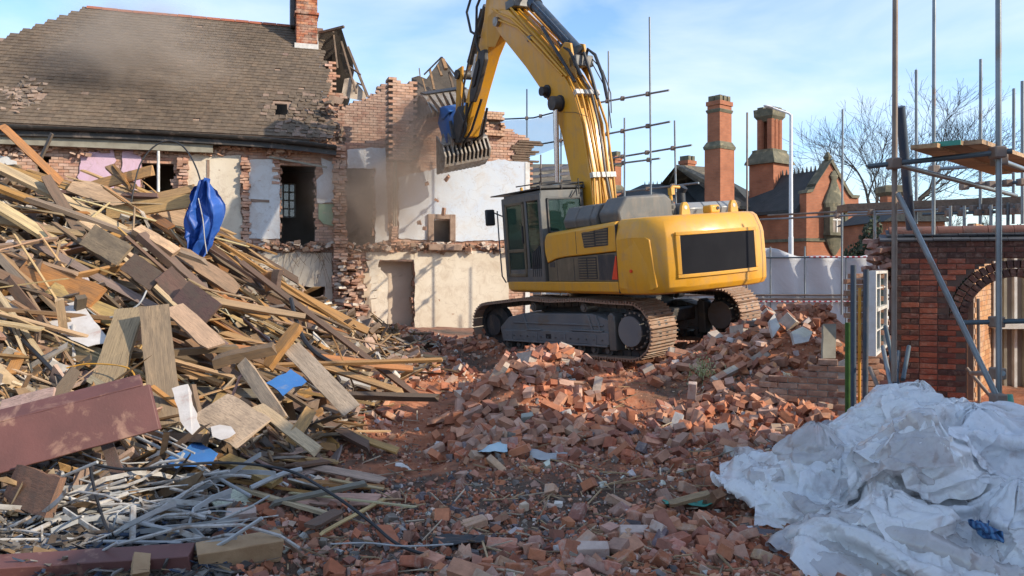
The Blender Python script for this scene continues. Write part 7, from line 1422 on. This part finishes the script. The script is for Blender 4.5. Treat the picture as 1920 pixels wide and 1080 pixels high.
for q in (((1484, 622), (1505, 612), (1524, 622), (1516, 640), (1490, 645)), ((1442, 602), (1452, 588), (1463, 612), (1450, 632)), ((1446, 752), (1462, 748), (1474, 776), (1450, 772)), ((1392, 772), (1404, 772), (1410, 792), (1396, 794)), ((1010, 700), (1075, 690), (1080, 715), (1020, 735))):
    scrap('pale_slab', q, (np.interp(q[0][1], [600, 700, 790], [11.2, 10.6, 9.0]), -.8), 'palest', {1484: 'largest pale stone slab at the top of the right brick heap', 1442: 'pale slab standing beside the excavator track', 1446: 'small cream tile on the right brick heap', 1392: 'small white tile lowest on the right brick heap', 1010: 'pale mortared slab on top of the middle heap'}[q[0][0]], 'slab', .07, 2)
# pale bricks that stand out in the foreground
MAT['pbrick'] = pm('dusty_white_brick', (.52, .40, .33), (.40, .30, .25), 12, .95, .6, .006, c3=(.36, .19, .13), t3=.62, s3=9)
for px, py, D, rz, l_, ro in ((1190, 1010, 5.75, .05, 'dusty pale brick lying flat in the foreground, left of the pair', 0), (1240, 1007, 5.78, 1.0, 'dusty pale brick tipped up, right of the pair in the foreground', .5), (1111, 1062, 5.35, .02, 'dusty pale brick nearest the bottom of the picture', 0), (1298, 732, 9.6, 1.5, 'upright dusty brick at the left of the right heap', 1.2), (452, 965, 6.0, .3, 'grey mortared lump beside the conduit tangle', 0)):
    me = PROTO[0].copy(); me.materials.clear(); me.materials.append(MAT['pbrick']); o = bpy.data.objects.new('brick', me); link(o); p = at(px, py, D); o.location = (p.x, p.y, max(p.z, gh(p.x, p.y)+.075)); o.rotation_euler = (.25, ro, rz); tag(o, l_, 'brick')
def rag(name, px, py, D, w, h, mat, label, cat):
    c = at(px, py, D); z0 = gh(c.x, c.y); x = cloth(18, 14, w*1.35, h*1.35, lambda u, v: np.stack([c.x+(u-.5)*w, c.y+(v-.5)*h, z0+.2+.05*np.sin(u*9+v*5)], -1), lambda a, b: ground_h(a, b)+.05+.04*fbm(a, b, 9, 2, 3), 45, 5, noise_=.01, seed=int(px)); tag(gridmesh(name, x, MAT[mat], None, .003, 1), label, cat)
MAT['ragb'] = pm('pale_blue_cloth', (.36, .50, .55), (.45, .55, .58), 8, .8, .2); MAT['green'] = pm('green_plastic', (.02, .22, .15), (.03, .28, .2), 8, .5, .1)
rag('cloth_scrap', 925, 826, 8.0, .22, .3, 'ragb', 'pale blue torn cloth on the middle of the rubble', 'cloth'); rag('plastic_scrap', 1290, 915, 6.6, .3, .2, 'green', 'green plastic scrap beside the white sheeting', 'plastic'); rag('plastic_scrap', 860, 1015, 5.7, .28, .2, 'black', 'crumpled black plastic bag in the foreground soil', 'plastic bag'); rag('plastic_scrap', 820, 800, 8.4, .1, .28, 'paper', 'pale torn strip on the left of the middle heap', 'plastic'); rag('plastic_scrap', 757, 829, 7.9, .13, .1, 'paper', 'small white scrap on the red dust', 'plastic'); rag('plastic_scrap', 1030, 830, 7.9, .3, .16, 'pvcg', 'grey crumpled plastic on the middle heap', 'plastic')
# bricks thrown into the air by the grab
for k, (px, py, D, l_) in enumerate(((818, 375, 21.2, 'highest brick falling in front of the pale blue wall'), (832, 397, 21.0, 'brick falling just above the fireplace opening'), (786, 418, 21.3, 'small brick fragment falling left of the fireplace opening'), (800, 344, 21.3, 'brick fragment falling below the open grab'), (838, 334, 21.0, 'brick dropping from the lower jaw of the grab'), (796, 428, 21.2, 'lowest brick fragment falling beside the fireplace'))):
    o = bpy.data.objects.new('falling_brick', PROTO[(4, 0, 5, 6, 1, 7)[k]]); link(o); o.location = at(px, py, D); o.rotation_euler = (k*1.3, k*.8+.5, k*2.1); o.color = (.50, .27, .17, 1); tag(o, l_, 'brick', 'bricks falling from the grab')
# dark round bucket and weed
mb = MB(); c = at(812, 655, 15.4); mb.loft([[(c.x+r_*cos(q), c.y-.1+z*.4, c.z+r_*sin(q)) for q in np.linspace(0, 2*pi, 15)[:-1]] for r_, z in ((.17, 0), (.16, .4), (.13, .8))], caps=False); tag(mb.build('bucket', MAT['black'], None, smooth='auto'), 'black bucket lying on its side before the excavator track', 'bucket')
MAT['weed'] = vcol('weed', .8, 0, var=.2); wx, wy = at(1318, 690, 10.9).x, 10.9; n = 260; q = rng.normal(0, 1, (n, 3))*[.09, .08, .12]; root = empty('weed', (wx, wy, gh(wx, wy)+.15), 'pale dry weed growing on the right brick heap', 'plant'); chunks('foliage', q, np.c_[rng.uniform(.02, .05, n), rng.uniform(.008, .016, n), np.full(n, .004)], rng.uniform(-2, 2, (n, 3)), np.array([(.34, .36, .17), (.26, .3, .13), (.42, .4, .24)])[rng.integers(0, 3, n)], MAT['weed'], .1, root)
# ---------------------------------------------------------------- plastic sheeting heap at the lower right
def bag_h(x, y):
    g = ground_h(x, y, False)
    for cx, cy, rx, ry, h in ((3.25, 6.7, .55, .6, .66), (3.9, 6.9, .8, .7, .75), (4.7, 6.6, .9, .8, .62), (2.6, 6.5, .6, .5, .48), (2.05, 6.55, .5, .4, .34), (3.1, 5.75, .7, .45, .42), (2.5, 5.35, .6, .35, .22), (3.6, 5.3, .8, .45, .38), (4.4, 5.6, .7, .6, .5), (2.1, 5.25, .3, .35, .16), (2.95, 5.75, .32, .28, .66), (3.5, 6.15, .3, .3, .86), (2.55, 6.35, .26, .24, .58), (3.95, 5.6, .34, .3, .66), (2.7, 5.2, .28, .24, .36), (3.35, 5.15, .3, .25, .46), (2.15, 6.5, .22, .22, .42)):
        g = np.maximum(g, h*np.exp(-(((x-cx)/rx)**2+((y-cy)/ry)**2)*.9)+.06*fbm(x, y, 2.4, 2, 4))
    return g
class Layer:
    def __init__(s): s.x0, s.y0, s.d, s.n = .8, 4.2, .04, 140; gx_, gy_ = np.meshgrid(s.x0+np.arange(s.n)*s.d, s.y0+np.arange(s.n)*s.d); s.h = bag_h(gx_, gy_)
    def __call__(s, x, y):
        i = np.clip((x-s.x0)/s.d, 0, s.n-1.001); j = np.clip((y-s.y0)/s.d, 0, s.n-1.001); a, b = i.astype(int), j.astype(int); u, v = i-a, j-b; h = s.h
        return (h[b, a]*(1-u)+h[b, a+1]*u)*(1-v)+(h[b+1, a]*(1-u)+h[b+1, a+1]*u)*v
    def add(s, x):
        i = np.clip(((x[..., 0]-s.x0)/s.d+.5).astype(int), 0, s.n-1); j = np.clip(((x[..., 1]-s.y0)/s.d+.5).astype(int), 0, s.n-1); w = np.full_like(s.h, -9.); np.maximum.at(w, (j.ravel(), i.ravel()), x[..., 2].ravel()); base = s.h; cap = base+.26; s.h = np.maximum(base, np.minimum(w, cap))
def smooth2(a):
    """Catmull-style upsampling so the bulges are round before they are creased"""
    for ax in (0, 1):
        a = np.moveaxis(a, ax, 0); p = np.concatenate([2*a[:1]-a[1:2], a, 2*a[-1:]-a[-2:-1]]); m_ = (-p[:-3]+9*p[1:-2]+9*p[2:-1]-p[3:])/16; b = np.zeros((a.shape[0]*2-1,)+a.shape[1:]); b[::2] = a; b[1::2] = m_; a = np.moveaxis(b, 0, ax)
    return a
LY = Layer()
def plastic(name, c1, c2, trans, pr=None):
    t = NT(name); v = t.coord(); cr = t.n('TexVoronoi'); cr.feature = 'DISTANCE_TO_EDGE'; cr.inputs['Scale'].default_value = 9; wv = t.n('VectorMath', operation='ADD'); t.l(v, wv.inputs[0]); nz = t.n('TexNoise'); nz.inputs['Scale'].default_value = 5; t.l(v, nz.inputs['Vector']); sc2 = t.n('VectorMath', operation='SCALE'); sc2.inputs['Scale'].default_value = .35; t.l(nz.outputs['Color'], sc2.inputs[0]); t.l(sc2.outputs[0], wv.inputs[1]); t.l(wv.outputs[0], cr.inputs['Vector'])
    col = t.ramp(t.noise(v, 2.3, 5), [(.3, c1), (.7, c2)]); col = t.mix(t.ramp(t.noise(v, 3.6, 8, .75, .5), [(.52, (0, 0, 0)), (.70, (.62, .62, .62))]), col, (.36, .24, .19)); col = t.mix(t.ramp(t.noise(v, 30, 4, .7), [(.62, (0, 0, 0)), (.7, (.5, .5, .5))]), col, (.30, .22, .18))
    h = t.math('ADD', t.math('MULTIPLY', t.ramp(cr.outputs['Distance'], [(0, (0, 0, 0)), (.14, (1, 1, 1))]), .5), t.noise(v, 16, 5, .65)); t.bump(h, .45, .012)
    t.out(col, .28, 0, **{'Specular IOR Level': .6}); tr = t.n('BsdfTranslucent'); tr.inputs[0].default_value = (*c1, 1); ms = t.n('MixShader'); ms.inputs[0].default_value = .25; t.l(t.b.outputs[0], ms.inputs[1]); t.l(tr.outputs[0], ms.inputs[2]); tp = t.n('BsdfTransparent'); tp.inputs[0].default_value = (.86, .88, .90, 1); m2 = t.n('MixShader'); t.l(t.ramp(t.noise(v, 1.9, 5, .6, .4), [(.34, (trans*.5,)*3), (.66, (trans*1.5,)*3)]), m2.inputs[0]); t.l(ms.outputs[0], m2.inputs[1]); t.l(tp.outputs[0], m2.inputs[2]); gl = t.n('BsdfGlossy'); gl.inputs['Roughness'].default_value = .2; fr = t.n('LayerWeight'); fr.inputs[0].default_value = .3; m3 = t.n('MixShader'); t.l(t.math('ADD', t.math('MULTIPLY', t.math('POWER', fr.outputs['Facing'], 2.2), .5), .07), m3.inputs[0]); t.l(m2.outputs[0], m3.inputs[1]); t.l(gl.outputs[0], m3.inputs[2]); t.l(m3.outputs[0], t.t.nodes['Material Output'].inputs[0]); return t.m
MAT['bagw'] = plastic('white_plastic', (.90, .90, .89), (.82, .83, .83), .15); MAT['bagd'] = plastic('dusty_plastic', (.72, .68, .65), (.56, .52, .50), .34); MAT['bagb'] = plastic('clear_plastic', (.86, .88, .91), (.80, .83, .86), .22)
MAT['stripe'] = None; t = NT('blue_striped_plastic'); v = t.coord('Object', (1, 1, 1)); w_ = t.n('TexWave'); w_.inputs['Scale'].default_value = 14; w_.inputs['Distortion'].default_value = 1.5; t.l(v, w_.inputs['Vector']); MAT['stripe'] = t.out(t.ramp(w_.outputs['Fac'], [(.3, (.012, .05, .14)), (.7, (.05, .15, .3))]), .45)
SH = [(2.88, 6.35, 1.4, 1.15, .1, 'bagd', 'dusty grey plastic sheet at the left foot of the heap', .62), (3.9, 5.4, 1.9, 1.1, -.2, 'bagd', 'dirty plastic sheet under the right of the heap', .64), (2.7, 5.25, 1.2, .85, .3, 'bagd', 'dusty pinkish plastic sheet lowest in the heap', .6), (4.3, 6.5, 2.0, 1.5, .1, 'bagb', 'smooth pale bluish sheet covering the right shoulder of the heap', .78),
      (3.2, 6.65, 1.25, 1.35, .5, 'bagw', 'white plastic bag peaked at the top of the heap', .66), (2.52, 6.5, 1.0, .8, -.35, 'bagw', 'crumpled white plastic at the left end of the heap', .58), (3.15, 5.75, 1.3, .9, .15, 'bagw', 'white plastic bag bulging in the middle of the heap', .6), (2.75, 6.15, 1.0, .8, -.6, 'bagw', 'narrow white plastic fold below the peak', .55), (4.1, 5.75, 1.1, 1.0, .6, 'bagb', 'pale sheet at the right edge of the heap', .62), (2.5, 5.15, .9, .6, -.1, 'bagw', 'white plastic bag at the bottom left of the heap', .6), (3.3, 5.05, 1.3, .6, .1, 'bagw', 'white crumpled sheet along the bottom of the heap', .6), (3.75, 5.2, .8, .6, .4, 'bagb', 'rolled pale sheet at the bottom right of the heap', .62), (3.55, 5.9, .9, .7, -.3, 'bagw', 'white plastic flap right of the middle bag', .58),
      (2.2, 6.7, .5, .4, .2, 'bagw', 'small white flap at the far left tip of the heap', .8), (2.9, 6.9, .5, .4, .7, 'bagb', 'small pale flap left of the peak', .82), (3.6, 6.35, .55, .4, -.5, 'bagw', 'small white flap right of the peak', .8), (2.8, 5.5, .5, .35, .4, 'bagd', 'small dusty flap above the bottom left bag', .8), (3.9, 6.2, .5, .45, .1, 'bagw', 'small white flap on the right shoulder sheet', .82), (2.45, 6.05, .45, .4, .9, 'bagb', 'small pale flap left of the middle bag', .8), (4.2, 5.2, .5, .4, .3, 'bagw', 'small white flap at the bottom right corner', .8), (3.0, 5.25, .45, .35, -.6, 'bagb', 'small pale flap along the bottom of the heap', .82)]
def lay_sheet(k, cx, cy, w, h, rot, m_, lab, cmp_):
    nu_, nv_ = int(np.clip(w/cmp_/.06, 14, 46)), int(np.clip(h/cmp_/.06, 12, 38)); ca, sa = cos(rot), sin(rot)
    def init(u, v):
        a, b = (u-.5)*w, (v-.5)*h; x, y = cx+a*ca-b*sa, cy+a*sa+b*ca; z = LY(x, y)+.06+.34*(1-np.abs(fbm(u, v, 2.6, 2, k+1))*2.2)*np.sin(np.pi*u)**.5*np.sin(np.pi*v)**.5+.07*np.sin(u*9+v*4+k)+.06*np.sin(v*11-u*3+k*2); return np.stack([x, y, z], -1)
    x = cloth(nu_, nv_, w/cmp_, h/cmp_, init, LY, 44, 8, None, .6, .7, .012, .0028, .012, k, .90); LY.add(x)
    o = gridmesh('plastic_sheet', crumple(smooth2(x), w/cmp_, h/cmp_, k+31, 2.1 if m_ != 'bagb' else 1.3), MAT[m_], None, 0, 0); o.data.set_sharp_from_angle(angle=rad(32)); tag(o, lab, 'plastic sheet', 'white plastic sheets in the heap')
for k, q_ in enumerate(SH[:4]): lay_sheet(k, *q_)
# whole bags lying in and on the sheets
BAGS = ((3.27, 6.62, .40, .36, .34, .5, 'bagw', 'large knotted white bag at the very top of the heap'), (2.95, 5.72, .36, .28, .24, -.4, 'bagw', 'full white bag in the middle of the heap front'), (3.62, 5.95, .38, .32, .30, .9, 'bagb', 'pale bluish bag right of the middle of the heap'), (2.42, 6.38, .34, .27, .20, .2, 'bagd', 'dusty grey bag near the left end of the heap'), (4.05, 5.50, .36, .32, .30, -.6, 'bagw', 'white bag at the right edge low on the heap'), (2.62, 5.20, .30, .24, .17, 1.1, 'bagw', 'white bag lying at the bottom left of the heap'), (3.28, 5.12, .32, .24, .19, .3, 'bagb', 'pale bag at the bottom centre of the heap'), (4.25, 6.55, .46, .38, .26, 0, 'bagb', 'broad pale bag on the right shoulder of the heap'), (2.72, 6.02, .28, .24, .18, -1.0, 'bagw', 'small white bag below the dusty grey bag'))
def lay_bag(k, bx, by, rx, ry, rz, tilt_, m_, lab, sink):
    nu_, nv_ = 44, 30; u, v = np.meshgrid(np.linspace(0, 2*pi, nu_), np.linspace(.02, pi-.02, nv_)); s_ = np.sin(v)**.7; lump = 1+.16*fbm(np.cos(u)*1.3, v*1.4+k*3, 1.2, 2, k)+.05*np.sin(u*9+k)*np.exp(-v/.5); nk = np.exp(-(v/.30)**2)
    Z0 = 0
    X_ = np.cos(u)*s_*rx*lump; Y_ = np.sin(u)*s_*ry*lump; Z_ = np.cos(v)*rz*lump+nk*.10; Z_ = np.maximum(Z_, -rz*.55); cx_, sx_ = cos(tilt_*.55), sin(tilt_*.55); X2, Z2 = X_*cx_+Z_*sx_, -X_*sx_+Z_*cx_; ca, sa = cos(k*1.7), sin(k*1.7)
    rz *= .82; gz = float(LY(np.array([bx]), np.array([by]))[0]); bag = np.stack([bx+X2*ca-Y_*sa, by+X2*sa+Y_*ca, gz-rz*sink+Z2], -1); o = gridmesh('plastic_bag', crumple(smooth2(bag), 2.4*rx*2, 1.6*rz*2, k+91, 1.7), MAT[m_], None, 0, 0); o.data.set_sharp_from_angle(angle=rad(32)); tag(o, lab, 'plastic bag', 'plastic bags in the white heap'); LY.add(bag)
for k in (0, 7): lay_bag(k, *BAGS[k], .42)
for k, q_ in enumerate(SH[4:]): lay_sheet(k+4, *q_)
for k in (1, 2, 3, 5, 6, 8): lay_bag(k, *BAGS[k], .50)
for k, q_ in enumerate(((3.0, 5.45, .55, .3, .2, 'bagw', 'narrow white fold across the bottom of the front bag', .72), (3.45, 5.6, .4, .5, .9, 'bagb', 'narrow pale fold between the front bags', .72), (2.75, 5.65, .45, .4, -.4, 'bagd', 'dusty fold beside the front bag', .7))): lay_sheet(k+40, *q_)
c = at(1865, 1015, 5.0); xs = cloth(16, 14, .27, .24, lambda u, v: np.stack([c.x-.10+u*.18, c.y-.07+v*.15, LY(c.x+(u-.5)*.3, c.y+(v-.5)*.2)+.22+.03*np.sin(u*9)], -1), lambda a_, b_: LY(a_, b_)+.05, 30, 5, noise_=.006, seed=5); tag(gridmesh('striped_plastic', xs, MAT['stripe'], None, .003, 1), 'blue striped plastic scrap on the sheets at the bottom right', 'plastic')
# ---------------------------------------------------------------- the neighbouring building on the right, out of the picture, whose shade falls across the yard
nb_ = empty('neighbour_building', (9.2, 3.2, 0), 'plain two-storey brick building beyond the right edge of the yard', 'building')
mb = MB(); mb.box((0, -22, -.2), (9, 0, 6.6)); mb.build('wall', MAT['school'], nb_); mb = MB(); mb.loft([[(-.3, y, 6.6), (4.5, y, 8.0), (9.3, y, 6.6)] for y in (-22.3, .2)]); mb.build('roof', MAT['sroofd'], nb_)

# ---------------------------------------------------------------- dust hanging round the demolition
def dust(px, py, D, r, dens, col, seed):
    t = NT('dust'); nt_ = t.t; nt_.nodes.remove(t.b); tc_ = t.n('TexCoord'); ln = t.n('VectorMath', operation='LENGTH'); t.l(tc_.outputs['Object'], ln.inputs[0])
    mp_ = t.n('Mapping'); mp_.inputs['Location'].default_value = (seed*3.1, seed, 0); t.l(tc_.outputs['Object'], mp_.inputs[0]); nz = t.noise(mp_.outputs[0], 1.7, 3, .6, .6)
    fall = t.ramp(ln.outputs['Value'], [(.1, (1, 1, 1)), (.95, (0, 0, 0))], 'EASE'); dn = t.math('MULTIPLY', t.math('MULTIPLY', fall, t.ramp(nz, [(.38, (0, 0, 0)), (.68, (1, 1, 1))])), dens)
    pv = t.n('VolumePrincipled'); pv.inputs['Color'].default_value = (*col, 1); pv.inputs['Anisotropy'].default_value = .2; t.l(dn, pv.inputs['Density']); t.l(pv.outputs[0], nt_.nodes['Material Output'].inputs['Volume'])
    bm = bmesh.new(); bmesh.ops.create_icosphere(bm, subdivisions=3, radius=1); me = bpy.data.meshes.new('dust_cloud'); bm.to_mesh(me); bm.free(); me.materials.append(t.m); o = bpy.data.objects.new('dust_cloud', me); link(o); o.location = at(px, py, D); o.scale = r; o['kind'] = 'stuff'
dust(715, 330, 20.9, (2.5, 1.3, 3.0), 2.6, (.62, .50, .40), 1); dust(790, 240, 21.9, (1.6, .9, 1.5), 2.2, (.62, .50, .40), 2); dust(270, 110, 21.0, (3.2, 2.2, 2.0), 1.5, (.68, .57, .46), 3)
sc.cycles.volume_step_rate = 2.0; sc.cycles.volume_bounces = 1
SEEN = name_all()
